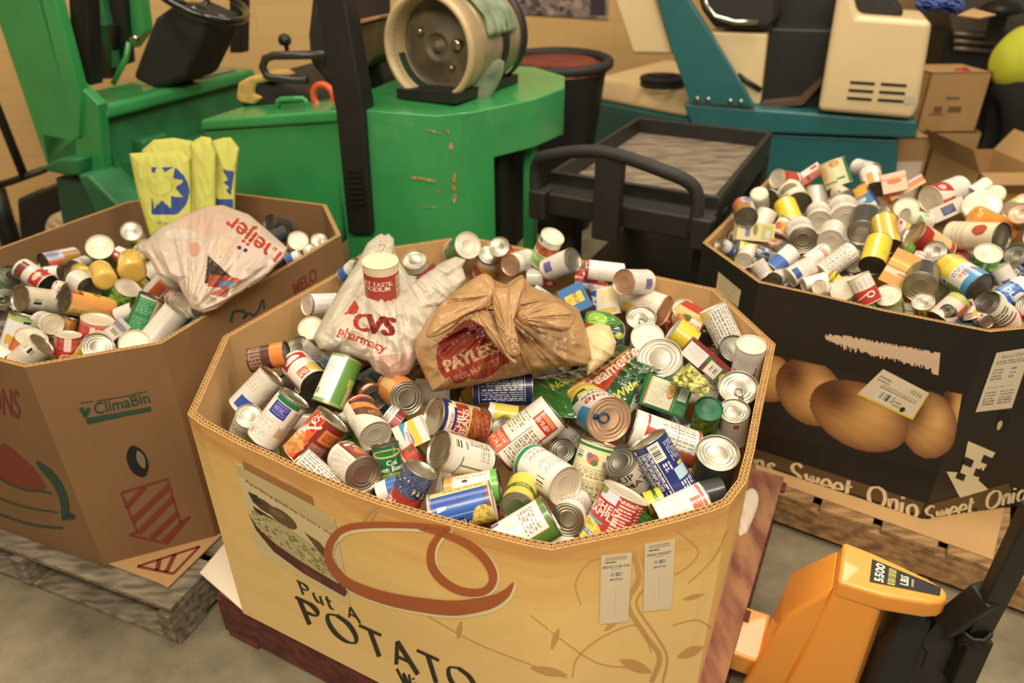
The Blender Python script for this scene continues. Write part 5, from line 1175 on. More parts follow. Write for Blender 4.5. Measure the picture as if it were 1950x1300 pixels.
T('violet_patch', (1903, 508), (1926, 546), 34, '-', 'w'); T('navy_facts', (1925, 510), (1950, 530), 30, '-', 'l', dz=-6); T('plain_white', (1944, 406), (1956, 420), 40, 'A', 'p'); T('leafy_green', (1718, 470), (1730, 480), 34, '-', 'l', dz=-10)
T('cream_white', (1530, 542), (1572, 530), 26, '-', 'w', dz=-4); T('yellow_green_bands', (1578, 524), (1592, 536), 28, '-', 'l', dz=-10); T('plain_white', (1560, 546), (1580, 552), 28, 'A', 'w', dz=-10); T('red_white', (1880, 612), (1856, 604), 26, 'A', 'l', dz=-8)
T('bare_dark', (1800, 604), (1814, 612), 26, 'A', 'd', dz=-6); T('red_foot_print', (1746, 500), (1756, 484), 26, '-', 'w'); T('bare_dark', (1781, 478), (1796, 492), 40, 'A', 'l', dz=-6)
T('leafy_green', (1960, 580), (1990, 600), 46, 'A', 'l'); T('red_tomato', (1975, 450), (2000, 470), 46, 'A', 'l'); T('plain_yellow', (1980, 520), (2010, 540), 46, 'A', 'l'); T('violet_patch', (1420, 450), (1400, 454), 30, 'A', 'l', dz=-16)
T('cream_barcode', (1612, 376), (1596, 366), 30, 'A', 'l', dz=-6); T('orange_food', (1500, 420), (1480, 450), 34, '-', 'l', dz=-14); T('red_peach', (1488, 470), (1474, 466), 26, 'A', 'l', dz=-10); T('cream_white', (1850, 370), (1880, 350), 30, '-', 'l', dz=10)
T('white_green_orange', (1925, 400), (1950, 385), 34, 'A', 'w', dz=4)
for k_, seed_, cnt in (('mid', 3, 70), ('left', 5, 40), ('right', 9, 60)):
    relax(k_)
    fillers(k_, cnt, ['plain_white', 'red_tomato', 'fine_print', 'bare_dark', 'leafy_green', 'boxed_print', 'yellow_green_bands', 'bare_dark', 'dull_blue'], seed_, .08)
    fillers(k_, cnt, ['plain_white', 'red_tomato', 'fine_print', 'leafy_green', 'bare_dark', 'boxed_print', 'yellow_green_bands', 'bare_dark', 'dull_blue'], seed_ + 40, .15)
# ---------------------------------------------------------------- build every item of the three heaps
BOXN = {'mid': 'golden box', 'left': 'brown box', 'right': 'onion box'}
GRP = {'mid': 'food cans in the golden box', 'left': 'food cans in the brown box', 'right': 'food cans in the onion box'}
LIDWORD = {'l': 'silver', 'w': 'cream', 'd': 'dark', 'p': 'pinkish', 'g': 'green'}
# hide fillers that nothing of the heap leaves visible: keep those with a clear line to the camera
from mathutils import geometry
def occl(q):
    c = (q['a'] + q['b']) / 2; n = 0; k = 0
    for off in [Vector((0, 0, 0))] + [ (q['a'] - c) * s for s in (.8, -.8)] + [UP * q['d'] * .4, -UP * q['d'] * .4, RT * q['d'] * .4, -RT * q['d'] * .4]:
        p = c + off; k += 1; d = (p - CAMP); L = d.length; d = d / L; vis = True
        for w in ITEMS:
            if w is q or w['key'] != q['key']: continue
            wc = (w['a'] + w['b']) / 2
            if (wc - p).length > .25: continue
            # segment axis vs ray distance
            r1 = geometry.intersect_line_line(CAMP, p, w['a'], w['b'])
            if r1 is None: continue
            t = max(-.5, min(.5, (r1[1] - wc).dot(w['a'] - w['b']) / (w['a'] - w['b']).length_squared)); ax = wc + (w['a'] - w['b']) * t
            s = (ax - CAMP).dot(d)
            if s < L - .01 and (CAMP + d * s - ax).length < w['d'] * .46: vis = False; break
        n += vis
    return n
drop = [i for i, q in enumerate(ITEMS) if not q['seen'] and occl(q) < 1]
ITEMS = [q for i, q in enumerate(ITEMS) if i not in set(drop)]
protos = {}
def get_proto(q):
    k = (q['des'], q['lid'], q['tab'], bool(q['thick']))
    if k in protos: return protos[k], False
    if q['des'] in JARS:
        o = bpy.data.objects.new('food_jar' if 'jar' in q['des'] and q['des'] != 'pale_jar' else 'plastic_tub', JARS[q['des']][1]); COL.objects.link(o)
        protos[k] = o; return o, True
    if q['thick']:
        o = bpy.data.objects.new('food_carton', carton_mesh(q['des'])); COL.objects.link(o); protos[k] = o; return o, True
    o = bpy.data.objects.new('food_can', label_mesh(q['des'])); COL.objects.link(o)
    l = bpy.data.objects.new('lid', LIDS[q['lid']]); COL.objects.link(l); l.parent = o
    b = bpy.data.objects.new('base', LIDS[q['lid']]); COL.objects.link(b); b.parent = o; b.rotation_euler = (math.pi, 0, 0)
    if q['tab']:
        t = bpy.data.objects.new('pull_tab', TABB if q['tab'] == 'b' else TAB); COL.objects.link(t); t.parent = o; t.rotation_euler = (0, 0, R(-70)); t.location = (0, 0, -.01)
        if q['tab'] == 'b': t['label'] = 'blue pull tab'
    protos[k] = o; return o, True
def copy_tree(o, parent=None):
    c = o.copy(); COL.objects.link(c)
    if parent is not None: c.parent = parent
    for ch in list(o.children): copy_tree(ch, c)
    return c
groups = {}
ORD = ['leftmost', 'second from left', 'third from left', 'fourth from left', 'fifth from left', 'sixth from left', 'seventh from left', 'eighth from left', 'ninth from left', 'tenth from left', 'eleventh from left', 'twelfth from left', 'thirteenth from left', 'fourteenth from left', 'fifteenth from left', 'sixteenth from left', 'seventeenth from left', 'eighteenth from left', 'nineteenth from left', 'twentieth from left']
for q in ITEMS:
    p, first = get_proto(q)
    o = p if first else copy_tree(p)
    c, M = orient(q['a'], q['b'], q['roll']); L = (q['a'] - q['b']).length
    o.matrix_world = Matrix.Translation(c) @ M.to_4x4() @ Matrix.Diagonal((q['d'], q['thick'] if q['thick'] else q['d'], L, 1))
    q['o'] = o
    if q['des'] in JARS: kind, desc = ('jar' if 'sauce' in JARS[q['des']][0] else 'tub'), JARS[q['des']][0]; head = desc
    elif q['thick']: kind = 'carton'; d_ = DES[q['des']][0]; head = d_ if 'carton' in d_ else 'small carton, ' + d_
    else:
        kind = 'can'; vert = abs((q['a'] - q['b']).normalized().z)
        near = q['a'] if q['near'] == 'A' else q['b']
        pose = (LIDWORD[q['lid']] + ' end out') if q['near'] != '-' else 'side on'
        head = 'can with ' + DES[q['des']][0] + ', ' + pose
    o['category'] = kind; o['group'] = {'can': GRP[q['key']], 'carton': 'food cartons among the cans', 'jar': 'jars among the cans', 'tub': 'plastic tubs among the cans'}[kind]
    if kind == 'tub': o.name = 'plastic_tub'
    groups.setdefault((q['key'], head), []).append(q)
for (key, head), qs in groups.items():
    if len(qs) == 1: qs[0]['o']['label'] = head + ', in ' + BOXN[key]; continue
    qs.sort(key=lambda q: pix((q['a'] + q['b']) / 2)[0])
    for i, q in enumerate(qs): q['o']['label'] = head + ', ' + BOXN[key] + ', ' + ORD[min(i, len(ORD) - 1)]
for q in ITEMS:
    w = q['o']['label'].split()
    if len(w) > 16:
        t = q['o']['label'].replace('can with ', 'can, ').replace(' and a ', ', ').replace(' reading ', ' ').replace(' with a ', ', ').replace(' end out', ' end').replace(' label', '').replace(' over a bowl of beans', '')
        q['o']['label'] = t
print('items', len(ITEMS), 'dropped', len(drop), 'longlabels', [q['o']['label'] for q in ITEMS if len(q['o']['label'].split()) > 16][:5])
# ---------------------------------------------------------------- soft things: carrier bags, pouches, totes
M_BAGW = print_mat('white_film', .28, .15, bump=.22, transl=.35, bscale=40); M_BAGB = print_mat('brown_film', .26, .2, bump=.3, transl=.25, bscale=45)
M_FOIL = print_mat('glossy_pouch', .16, .5, bump=.35, bscale=26); M_TOTE = print_mat('woven_tote', .7, 0, bump=.15, transl=.25, bscale=50)
def blob(name, outline, zc, front, back, cv, material, wr=(.012, 30, 0), knot=None, parent=None, lean=.5, nt=150, nr=46, p=2.2, centre=None, smooth_outline=True, seed=0, jag=0.0):
    """a soft closed body: photo outline, own distance (its centre lies at height zc), real thickness front/back in metres"""
    o3 = [Vector((a, b, 0)) for a, b in outline]
    loop = spline(o3, 10, True) if smooth_outline else [o3[i].lerp(o3[(i + 1) % len(o3)], k / 10) for i in range(len(o3)) for k in range(10)]
    cx, cy = centre or (sum(q.x for q in loop) / len(loop), sum(q.y for q in loop) / len(loop))
    L = [0]; 
    for i in range(len(loop)): L.append(L[-1] + (loop[(i + 1) % len(loop)] - loop[i]).length)
    bd = []
    k = 0
    for j in range(nt):
        s = L[-1] * j / nt
        while L[k + 1] < s: k += 1
        f = (s - L[k]) / max(1e-6, L[k + 1] - L[k]); bd.append(loop[k].lerp(loop[(k + 1) % len(loop)], f))
    C = at(cx, cy, zc); tC = (C - CAMP).dot(FW)
    x0, x1 = min(q.x for q in bd), max(q.x for q in bd); y0, y1 = min(q.y for q in bd), max(q.y for q in bd)
    lin = cv.lin() if cv is not None else None
    amp, fr, ang = wr; kx, ky = knot if knot else (cx, cy)
    def pos(r_, q, side):
        u = cx + (q.x - cx) * r_; v = cy + (q.y - cy) * r_
        tp = (at(u, v, zc) - CAMP).dot(FW); t = tC + (tp - tC) * lean
        h = (1 - r_ ** p) ** .6 if r_ < 1 else 0
        if side < 0: return CAMP + ray(u, v) * (t + back * h), (u, v)
        a = math.atan2(v - ky, u - kx); dk = math.hypot(u - kx, v - ky) / 100
        if knot: w = noise.noise(Vector((a * 7 + seed, dk * .9, seed))) + .5 * noise.noise(Vector((a * 17, dk * 1.6, seed + 4))) + 1.5 * (.3 - abs(noise.noise(Vector((u / 46 + .4 * math.sin(v / 40), v / 46, seed))))) + .35 * (.3 - abs(noise.noise(Vector((u / 20, v / 17, seed + 9)))))
        else:
            ca, sa = math.cos(ang), math.sin(ang); X, Y = (u * ca + v * sa) / fr, (-u * sa + v * ca) / fr
            w = (1 - 2 * abs(noise.noise(Vector((X * .35, Y * 1.3, seed))))) + .5 * (1 - 2 * abs(noise.noise(Vector((X, Y * 2.6, seed + 3))))) - .7
        e = min(1, (1 - r_) * 5 + .15)
        return CAMP + ray(u, v) * (t - front * h - amp * w * e), (u, v)
    P = np.zeros((2 * nr + 1, nt, 3)); UV = np.zeros((2 * nr + 1, nt, 2))
    for i in range(2 * nr + 1):
        r_ = i / nr if i <= nr else (2 * nr - i) / nr
        r_ = max(r_, .004) ** .8
        for j in range(nt):
            w, uv = pos(min(r_, 1), bd[j], 1 if i <= nr else -1); P[i, j] = w; UV[i, j] = uv
    org = Vector(P[0].mean(0)); off = np.array(parent.location if parent is not None else org)
    rgb = None
    if lin is not None:
        cu = (UV[:-1, :, 0] + np.roll(UV[:-1, :, 0], -1, 1)) / 2; cvv = (UV[:-1, :, 1] + UV[1:, :, 1]) / 2
        jx = np.clip(((cu - x0) / (x1 - x0) * cv.W).astype(int), 0, cv.W - 1); jy = np.clip(((cvv - y0) / (y1 - y0) * cv.H).astype(int), 0, cv.H - 1)
        rgb = lin[jy, jx]; rgb[nr + 2:] = lin[0, 0]
    me = grid_mesh(name, nt, 2 * nr, P - off, rgb, material, True, True)
    o = link(name, me, parent)
    if parent is None: o.location = org
    return o
def bb_canvas(outline, base, k=1.0):
    xs = [a for a, b in outline]; ys = [b for a, b in outline]; W, H = (max(xs) - min(xs)), (max(ys) - min(ys))
    c = Canvas(int(W * k), int(H * k), W / H, base); c.x0, c.y0, c.w, c.h = min(xs), min(ys), W, H
    c.u = lambda x: (x - c.x0) / c.w; c.v = lambda y: (y - c.y0) / c.h; return c
# white carrier with red print, golden box
ol = [(718, 448), (726, 444), (733, 448), (740, 444), (750, 454), (752, 476), (762, 500), (778, 524), (800, 527), (822, 510), (846, 497), (868, 488), (888, 494), (880, 508), (888, 530), (858, 570), (838, 582), (826, 612), (802, 655), (790, 690), (778, 712), (748, 722), (715, 708), (702, 688), (686, 683), (640, 668), (608, 664), (596, 642), (620, 596), (650, 545), (680, 500), (700, 462)]
c = bb_canvas(ol, (240, 228, 206), 1.0)
c.P([(c.u(655), c.v(600)), (c.u(676), c.v(572)), (c.u(684), c.v(586)), (c.u(680), c.v(598))], (216, 70, 50))
for d in (-1, 1, 3): c.T('C', c.u(688 + d), c.v(613 + d * .4), .115, (196, 50, 42), -12)
for d in (-2, 0, 2, 4): c.T('VS', c.u(724 + d), c.v(619), .125, (158, 36, 38), -8)
c.T('pharmacy', c.u(690), c.v(646), .062, (206, 80, 58), -22); c.T('pharmacy', c.u(691), c.v(646.5), .062, (206, 80, 58), -22)
c.P([(c.u(705), c.v(680)), (c.u(790), c.v(668)), (c.u(775), c.v(708)), (c.u(735), c.v(716))], (226, 180, 160))
c.E(c.u(640), c.v(656), .035, .03, (216, 206, 204))
o = blob('carrier_bag', ol, .80, .085, .03, c, M_BAGW, (.022, 30, 0), knot=(734, 470), lean=.55, nt=300, nr=90, centre=(722, 600), smooth_outline=False)
tag(o, 'white plastic carrier bag with red CVS pharmacy print, on the cans in the golden box', 'bag')
# snack tube sticking out of it
def standing_can(label, cv, A, B, d, zc, name, cat, lidm, capm=None):
    rA, rB = ray(*A), ray(*B); C = at((A[0] + B[0]) / 2, (A[1] + B[1]) / 2, zc); t = (C - CAMP).dot(FW); L = d * 1.3
    ppm = F_PX / t; lp = math.hypot(A[0] - B[0], A[1] - B[1]) / ppm; de = math.sqrt(max(0, L * L - lp * lp)) / 2
    a, b = CAMP + rA * (t - de), CAMP + rB * (t + de); c_, M_ = orient(a, b, 0)
    me = label_cylinder(name + '_sleeve', cv); o = bpy.data.objects.new(name, me); COL.objects.link(o)
    o.matrix_world = Matrix.Translation(c_) @ M_.to_4x4() @ Matrix.Diagonal((d, d, (a - b).length, 1)); l = bpy.data.objects.new('lid', lidm); COL.objects.link(l); l.parent = o
    return tag(o, label, cat)
cv = Canvas(170, 90, 2.3, (186, 52, 42)); cv.R(0, 0, 1, .2, (238, 218, 180)); cv.T('GREAT TASTE,', .40, .38, .1, (244, 226, 206), 0); cv.T('LESS SODIUM', .39, .5, .1, (244, 226, 206), 0); cv.R(.64, .28, .74, 1, (226, 206, 150)); cv.L(.65, .32, .73, .9, (110, 80, 60), 8, .9)
cap = LIDS['w'].copy(); cap.materials.clear(); cap.materials.append(mat('cream_plastic_cap', (242, 220, 170), .4))
standing_can('red snack tube with a cream cap standing in the white pharmacy carrier bag', cv, (724, 497), (730, 572), .083, .885, 'snack_tube', 'snack tube', cap)
# maroon carton edge in the bag
mb = MB(); p = [at(768, 548, .84), at(826, 499, .86), at(831, 504, .86), at(770, 558, .84)]; n_ = (UP * .02 - FW * .0); mb.prism(p, -.12, UP * .6 - FW * -.8)
tag(mb.build('food_carton', mat('maroon_carton', (112, 36, 40), .45), origin=tuple(at(800, 525, .84)), bevel=.002), 'flat maroon carton sticking out of the white pharmacy bag', 'carton')
# brown carrier
ol = [(788, 655), (812, 608), (850, 566), (890, 540), (926, 519), (944, 534), (962, 541), (994, 522), (1012, 545), (1055, 562), (1102, 588), (1116, 625), (1128, 676), (1118, 694), (1060, 700), (1010, 712), (955, 722), (900, 734), (842, 744), (822, 746), (804, 706), (792, 680)]
c = bb_canvas(ol, (206, 158, 104), 1.0)
for k in range(60):
    x, y = rng.uniform(0, 1), rng.uniform(0, 1); c.E(x, y, rng.uniform(.02, .07), rng.uniform(.01, .05), (rng.uniform(196, 214), rng.uniform(146, 168), rng.uniform(92, 116)))
rd = (168, 56, 40); c.E(c.u(908), c.v(664), 56 / c.w, 58 / c.h, rd); c.E(c.u(870), c.v(680), 38 / c.w, 50 / c.h, rd); c.P([(c.u(905), c.v(718)), (c.u(968), c.v(690)), (c.u(966), c.v(664)), (c.u(890), c.v(690))], (180, 66, 48))
for d in (-1, 0, 1, 2): c.T('PAYLESS', c.u(898 + d), c.v(678), .095, (226, 182, 132), 22)
c.T('SUPER MARKET', c.u(902), c.v(706), .05, (216, 150, 108), 22)
for k in range(9): x = 892 + k * 6; c.R(c.u(x), c.v(590 + abs(4 - k) * 3), c.u(x + 1.4), c.v(612 + (k % 3) * 4), (186, 96, 62))
bag = blob('carrier_bag', ol, .80, .11, .03, c, M_BAGB, (.02, 30, 0), knot=(955, 590), lean=.6, nt=320, nr=100, centre=(955, 640), seed=5, smooth_outline=False)
tag(bag, 'crumpled brown carrier bag with a red round PAYLESS print, tied on top of the cans', 'bag')
bc = lambda o_: bb_canvas(o_, (208, 160, 106))
for nm, ol_, z_, fr_, kn, sd in (('bag_handle', [(812, 640), (836, 584), (884, 542), (926, 520), (946, 552), (930, 584), (890, 600), (850, 632)], .93, .03, (946, 560), 1), ('bag_handle', [(938, 552), (968, 545), (996, 528), (1000, 560), (984, 600), (980, 640), (992, 672), (968, 674), (946, 620)], .93, .028, (970, 640), 2),
                                ('bag_loop', [(982, 596), (1010, 578), (1056, 572), (1090, 590), (1094, 612), (1074, 632), (1030, 624), (996, 618)], .925, .034, (985, 606), 3), ('bag_tail', [(868, 590), (900, 578), (928, 588), (956, 640), (984, 684), (975, 690), (936, 650), (906, 606)], .905, .02, (900, 585), 4)):
    blob(nm, ol_, z_, fr_, .012, bc(ol_), M_BAGB, (.012, 30, 0), knot=kn, parent=bag, lean=.5, nt=110, nr=30, seed=sd)
# paper sack behind it
ol = [(1112, 625), (1140, 614), (1162, 620), (1174, 652), (1168, 676), (1140, 700), (1118, 716), (1112, 690)]
tag(blob('paper_sack', ol, .78, .04, .02, bb_canvas(ol, (224, 194, 138)), M_PAPER, (.006, 26, .6), lean=.5, nt=90, nr=24, smooth_outline=False), 'small cream paper sack tucked behind the brown carrier bag', 'bag')
# noodle pouch
ol = [(1014, 720), (1060, 712), (1116, 700), (1160, 664), (1182, 654), (1240, 672), (1284, 684), (1272, 700), (1232, 714), (1210, 740), (1196, 790), (1150, 800), (1080, 796), (1020, 790), (1010, 760)]
c = bb_canvas(ol, (24, 78, 40), 1.0); U, V = c.u, c.v
c.P([(U(1012), V(712)), (U(1120), V(700)), (U(1110), V(800)), (U(1010), V(795))], (44, 104, 44)); c.E(U(1070), V(712), .09, .06, (96, 84, 46))
c.P([(U(1078), V(748)), (U(1100), V(724)), (U(1136), V(715)), (U(1160), V(690)), (U(1196), V(664)), (U(1216), V(672)), (U(1176), V(712)), (U(1160), V(736)), (U(1140), V(752)), (U(1110), V(742))], (176, 54, 34))
c.P([(U(1080), V(744)), (U(1160), V(690)), (U(1198), V(662)), (U(1200), V(664)), (U(1162), V(694)), (U(1084), V(747))], (220, 140, 70))
for d in (0, 1): c.T('Creamette', U(1158 + d), V(704), .15, (238, 214, 180), 38)
c.T('Noodles', U(1082), V(722), .1, (206, 202, 60), 28); c.T('Wide', U(1192), V(740), .11, (222, 206, 60), 36)
for k in range(70):
    x, y = rng.uniform(1190, 1270), rng.uniform(672, 715); c.E(U(x), V(y), .006, .01, rng.choice([(196, 206, 160), (150, 120, 60), (20, 60, 40), (14, 44, 30)]))
tag(blob('noodle_pouch', ol, .715, .02, .015, c, M_FOIL, (.008, 22, .5), lean=1, nt=240, nr=60, smooth_outline=False, seed=7), 'dark green noodle pouch with a red ribbon reading Creamette', 'pouch')
ol = [(1118, 594), (1150, 592), (1176, 604), (1190, 622), (1186, 644), (1160, 650), (1150, 625), (1118, 616)]
c = bb_canvas(ol, (70, 140, 40)); c.E(.3, .3, .25, .25, (150, 196, 60)); c.P([(.5, .5), (1, .4), (1, 1), (.6, 1)], (24, 70, 44)); c.E(.85, .8, .1, .1, (196, 190, 50))
tag(blob('vegetable_pouch', ol, .78, .03, .015, c, M_FOIL, (.008, 18, 0), lean=.6, nt=100, nr=26, seed=2), 'small lime green pouch right behind the cream paper sack', 'pouch')
ol = [(1312, 690), (1330, 706), (1360, 738), (1352, 746), (1338, 758), (1322, 750), (1300, 738), (1276, 730), (1282, 716)]
c = bb_canvas(ol, (150, 150, 60)); c.Fd(.5, .5, .6, .6, (196, 196, 90), (110, 104, 40), .05)
tag(blob('pasta_pouch', ol, .765, .022, .015, c, M_FOIL, (.006, 14, .7), lean=.7, nt=110, nr=26, smooth_outline=False, seed=9), 'clear pouch of green pasta beside the long red and green carton', 'pouch')
# white carrier in the brown box
ol = [(262, 476), (300, 436), (350, 410), (392, 392), (424, 390), (474, 408), (510, 438), (548, 472), (540, 490), (512, 520), (478, 542), (440, 568), (412, 588), (388, 596), (366, 588), (350, 562), (338, 538), (300, 522), (284, 492)]
c = bb_canvas(ol, (238, 218, 198), 1.0); U, V = c.u, c.v
c.E(U(400), V(420), .2, .14, (240, 206, 186)); c.E(U(435), V(470), .1, .1, (240, 214, 186)); c.E(U(372), V(475), .04, .07, (226, 176, 146)); c.E(U(345), V(446), .1, .05, (246, 236, 226))
for d in (0, 1.2): c.T('meijer', U(480 + d), V(458), .16, (204, 66, 46), 180 - 38)
for x, y in ((455, 471), (467, 476)): c.E(U(x), V(y), 4 / c.w, 4 / c.h, (60, 54, 130))
c.P([(U(397), V(486)), (U(448), V(534)), (U(390), V(540))], (70, 54, 40)); c.P([(U(470), V(520)), (U(524), V(470)), (U(520), V(490)), (U(476), V(534))], (224, 206, 192)); c.P([(U(398), V(560)), (U(440), V(540)), (U(432), V(566))], (200, 110, 90)); c.P([(U(399), V(523)), (U(440), V(526)), (U(462), V(532)), (U(430), V(548)), (U(395), V(546))], (196, 84, 56)); c.R(U(416), V(535), U(444), V(544), (90, 146, 190)); c.P([(U(274), V(484)), (U(296), V(520)), (U(280), V(500))], (80, 60, 40))
o = blob('carrier_bag', ol, .82, .075, .03, c, M_BAGW, (.02, 30, 0), knot=(360, 600), lean=.6, nt=260, nr=76, centre=(420, 490), seed=3, smooth_outline=False)
tag(o, 'white carrier bag with upside-down red meijer print, in the brown box', 'bag')
# yellow totes
def tote(ol_, z_, desc, paint=None, hd=None):
    c = bb_canvas(ol_, (222, 220, 96), 1.0)
    if paint: paint(c)
    o = blob('tote_bag', ol_, z_, .02, .012, c, M_TOTE, (.006, 40, 1.5), lean=0, nt=160, nr=44, smooth_outline=False, p=5, seed=len(desc))
    return tag(o, desc, 'bag', 'yellow tote bags in the brown box')
tote([(270, 286), (292, 266), (330, 262), (366, 268), (382, 300), (384, 440), (300, 440), (276, 330)], .90, 'yellow tote bag just behind the tote with the sun emblem')
tote([(362, 272), (384, 259), (402, 262), (412, 290), (410, 440), (372, 440)], .90, 'narrow folded yellow tote standing between the two printed totes')
def p_right(c):
    b = (44, 76, 150); c.P([(c.u(424), c.v(322)), (c.u(446), c.v(326)), (c.u(440), c.v(372)), (c.u(430), c.v(362)), (c.u(436), c.v(356)), (c.u(424), c.v(346)), (c.u(434), c.v(342))], b); c.R(c.u(412), c.v(378), c.u(444), c.v(396), b)
tote([(404, 268), (424, 262), (440, 261), (456, 282), (450, 330), (446, 440), (402, 440), (400, 320)], .89, 'rightmost yellow tote bag with a blue jagged print', p_right)
def p_sun(c):
    b = (44, 76, 158); c.E(c.u(306), c.v(364), 54 / c.w, 52 / c.h, b); c.R(0, c.v(300), c.u(289), c.v(440), (222, 220, 96)); c.R(0, c.v(300), 1, c.v(318), (222, 220, 96)); c.R(0, c.v(409), 1, 1, (222, 220, 96))
    cx, cy = 306, 354; P = []
    for k in range(18): a = k / 18 * 6.283 + .1; rr = (46 if k % 2 else 27); P.append((c.u(cx + rr * math.cos(a)), c.v(cy + rr * math.sin(a))))
    c.P(P, (222, 220, 96)); c.E(c.u(306), c.v(354), 23 / c.w, 20 / c.h, (200, 194, 80)); c.E(c.u(305), c.v(353), 21 / c.w, 18 / c.h, (224, 222, 100)); c.T('+ o', c.u(308), c.v(425), .06, (90, 110, 130))
tote([(246, 292), (300, 288), (346, 286), (362, 300), (366, 450), (286, 450), (262, 372)], .87, 'front yellow tote bag with a blue and yellow sun emblem', p_sun)
# ---------------------------------------------------------------- green forklift
P1 = Vector((-1.675, 3.019, 0)); FX = Vector((math.cos(R(-18)), math.sin(R(-18)), 0)); FY = Vector((-FX.y, FX.x, 0)); ZV = Vector((0, 0, 1))
def fl(s, w, z): return P1 + FX * s + FY * w + ZV * z
def fs(u, v, w=0.0): return atplane(u, v, P1 + FY * w, FY)
def plate(px_, w, th, parent, name, m, bevel=.006, seam=None):
    mb = MB(); mb.prism([fs(u, v, w) for u, v in px_], th, FY); return mb.build(name, m, parent, bevel=bevel)
fk = empty('forklift', tuple(fl(.6, .5, 0)), 'green forklift with a gas cylinder lying on its counterweight', 'forklift')
# counterweight
up = [(1.07, 0), (1.30, -.01), (1.49, 0.0), (1.60, .10), (1.74, .36), (1.80, .6), (1.74, .85), (1.55, 1.02), (1.07, 1.02)]
lo = [(1.07, 0), (1.30, -.01), (1.49, 0.0), (1.585, .085), (1.635, .18), (1.50, .22), (1.45, .40), (1.45, 1.02), (1.07, 1.02)]
zt = lambda s, w: 1.05 - .02 * (s - 1.07) + .02 * w
upf = [(1.07, 0), (1.30, -.01), (1.49, 0.0), (1.60, .10), (1.643, .18), (1.74, .36), (1.80, .6), (1.74, .85), (1.55, 1.02), (1.07, 1.02)]
nU = len(upf)
mb = MB(); mb.add([fl(s, w, .30) for s, w in upf] + [fl(s, w, zt(s, w)) for s, w in upf], [tuple(range(nU))[::-1], tuple(range(nU, 2 * nU))] + [(i, (i + 1) % nU, (i + 1) % nU + nU, i + nU) for i in range(nU)])
cw = mb.build('counterweight', M_GREEN, fk)
mb = MB(); rc_ = [(1.643, .175), (1.54, .22), (1.48, .40), (1.48, 1.3), (2.3, 1.3), (2.3, .05)]; mb.prism([fl(s, w, .2) for s, w in rc_], .66, ZV); cut = mb.build('cut', M_GREEN, fk)
bo = cw.modifiers.new('b', 'BOOLEAN'); bo.operation = 'DIFFERENCE'; bo.object = cut; bo.solver = 'EXACT'
dg_ = bpy.context.evaluated_depsgraph_get(); dg_.update(); me_ = bpy.data.meshes.new_from_object(cw.evaluated_get(dg_)); cw.modifiers.clear(); cw.data = me_
bpy.data.objects.remove(cut)
md = cw.modifiers.new('bevel', 'BEVEL'); md.width = .04; md.segments = 4; md.limit_method = 'ANGLE'; md.angle_limit = R(40); me_.polygons.foreach_set('use_smooth', [True] * len(me_.polygons)); cw.modifiers.new('wn', 'WEIGHTED_NORMAL')
BINS['cw'] = dict(o=fk, bvh=BVHTree.FromPolygons([tuple(fl(s, w, .30)) for s, w in lo] + [tuple(fl(s, w, zt(s, w))) for s, w in lo], [(i, (i + 1) % 9, (i + 1) % 9 + 9, i + 9) for i in range(9)]))
mb = MB(); mb.box(fl(1.56, .62, .62), (.14, .7, .46), Matrix.Rotation(R(-18), 3, 'Z')); mb.build('recess_shade_block', M_BLACK, fk)  # black block added to give the recess its shaded look
mb = MB(); mb.box(fl(1.70, .46, .6), (.05, .06, .52), Matrix.Rotation(R(-18), 3, 'Z')); mb.build('rear_strut', M_GREEN, fk, bevel=.006)
M_RUSTY = mat('rust_scrape', (146, 100, 56), .8, rgb2=(200, 170, 110), vscale=60)
rs = []
rr_ = random.Random(4)
v_ = 245
while v_ < 440:
    h_ = rr_.uniform(5, 20); x_ = 853 + (v_ - 245) * .12 + rr_.uniform(-3, 3)
    if rr_.random() < .75: rs.append(([(x_ + rr_.uniform(-2, 2), v_ + h_ * t / 5) for t in range(6)], [2, rr_.uniform(4, 9), rr_.uniform(5, 12), rr_.uniform(4, 10), 4, 1]))
    v_ += h_ + rr_.uniform(2, 8)
rs += [([(782, 337), (800, 339), (830, 344)], [4, 5, 4]), ([(812, 246), (822, 248), (838, 254)], [2, 4, 3]), ([(990, 332), (994, 340)], [3, 3]), ([(832, 360), (836, 366)], 3), ([(800, 392), (822, 394), (850, 392)], [1, 2, 1])]
wall_strokes('cw', 'rust_scrapes', rs, M_RUSTY, .004)
# engine cover and deck
plate([(384, 246), (641, 222), (652, 460), (600, 500), (440, 500), (396, 320)], 0.0, .98, fk, 'engine_cover', M_GREEN, .02)
plate([(381, 228), (641, 210), (643, 234), (382, 250)], -.015, 1.01, fk, 'cover_lid', M_GREEN, .012)
mb = MB(); mb.tube([fs(528, 214, .12), fs(530, 192, .12), fs(536, 189, .12), fs(578, 188, .12), fs(583, 192, .12), fs(586, 212, .12)], .011, 8); mb.build('grab_handle', M_GREEN, fk, smooth=True)
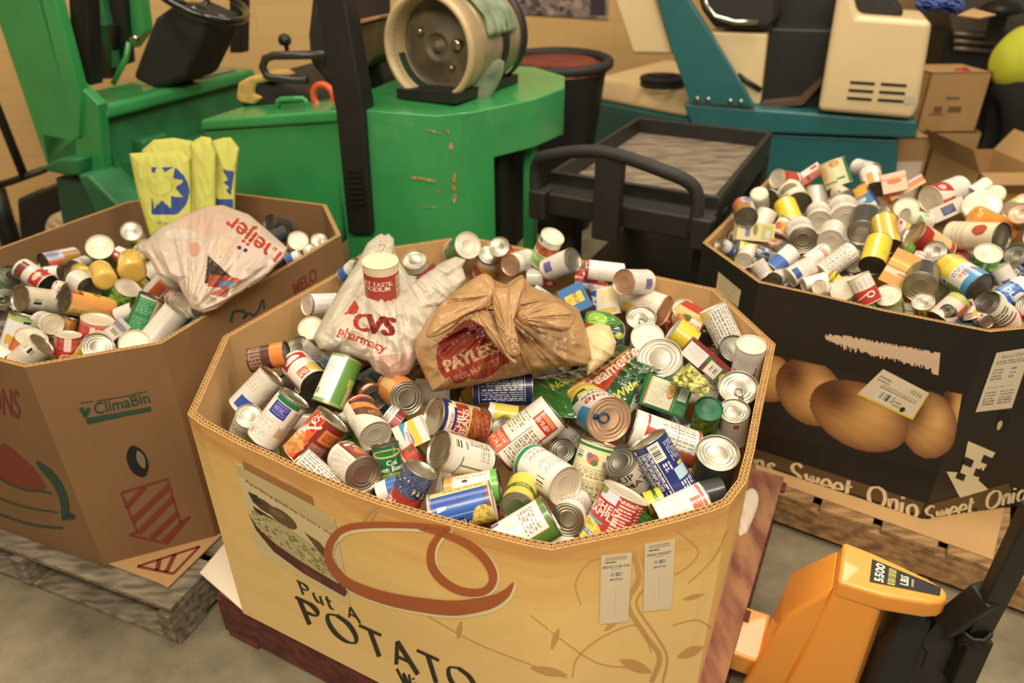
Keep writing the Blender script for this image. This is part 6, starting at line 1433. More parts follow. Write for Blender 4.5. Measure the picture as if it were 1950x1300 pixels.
# cowl
mb = MB(); mb.hexa([fl(-.30, -.0, .94), fl(.02, 0, .94), fl(.02, 1.02, .94), fl(-.30, 1.02, .94), fl(-.30, 0, 1.0), fl(.02, 0, 1.0), fl(.02, 1.02, 1.0), fl(-.30, 1.02, 1.0)]); mb.build('cowl_top', M_GREEN, fk, bevel=.02)
mb = MB(); mb.hexa([fl(-.30, .02, .42), fl(-.03, .02, .42), fl(-.03, 1.0, .42), fl(-.30, 1.0, .42), fl(-.30, .02, .95), fl(-.03, .02, .95), fl(-.03, 1.0, .95), fl(-.30, 1.0, .95)]); mb.build('cowl_body', M_GREEND, fk)
plate([(135, 148), (187, 199), (201, 362), (146, 318)], -.03, .05, fk, 'cowl_side', M_GREEN, .006)
mb = MB(); mb.box(fl(0.0, .22, .68), (.07, .16, .30), Matrix.Rotation(R(-18), 3, 'Z')); mb.build('reservoir', M_GREEND, fk, bevel=.02)
mb = MB(); mb.box(fl(0.04, .12, .52), (.12, .12, .1), Matrix.Rotation(R(-18), 3, 'Z')); mb.build('pedal_block', M_GREEND, fk, bevel=.02)
mb = MB(); mb.box(fl(.22, .5, .42), (.50, .98, .04), Matrix.Rotation(R(-18), 3, 'Z')); mb.build('floor_plate', mat('dirty_floor_plate', (52, 46, 40), .8, var=.3), fk)
mb = MB(); mb.box(fl(.22, .62, .63), (.26, .3, .035), Matrix.Rotation(R(-18), 3, 'Z') @ Matrix.Rotation(R(-8), 3, 'Y')); mb.build('foot_mat', mat('foot_mat', (58, 50, 44), .85), fk, bevel=.01)
plate([(70, 322), (112, 302), (150, 303), (150, 334), (130, 336)], -.10, .5, fk, 'fender', M_GREEND, .012)
plate([(146, 332), (168, 334), (252, 420), (196, 440)], -.12, .4, fk, 'step_rail', M_GREEND, .012)
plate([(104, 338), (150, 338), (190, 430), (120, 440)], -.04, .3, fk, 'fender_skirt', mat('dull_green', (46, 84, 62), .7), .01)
plate([(76, 250), (140, 262), (150, 312), (90, 318)], -.02, .1, fk, 'mast_bracket', M_GREEND, .012)
plate([(225, 305), (285, 300), (300, 420), (205, 420)], .05, .5, fk, 'side_step', M_GREEND, .02)
# mast: near rail, inner rail, far rails
plate([(-20, -60), (60, -60), (72, 0), (146, 264), (88, 312), (-4, 40)], -.02, .07, fk, 'mast_rail', M_GREEN, .006)
plate([(64, -60), (88, -60), (104, 0), (152, 180), (150, 262), (142, 262)], -.05, .05, fk, 'mast_rail', M_GREEN, .006)
plate([(168, -40), (184, -40), (222, 130), (205, 130)], .62, .06, fk, 'mast_rail', M_GREEND, .004)
plate([(190, -40), (232, -40), (244, 120), (222, 128)], .66, .05, fk, 'mast_chain', M_BLACK, .004)
plate([(228, -40), (262, -40), (276, 60), (252, 92)], .70, .06, fk, 'mast_rail', M_GREEN, .004)
plate([(108, 40), (215, 48), (214, 150), (130, 152)], .62, .04, fk, 'mast_crossmember', M_BLACK, .004)
# overhead guard legs
plate([(127, -50), (162, -50), (172, 163), (140, 163)], .06, .07, fk, 'guard_leg', M_BLACK, .006)
plate([(436, -50), (461, -50), (459, 101), (437, 101)], .93, .07, fk, 'guard_leg', M_BLACK, .006)
gl = plate([(592, -60), (648, -60), (656, 0), (690, 200), (708, 446), (662, 446), (640, 220), (600, 0)], -.035, .09, fk, 'guard_leg', M_BLACK, .008)
mb = MB()
for k in range(7): mb.prism([fs(661 + k * .9, 322 + k * 10.5, -.038), fs(688 + k * 1.1, 321 + k * 10.5, -.038), fs(689 + k * 1.1, 326 + k * 10.5, -.038), fs(662 + k * .9, 327 + k * 10.5, -.038)], -.006, FY)
mb.build('louvre', mat('louvre_black', (18, 17, 16), .6), gl)
# steering
plate([(248, 150), (268, 96), (292, 34), (330, 6), (398, 36), (384, 84), (352, 152), (296, 172)], .38, .24, fk, 'steering_column', M_RUBBER, .03)
mb = MB(); Cw = fs(385, 0, .48); ax = (ZV * .9 + FX * .42).normalized(); e1 = FY; e2 = ax.cross(e1).normalized()
mb.tube(arc(Cw, e1, e2, .185, 0, 2 * math.pi, 40)[:-1], .015, 10, closed=True)
for a in (0.4, 2.5, 4.6): mb.tube([Cw - ax * .05, Cw + (e1 * math.cos(a) + e2 * math.sin(a)) * .18], .011, 8)
mb.lathe([(.0001, -.09), (.06, -.08), (.055, 0), (.02, .01), (.0001, .012)], 20, Matrix.Translation(Cw - ax * .03) @ ax.to_track_quat('Z', 'Y').to_matrix().to_4x4())
mb.build('steering_wheel', mat('glossy_black', (26, 25, 24), .2, coat=.6), fk, smooth=True)
mb = MB(); mb.tube([fs(215, 160, .3), fs(240, 112, .34), fs(246, 80, .36)], .012, 8); mb.build('control_lever', M_GREEN, fk, smooth=True)
mb = MB(); mb.tube([fs(250, 76, .36), fs(262, 72, .36)], .012, 8); mb.build('lever_knob', M_CHROME, fk, smooth=True)
mb = MB(); mb.prism([fl(-.06, .62, 1.003), fl(-.02, .66, 1.003), fl(-.02, .92, 1.003), fl(-.10, .92, 1.003), fl(-.12, .66, 1.003)], .004, ZV); mb.build('cowl_window', mat('dusty_panel', (150, 128, 110), .5), fk)
# seat
plate([(456, 204), (470, 150), (560, 176), (640, 190), (640, 206)], .25, .5, fk, 'seat', M_RUBBER, .02)
plate([(592, -20), (640, -30), (646, 190), (586, 120), (583, 66)], .28, .48, fk, 'seat_back', M_RUBBER, .03)
mb = MB(); mb.tube([fs(618, 104, .22), fs(520, 106, .22), fs(505, 112, .22), fs(500, 128, .22), fs(508, 144, .22), fs(520, 149, .22), fs(584, 152, .22)], .016, 10); mb.build('armrest', mat('worn_black_tube', (54, 50, 46), .3), fk, smooth=True)
ol_ = [(448, 188), (452, 158), (474, 146), (500, 145), (516, 154), (500, 158), (486, 160), (482, 178), (500, 186), (482, 200), (456, 196)]
mb = MB(); mb.prism([fs(u, v, .24) for u, v in ol_], .2, FY); mb.build('torn_seat_foam', mat('yellow_foam', (206, 170, 96), .9, var=.25, vscale=30), fk, bevel=.012)
mb = MB(); mb.tube(arc(fs(616, 184, .2), FX, ZV, .045, 0, 6.28, 20)[:-1], .014, 8, closed=True); mb.build('orange_dial', mat('orange_plastic', (214, 90, 50), .4), fk, smooth=True)
mb = MB(); mb.tube([fs(548, 108, .8), fs(545, 84, .8), fs(542, 74, .8)], [.008, .012, .028], 10); mb.lathe([(.0001, -.03), (.026, -.02), (.032, 0), (.024, .02), (.0001, .03)], 14, Matrix.Translation(fs(542, 76, .8))); mb.build('gear_knob', M_BLACK, fk, smooth=True)
plate([(664, 42), (722, 30), (716, 108), (694, 130), (672, 132)], .40, .25, fk, 'battery_cover', mat('olive_cover', (88, 72, 46), .6), .01)
plate([(662, 42), (723, 29), (722, 36), (662, 52)], .38, .25, fk, 'cover_strip', mat('dull_pink_strip', (180, 122, 92), .6), .003)
plate([(652, -30), (730, -30), (726, 30), (660, 36)], .66, .05, fk, 'rear_guard_plate', M_BLACK, .004)
plate([(650, 130), (722, 118), (742, 196), (690, 200)], .5, .2, fk, 'tank_cradle', M_BLACK, .01)
# gas cylinder on the counterweight
TA, TB = aty(815, 93, 2.78), aty(925, 64, 3.16); TB.z = TA.z + .01; tax = (TA - TB).normalized(); Mt = Matrix.Translation(TA) @ tax.to_track_quat('Z', 'Y').to_matrix().to_4x4(); TL = (TA - TB).length
tk = empty('gas_cylinder', tuple(TB), 'gas cylinder lying on the green forklift, its open collar facing out', 'gas cylinder')
M_TANK = mat('worn_aluminium', (176, 160, 128), .45, .35, var=.3, vscale=9); M_TANKIN = mat('grimy_aluminium', (120, 108, 86), .6, .2, var=.4, vscale=12)
mb = MB(); mb.lathe([(.168, -.10), (.182, -.098), (.186, -.02), (.192, -.012), (.192, .004), (.182, .012), (.172, .008), (.166, -.02), (.162, -.09)], 56, Mt); mb.build('collar', mat('cream_collar', (206, 180, 136), .45, .1, var=.2, vscale=10), tk, smooth=True)
mb = MB(); mb.lathe([(.166, -.02), (.166, -.10), (.13, -.085), (.07, -.075), (.055, -.06), (.045, -.06), (.04, -.075), (.022, -.075), (.018, -.055), (.0001, -.052)], 48, Mt); mb.build('domed_end', M_TANKIN, tk, smooth=True)
for x_, y_, r_ in ((.085, .01, .02), (.06, -.07, .008), (-.07, .05, .012)): mb = MB(); mb.lathe([(r_, -.085), (r_, -.055), (r_ * .5, -.05), (.0001, -.05)], 16, Mt @ Matrix.Translation((x_, y_, 0))); mb.build('valve', M_CHROME, tk, smooth=True)
mb = MB(); mb.prism([(Mt @ Vector((.165 * math.cos(a) * k, .165 * math.sin(a) * k, -.05))) for k in (1, .86) for a in ([R(190 + 10 * i) for i in range(8)] if k == 1 else [R(260 - 10 * i) for i in range(8)])], .01, tax); mb.build('collar_slot', mat('green_dark_slot', (24, 52, 38), .7), tk)
mb = MB(); mb.lathe([(.0001, -TL - .1), (.10, -TL - .09), (.165, -TL - .02), (.178, -TL + .05), (.178, -.12), (.170, -.10)], 56, Mt); mb.build('cylinder_body', M_TANK, tk, smooth=True)
for z_ in (-TL * .62, -TL * .98):
    mb = MB(); mb.lathe([(.180, z_ - .02), (.188, z_ - .018), (.188, z_ + .018), (.180, z_ + .02)], 48, Mt); mb.build('strap', M_BLACK, tk, smooth=True)
mb = MB(); mb.box(tuple((TA + TB) / 2 - ZV * .165), (.5, .26, .035), Matrix.Rotation(math.atan2(tax.y, tax.x), 3, 'Z')); tag(mb.build('cylinder_cradle', M_BLACK, fk), None)
# rag over the cylinder
mb = MB(); NA, NB = 30, 34; vs = []
for i in range(NA + 1):
    for j in range(NB + 1):
        z_ = -.13 - (TL - .22) * i / NA; a = R(10) + R(150) * j / NB; r_ = .184 + .012 * (noise.noise(Vector((i * .35, j * .3, 2))) + .5)
        p = Mt @ Vector((r_ * math.cos(a), r_ * math.sin(a), z_)); vs.append(p)
mb.add(vs, [(i * (NB + 1) + j, i * (NB + 1) + j + 1, (i + 1) * (NB + 1) + j + 1, (i + 1) * (NB + 1) + j) for i in range(NA) for j in range(NB)])
M_RAG = mat('grey_green_rag', (134, 148, 118), .9, var=.35, vscale=14, bump=.4, bscale=30)
rg = mb.build('rag', M_RAG, None, smooth=True, solid=.006, origin=tuple(TB)); tag(rg, 'grey green rag draped over the gas cylinder', 'rag')
ol_ = [(880, 152), (900, 138), (950, 112), (960, 118), (958, 140), (946, 165), (930, 192), (915, 200), (900, 196), (890, 180)]
mb = MB(); cc_ = [aty(u, v, 2.86) for u, v in ol_]; ce = sum(cc_, Vector()) / len(cc_)
vs = []; K = 12
for k in range(K + 1):
    for q in cc_: p = ce.lerp(q, k / K); vs.append(p + Vector((0, -.03 * (1 - (k / K) ** 2) + .03 * noise.noise(p * 14), 0)))
n_ = len(cc_); mb.add(vs, [(k * n_ + j, k * n_ + (j + 1) % n_, (k + 1) * n_ + (j + 1) % n_, (k + 1) * n_ + j) for k in range(K) for j in range(n_)])
mb.build('rag_corner', M_RAG, rg, smooth=True, solid=.006)
# ---------------------------------------------------------------- teal and cream lift truck
TP = at(1317, 200, .75); TQ = at(1747, 230, .75); TXv = (TQ - TP).normalized(); TYv = Vector((-TXv.y, TXv.x, 0)); 
tt = empty('lift_truck', (TP.x + .6, TP.y + .2, 0), 'teal and cream lift truck parked behind the black cart', 'forklift')
def tplate(px_, w, th, name, m, bevel=.01, parent=tt):
    mb = MB(); mb.prism([atplane(u, v, TP + TYv * w, TYv) for u, v in px_], th, TYv); return mb.build(name, m, parent, bevel=bevel)
tplate([(1300, 197), (1747, 230), (1746, 264), (1470, 254), (1320, 246)], 0, .9, 'chassis', M_TEAL, .015)
tplate([(1330, 250), (1712, 266), (1700, 420), (1360, 420)], .04, .8, 'chassis_skirt', M_TEAL, .01)
pl = tplate([(1236, -60), (1284, -60), (1312, 0), (1352, 62), (1395, 132), (1437, 205), (1314, 196), (1282, 106), (1251, 0)], -.02, .06, 'front_pillar', M_TEAL, .008)
mb = MB()
for u, v in ((1328, 188), (1349, 189), (1391, 192), (1411, 193)): mb.lathe([(.012, 0), (.012, .012), (.0001, .014)], 12, Matrix.Translation(atplane(u, v, TP - TYv * .02, TYv)) @ (-TYv).to_track_quat('Z', 'Y').to_matrix().to_4x4())
mb.build('bolts', M_CHROME, pl, smooth=True)
tplate([(1150, -60), (1232, -60), (1249, 0), (1282, 104), (1204, 103), (1169, 0)], .02, .25, 'control_panel', M_CREAM, .02)
tplate([(1347, 60), (1462, 64), (1447, 200), (1430, 200)], .12, .6, 'engine_side', M_CREAM, .015)
tplate([(1466, 54), (1600, 58), (1576, 214), (1446, 203)], .2, .6, 'seat_well', M_BLACK, .01)
mb = MB(); mb.tube([atplane(u, v, TP + TYv * .1, TYv) for u, v in ((1404, 142), (1424, 156), (1450, 172))], .014, 8); mb.build('pedal_lever', M_BLACK, tt, smooth=True)
mb = MB(); mb.prism([atplane(u, v, TP + TYv * .1, TYv) for u, v in ((1452, 196), (1520, 190), (1562, 152), (1566, 158), (1528, 200), (1455, 206))], .3, TYv); mb.build('floor_mat', mat('brown_floor_mat', (92, 70, 50), .8), tt)
tplate([(1320, -30), (1476, -30), (1476, 40), (1462, 58), (1360, 54), (1336, 20)], .1, .55, 'seat', M_RUBBER, .05)
mb = MB(); mb.tube([atplane(u, v, TP + TYv * .08, TYv) for u, v in ((1338, -20), (1346, 10), (1362, 32), (1400, 42), (1444, 42))], .014, 8); mb.build('seat_bar', M_CHROME, tt, smooth=True)
tplate([(1476, -30), (1600, -30), (1600, 62), (1470, 56)], .5, .2, 'seat_backdrop', M_BLACK, .01)
hd = tplate([(1557, 212), (1592, 0), (1596, -40), (1618, -30), (1634, 30), (1776, 40), (1760, 140), (1750, 200), (1738, 228)], -.04, .62, 'engine_hood', M_CREAM, .03)
mb = MB()
for r_ in range(3):
    for q in range(2):
        u0, v0 = 1619 - r_ * 3 + q * 58.5, 154 + r_ * 15 + q * 3.5; w0 = 47 if q == 0 else 49
        mb.prism([atplane(a, b, TP - TYv * .041, TYv) for a, b in ((u0, v0), (u0 + w0, v0 + 3), (u0 + w0, v0 + 8), (u0, v0 + 5))], -.003, TYv)
mb.build('louvre', mat('louvre_black', (18, 17, 16), .6), hd)
cv_ = [atplane(a, b, TP - TYv * .042, TYv) for a, b in ((1722, 184), (1742, 182), (1742, 196), (1722, 200))]; mb = MB(); mb.prism(cv_, -.002, TYv); mb.build('badge', mat('pale_badge', (196, 196, 170), .5), hd)
mb = MB(); hp = [atplane(a, b, TP + TYv * .1, TYv) for a, b in ((1617, 28), (1720, 32), (1720, 16), (1700, -10), (1640, -16), (1616, 0))]; mb.prism(hp, .35, TYv); tag(mb.build('tool_bag', M_BLACK, None, origin=tuple(hp[0]), bevel=.03), 'black tool bag on top of the cream engine hood', 'bag')
# nose
A_, B_ = at(1122, 188, .60), at(1312, 226, .60); dv = (B_ - A_).normalized(); nv = Vector((-dv.y, dv.x, 0))
mb = MB(); mb.hexa([A_ - ZV * .5, B_ - ZV * .5, B_ + nv * .9 - ZV * .5, A_ + nv * .9 - ZV * .5, A_, B_, B_ + nv * .9, A_ + nv * .9]); mb.build('nose_base', M_TEAL, tt, bevel=.03)
mb = MB(); q = .02; mb.hexa([A_ + dv * q, B_ - dv * q, B_ + nv * .88, A_ + nv * .88, A_ + dv * .03 + nv * .06 + ZV * .15, B_ - dv * .03 + nv * .04 + ZV * .15, B_ + nv * .8 + ZV * .19, A_ + nv * .8 + ZV * .19]); mb.build('nose_hood', M_CREAM, tt, bevel=.035)
c0 = at(1262, 150, .80); mb = MB(); mb.tube([c0 + Vector((.125 * math.cos(a), .115 * math.sin(a), 0)) for a in [k / 28 * 6.283 for k in range(28)]], .022, 10, closed=True)
mb.tube([c0 + Vector((.125 * math.cos(a), .115 * math.sin(a), -.03)) for a in [k / 28 * 6.283 for k in range(28)]], .018, 10, closed=True); tag(mb.build('hose_coil', M_RUBBER, None, smooth=True, origin=tuple(c0)), 'black coiled hose on the cream nose of the teal lift truck', 'hose')
# blue cloth and cardboard slip on the hood
ol_ = [(1742, 8), (1760, -8), (1800, -14), (1830, -6), (1838, 14), (1826, 27), (1790, 24), (1756, 24)]
tag(blob('cloth_bundle', ol_, 1.36, .09, .08, bb_canvas(ol_, (54, 76, 150)), print_mat('blue_cloth', .8, 0, bump=.6, bscale=30), (.03, 12, .3), lean=0, nt=80, nr=20), 'rumpled blue cloth on the cream engine hood', 'cloth')
pz = atplane(1838, 24, TP + TYv * .3, TYv).z; sp_ = [at(a, b, pz) for a, b in ((1824, 30), (1852, 18), (1896, 30), (1866, 36))]; mb = MB(); mb.prism(sp_, .006, ZV); tag(mb.build('cardboard_sheet', M_KRAFT, None, origin=tuple(sp_[0])), 'loose cardboard sheet beside the blue cloth', 'cardboard')
# ---------------------------------------------------------------- black tray cart
CZ = .79; K0, K1, K2, K3 = at(1003, 388, CZ), at(1355, 395, CZ), at(1472, 250, CZ), at(1215, 222, CZ)
K0 = K1 + (K3 - K2); ce1 = (K1 - K0).normalized(); ce2 = (K3 - K0).normalized()
ct = empty('utility_cart', ((K0.x + K2.x) / 2, (K0.y + K2.y) / 2, 0), 'black plastic utility cart with an empty scuffed tray and curved handle', 'cart')
def quad_in(q, d):
    a, b, c_, e = q; x, y = ce1 * d, ce2 * d; return [a + x + y, b - x + y, c_ - x - y, e + x - y]
Q = [K0 + ce2 * .12, K1 + ce2 * .12, K2, K3]
mb = MB(); o_ = Q; i_ = quad_in(Q, .022); dz = ZV * -.14; di = ZV * -.075
V = o_ + i_ + [p + di for p in i_] + [p + dz for p in o_]
mb.add(V, [(0, 1, 5, 4), (1, 2, 6, 5), (2, 3, 7, 6), (3, 0, 4, 7), (4, 5, 9, 8), (5, 6, 10, 9), (6, 7, 11, 10), (7, 4, 8, 11), (0, 12, 13, 1), (1, 13, 14, 2), (2, 14, 15, 3), (3, 15, 12, 0), (12, 15, 14, 13)])
mb.build('tray', M_CARTBLK, ct, bevel=.006)
mb = MB(); ii = [p + di + ZV * .002 for p in i_]; mb.add(ii, [(0, 1, 2, 3)]); mb.build('tray_floor', M_CARTTOP, ct)
q0 = [K0, K1, K1 + ce2 * .13, K0 + ce2 * .13]; mb = MB(); mb.hexa([p + ZV * -.13 for p in q0] + [p + ZV * (-.045) for p in q0]); mb.build('handle_shelf', M_CARTBLK, ct, bevel=.01)
hp = [K0 + ce1 * .0 + ZV * -.08, K0 + ce1 * .0 + ZV * .05, K0 + ce1 * .07 + ZV * .105 - ce2 * .03, K0.lerp(K1, .4) + ZV * .145 - ce2 * .04, K0.lerp(K1, .72) + ZV * .115 - ce2 * .04, K1 - ce1 * .06 + ZV * .05, K1 - ce1 * .05 + ZV * -.10]
mb = MB(); mb.tube(spline(hp, 10), .023, 12); mb.build('handle', M_RUBBER, ct, smooth=True)
mb = MB(); c1 = K0.lerp(K1, .46) - ce2 * .03; mb.box(c1 + ZV * -.02, (.10, .05, .30), Matrix.Rotation(math.atan2(ce1.y, ce1.x), 3, 'Z')); mb.build('handle_post', M_CARTBLK, ct, bevel=.008)
for p in (K0 + ce1 * .02, K1 - ce1 * .02):
    mb = MB(); mb.box(p + ZV * -.09, (.07, .07, .11), Matrix.Rotation(math.atan2(ce1.y, ce1.x), 3, 'Z')); mb.build('handle_socket', M_CARTBLK, ct, bevel=.008)
for (a, b) in ((.06, .2), (.94, .2), (.06, .95), (.94, .95)):
    p = K0 + (K1 - K0) * a + (K3 - K0) * b; mb = MB(); mb.box((p.x, p.y, .42), (.09, .09, .58), Matrix.Rotation(math.atan2(ce1.y, ce1.x), 3, 'Z')); lg = mb.build('leg', M_CARTBLK, ct, bevel=.01)
    mb = MB(); mb.lathe([(.0001, -.02), (.05, -.02), (.06, -.012), (.06, .012), (.05, .02), (.0001, .02)], 20, Matrix.Translation((p.x, p.y, .06)) @ Matrix.Rotation(R(90), 4, 'X')); mb.build('caster', M_RUBBER, ct, smooth=True)
mb = MB(); q2 = quad_in([K0 + ce2 * .12, K1 + ce2 * .12, K2, K3], .0); mb.hexa([Vector((p.x, p.y, .14)) for p in q2] + [Vector((p.x, p.y, .24)) for p in q2]); mb.build('lower_shelf', M_CARTBLK, ct, bevel=.01)
# ---------------------------------------------------------------- dark machine with red tray, behind the forklift
D0 = aty(1060, 118, 4.35); ms = empty('floor_scrubber', (D0.x, D0.y, 0), 'black floor machine with a red top between the forklift and the teal truck', 'floor machine')
mb = MB(); mb.tube([D0 + Vector((.30 * math.cos(a), .26 * math.sin(a), .02 * math.sin(a))) for a in [k / 24 * 6.283 for k in range(24)]], .03, 10, closed=True); mb.build('rim', M_RUBBER, ms, smooth=True)
mb = MB(); mb.lathe([(.0001, .0), (.2, .02), (.27, -.01), (.29, -.05)], 24, Matrix.Translation(D0)); mb.build('red_cover', mat('dull_red', (128, 52, 42), .5, var=.4, vscale=8), ms, smooth=True)
mb = MB(); mb.lathe([(.29, -.02), (.26, -.3), (.2, -.75), (.24, -D0.z + .02), (.0001, -D0.z + .02)], 20, Matrix.Translation(D0)); mb.build('machine_body', M_BLACK, ms, smooth=True)
# poster on the back wall
wn = Vector((-math.sin(WALLA), math.cos(WALLA), 0)); wx = Vector((math.cos(WALLA), math.sin(WALLA), 0))
wp = lambda u, v: atplane(u, v, WALLO - wn * .01, wn)
c = Canvas(70, 30, 2.3, (150, 130, 120)); r_ = np.random.RandomState(2)
for k in range(160): c.R(r_.rand(), r_.rand(), 1.1, 1.1, (0, 0, 0)) if False else c.E(r_.rand(), r_.rand(), .02 + .03 * r_.rand(), .03 + .05 * r_.rand(), [(120, 104, 110), (90, 78, 84), (176, 156, 140), (70, 64, 72)][k % 4])
c.R(.82, .3, .97, .95, (60, 56, 62))
a_, b_, c__, d_ = wp(960, -70), wp(1160, -64), wp(1158, 38), wp(962, 26)
P = np.zeros((31, 71, 3)); o0 = (a_ + b_ + c__ + d_) / 4
for i in range(31):
    for j in range(71): P[i, j] = (a_.lerp(b_, j / 70)).lerp(d_.lerp(c__, j / 70), i / 30) - o0
po = link('poster', grid_mesh('poster', 70, 30, P, c.lin(), M_PAPER, False)); po.location = o0; tag(po, 'grey mottled poster on the tan wall above the gas cylinder', 'poster')
md = po.modifiers.new('s', 'SOLIDIFY'); md.thickness = .003
# ---------------------------------------------------------------- black hand truck and sack on the left
ht = empty('hand_truck', (-3.1, 3.7, 0), 'black steel hand truck by the wall behind the brown box', 'hand truck')
L_ = lambda u, v, y=3.7: aty(u, v, y)
for pts, r_, nm in (([(-60, 20), (-20, 170), (48, 340)], .022, 'upright'), ([(-40, 362), (20, 346), (86, 322)], .018, 'crossbar'), ([(-10, 360), (8, 420), (34, 500)], .05, 'upright'), ([(60, 380), (120, 372), (128, 420)], .03, 'bracket')):
    mb = MB(); mb.tube([L_(*p) for p in pts], r_, 10); mb.build(nm, M_BLACK, ht, smooth=True)
mb = MB(); mb.prism([L_(u, v, 3.55) for u, v in ((32, 384), (110, 352), (118, 385), (120, 440), (40, 470))], .2, Vector((0, 1, 0))); mb.build('load_plate', M_BLACK, ht, bevel=.01)
mb = MB(); mb.prism([L_(u, v, 3.6) for u, v in ((32, 380), (66, 366), (78, 376), (82, 384), (40, 404))], .1, Vector((0, 1, 0))); mb.build('ratchet', M_BLACK, ht, bevel=.01)
ol_ = [(86, 440), (92, 416), (110, 404), (150, 388), (186, 384), (194, 396), (190, 430), (150, 470), (96, 470)]
tag(blob('sack', ol_, .42, .1, .1, bb_canvas(ol_, (206, 178, 132)), print_mat('sackcloth', .9, 0, bump=.5, bscale=20), (.02, 20, .4), lean=0, nt=80, nr=20), 'pale cloth sack on the floor between the brown box and the forklift', 'sack')
# ---------------------------------------------------------------- cartons at the right
def carton(px_tl, px_tr, z1, z0, y, depth, label, print_=None, name='cardboard_carton', flaps=False):
    a, b = aty(px_tl[0], px_tl[1], y), aty(px_tr[0], px_tr[1], y); a.z = b.z = z1; b.y = a.y + .0
    dvx = (b - a); w = dvx.length; nx = dvx.normalized(); ny = Vector((-nx.y, nx.x, 0)); t = .005; cx = (a + b) / 2 + ny * depth / 2
    o = empty(name, (cx.x, cx.y, z0), label, 'cardboard box')
    mb = MB()
    for p, q in ((a, b), (b, b + ny * depth), (b + ny * depth, a + ny * depth), (a + ny * depth, a)):
        n_ = Vector((-(q - p).normalized().y, (q - p).normalized().x, 0)); mb.hexa([Vector((v.x, v.y, z0)) for v in (p, q, q + n_ * t, p + n_ * t)] + [Vector((v.x, v.y, z1)) for v in (p, q, q + n_ * t, p + n_ * t)])
    bt = [Vector((v.x, v.y, z0)) for v in (a, b, b + ny * depth, a + ny * depth)]; mb.prism(bt, t, ZV)
    if not flaps: mb.prism([Vector((v.x, v.y, z1 - t)) for v in bt], t, ZV)
    mb.build('carton_body', M_KRAFT, o)
    if flaps:
        for p, q, nn, l, an in ((a, b, -ny, .14, -10), (b, b + ny * depth, nx, .14, 55), (a + ny * depth, a, -nx, .14, 60)):
            d_ = nn * math.cos(R(an)) * l + ZV * math.sin(R(an)) * l; mb = MB(); mb.prism([p, q, q + d_, p + d_], .004, ZV + nn * .3); mb.build('flap', M_KRAFT, o)
    if print_:
        for (x0, y0, x1, y1) in print_:
            f = lambda x, y: a + nx * w * x - ZV * (z1 - z0) * y - ny * .002
            mb = MB(); mb.prism([f(x0, y0), f(x1, y0), f(x1, y1), f(x0, y1)], .001, ny); mb.build('carton_print', mat('brown_ink', (122, 92, 60), .8), o)
    return o, a, nx, ny, w
carton((1772, 145), (1886, 152), .85, .49, 4.6, .34, 'tall brown carton on top of its stack, by the cream engine hood', [(.36, .4, .58, .44), (.2, .56, .34, .66), (.44, .56, .66, .66), (.14, .68, .4, .7)])
carton((1776, 275), (1862, 280), .49, 0, 4.6, .34, 'brown carton under the tall carton', [(.2, .2, .7, .3)])
o_, a_, nx_, ny_, w_ = carton((1694, 262), (1776, 268), .54, 0, 4.25, .3, 'brown carton with a white panel, left of the carton stack', None)
mb = MB(); f = lambda x, y: a_ + nx_ * w_ * x - ZV * y - ny_ * .004; mb.prism([f(.04, .14), f(.9, .14), f(.9, .5), f(.04, .5)], .002, ny_); mb.build('white_panel', M_WHITEP, o_)
carton((1870, 318), (1990, 352), .47, 0, 3.75, .5, 'low open brown carton with raised flaps behind the onion box', None, flaps=True)
mb = MB(); mb.tube([aty(1820, 137, 4.66), aty(1835, 137, 4.66), aty(1853, 146, 4.66)], [.02, .03, .018], 8); tag(mb.build('red_wrapper', M_RED, None, smooth=True, origin=tuple(aty(1836, 140, 4.66))), 'crumpled red wrapper on top of the tall brown carton', 'wrapper')
# dark machinery at the back right
dm_ = empty('dark_machine', (3.3, 5.9, 0), 'dark grey machine in the far corner behind the person', 'machine')
B2 = lambda px_, y, th, nm, m: MB().prism([aty(u, v, y) for u, v in px_], th, Vector((0, 1, 0))).build(nm, m, dm_, bevel=.01)
B2([(1790, -60), (2040, -60), (2040, 70), (1815, 62)], 6.0, .5, 'grey_casing', mat('grey_casing', (92, 84, 70), .6)); B2([(1800, 60), (2040, 66), (2000, 420), (1760, 420)], 5.9, .4, 'dark_casing', M_BLACK)
for v in (64, 78, 92): mb = MB(); mb.tube([aty(1816, v, 5.85), aty(1895, v + 6, 5.85)], .02, 8); mb.build('rail', mat('dull_steel', (110, 100, 84), .4, .5), dm_, smooth=True)
mb = MB(); mb.lathe([(.0001, .09), (.1, .06), (.16, 0), (.06, -.03), (.05, -.2)], 20, Matrix.Translation(aty(1905, 22, 5.7))); mb.build('cap', M_BLACK, dm_, smooth=True)
# ---------------------------------------------------------------- person in hi-vis vest, bending over, mostly out of frame
def skin_chain(name, pts, edges, radii, material, parent=None, root=0, sub=2):
    me = bpy.data.meshes.new(name); me.from_pydata([tuple(p) for p in pts], edges, []); o = link(name, me, parent)
    o.modifiers.new('skin', 'SKIN'); 
    sv = me.skin_vertices[0].data
    for i, r_ in enumerate(radii): sv[i].radius = (r_, r_) if not isinstance(r_, tuple) else r_
    sv[root].use_root = True; o.modifiers['skin'].use_smooth_shade = True
    m_ = o.modifiers.new('s', 'SUBSURF'); m_.levels = sub; m_.render_levels = sub; me.materials.append(material); return o
PB = aty(1885, 120, 4.6); px0, py0 = PB.x + .17, PB.y
M_TROU = mat('black_workwear', (30, 29, 28), .85, bump=.2); M_SKIN = mat('skin', (196, 146, 110), .55, sss=.1); M_VIS = mat('hi_vis_yellow', (198, 206, 62), .6, bump=.3, bscale=20); M_HAIR = mat('dark_hair', (44, 34, 28), .7)
G = lambda x, y, z: (px0 + x, py0 + y, z)
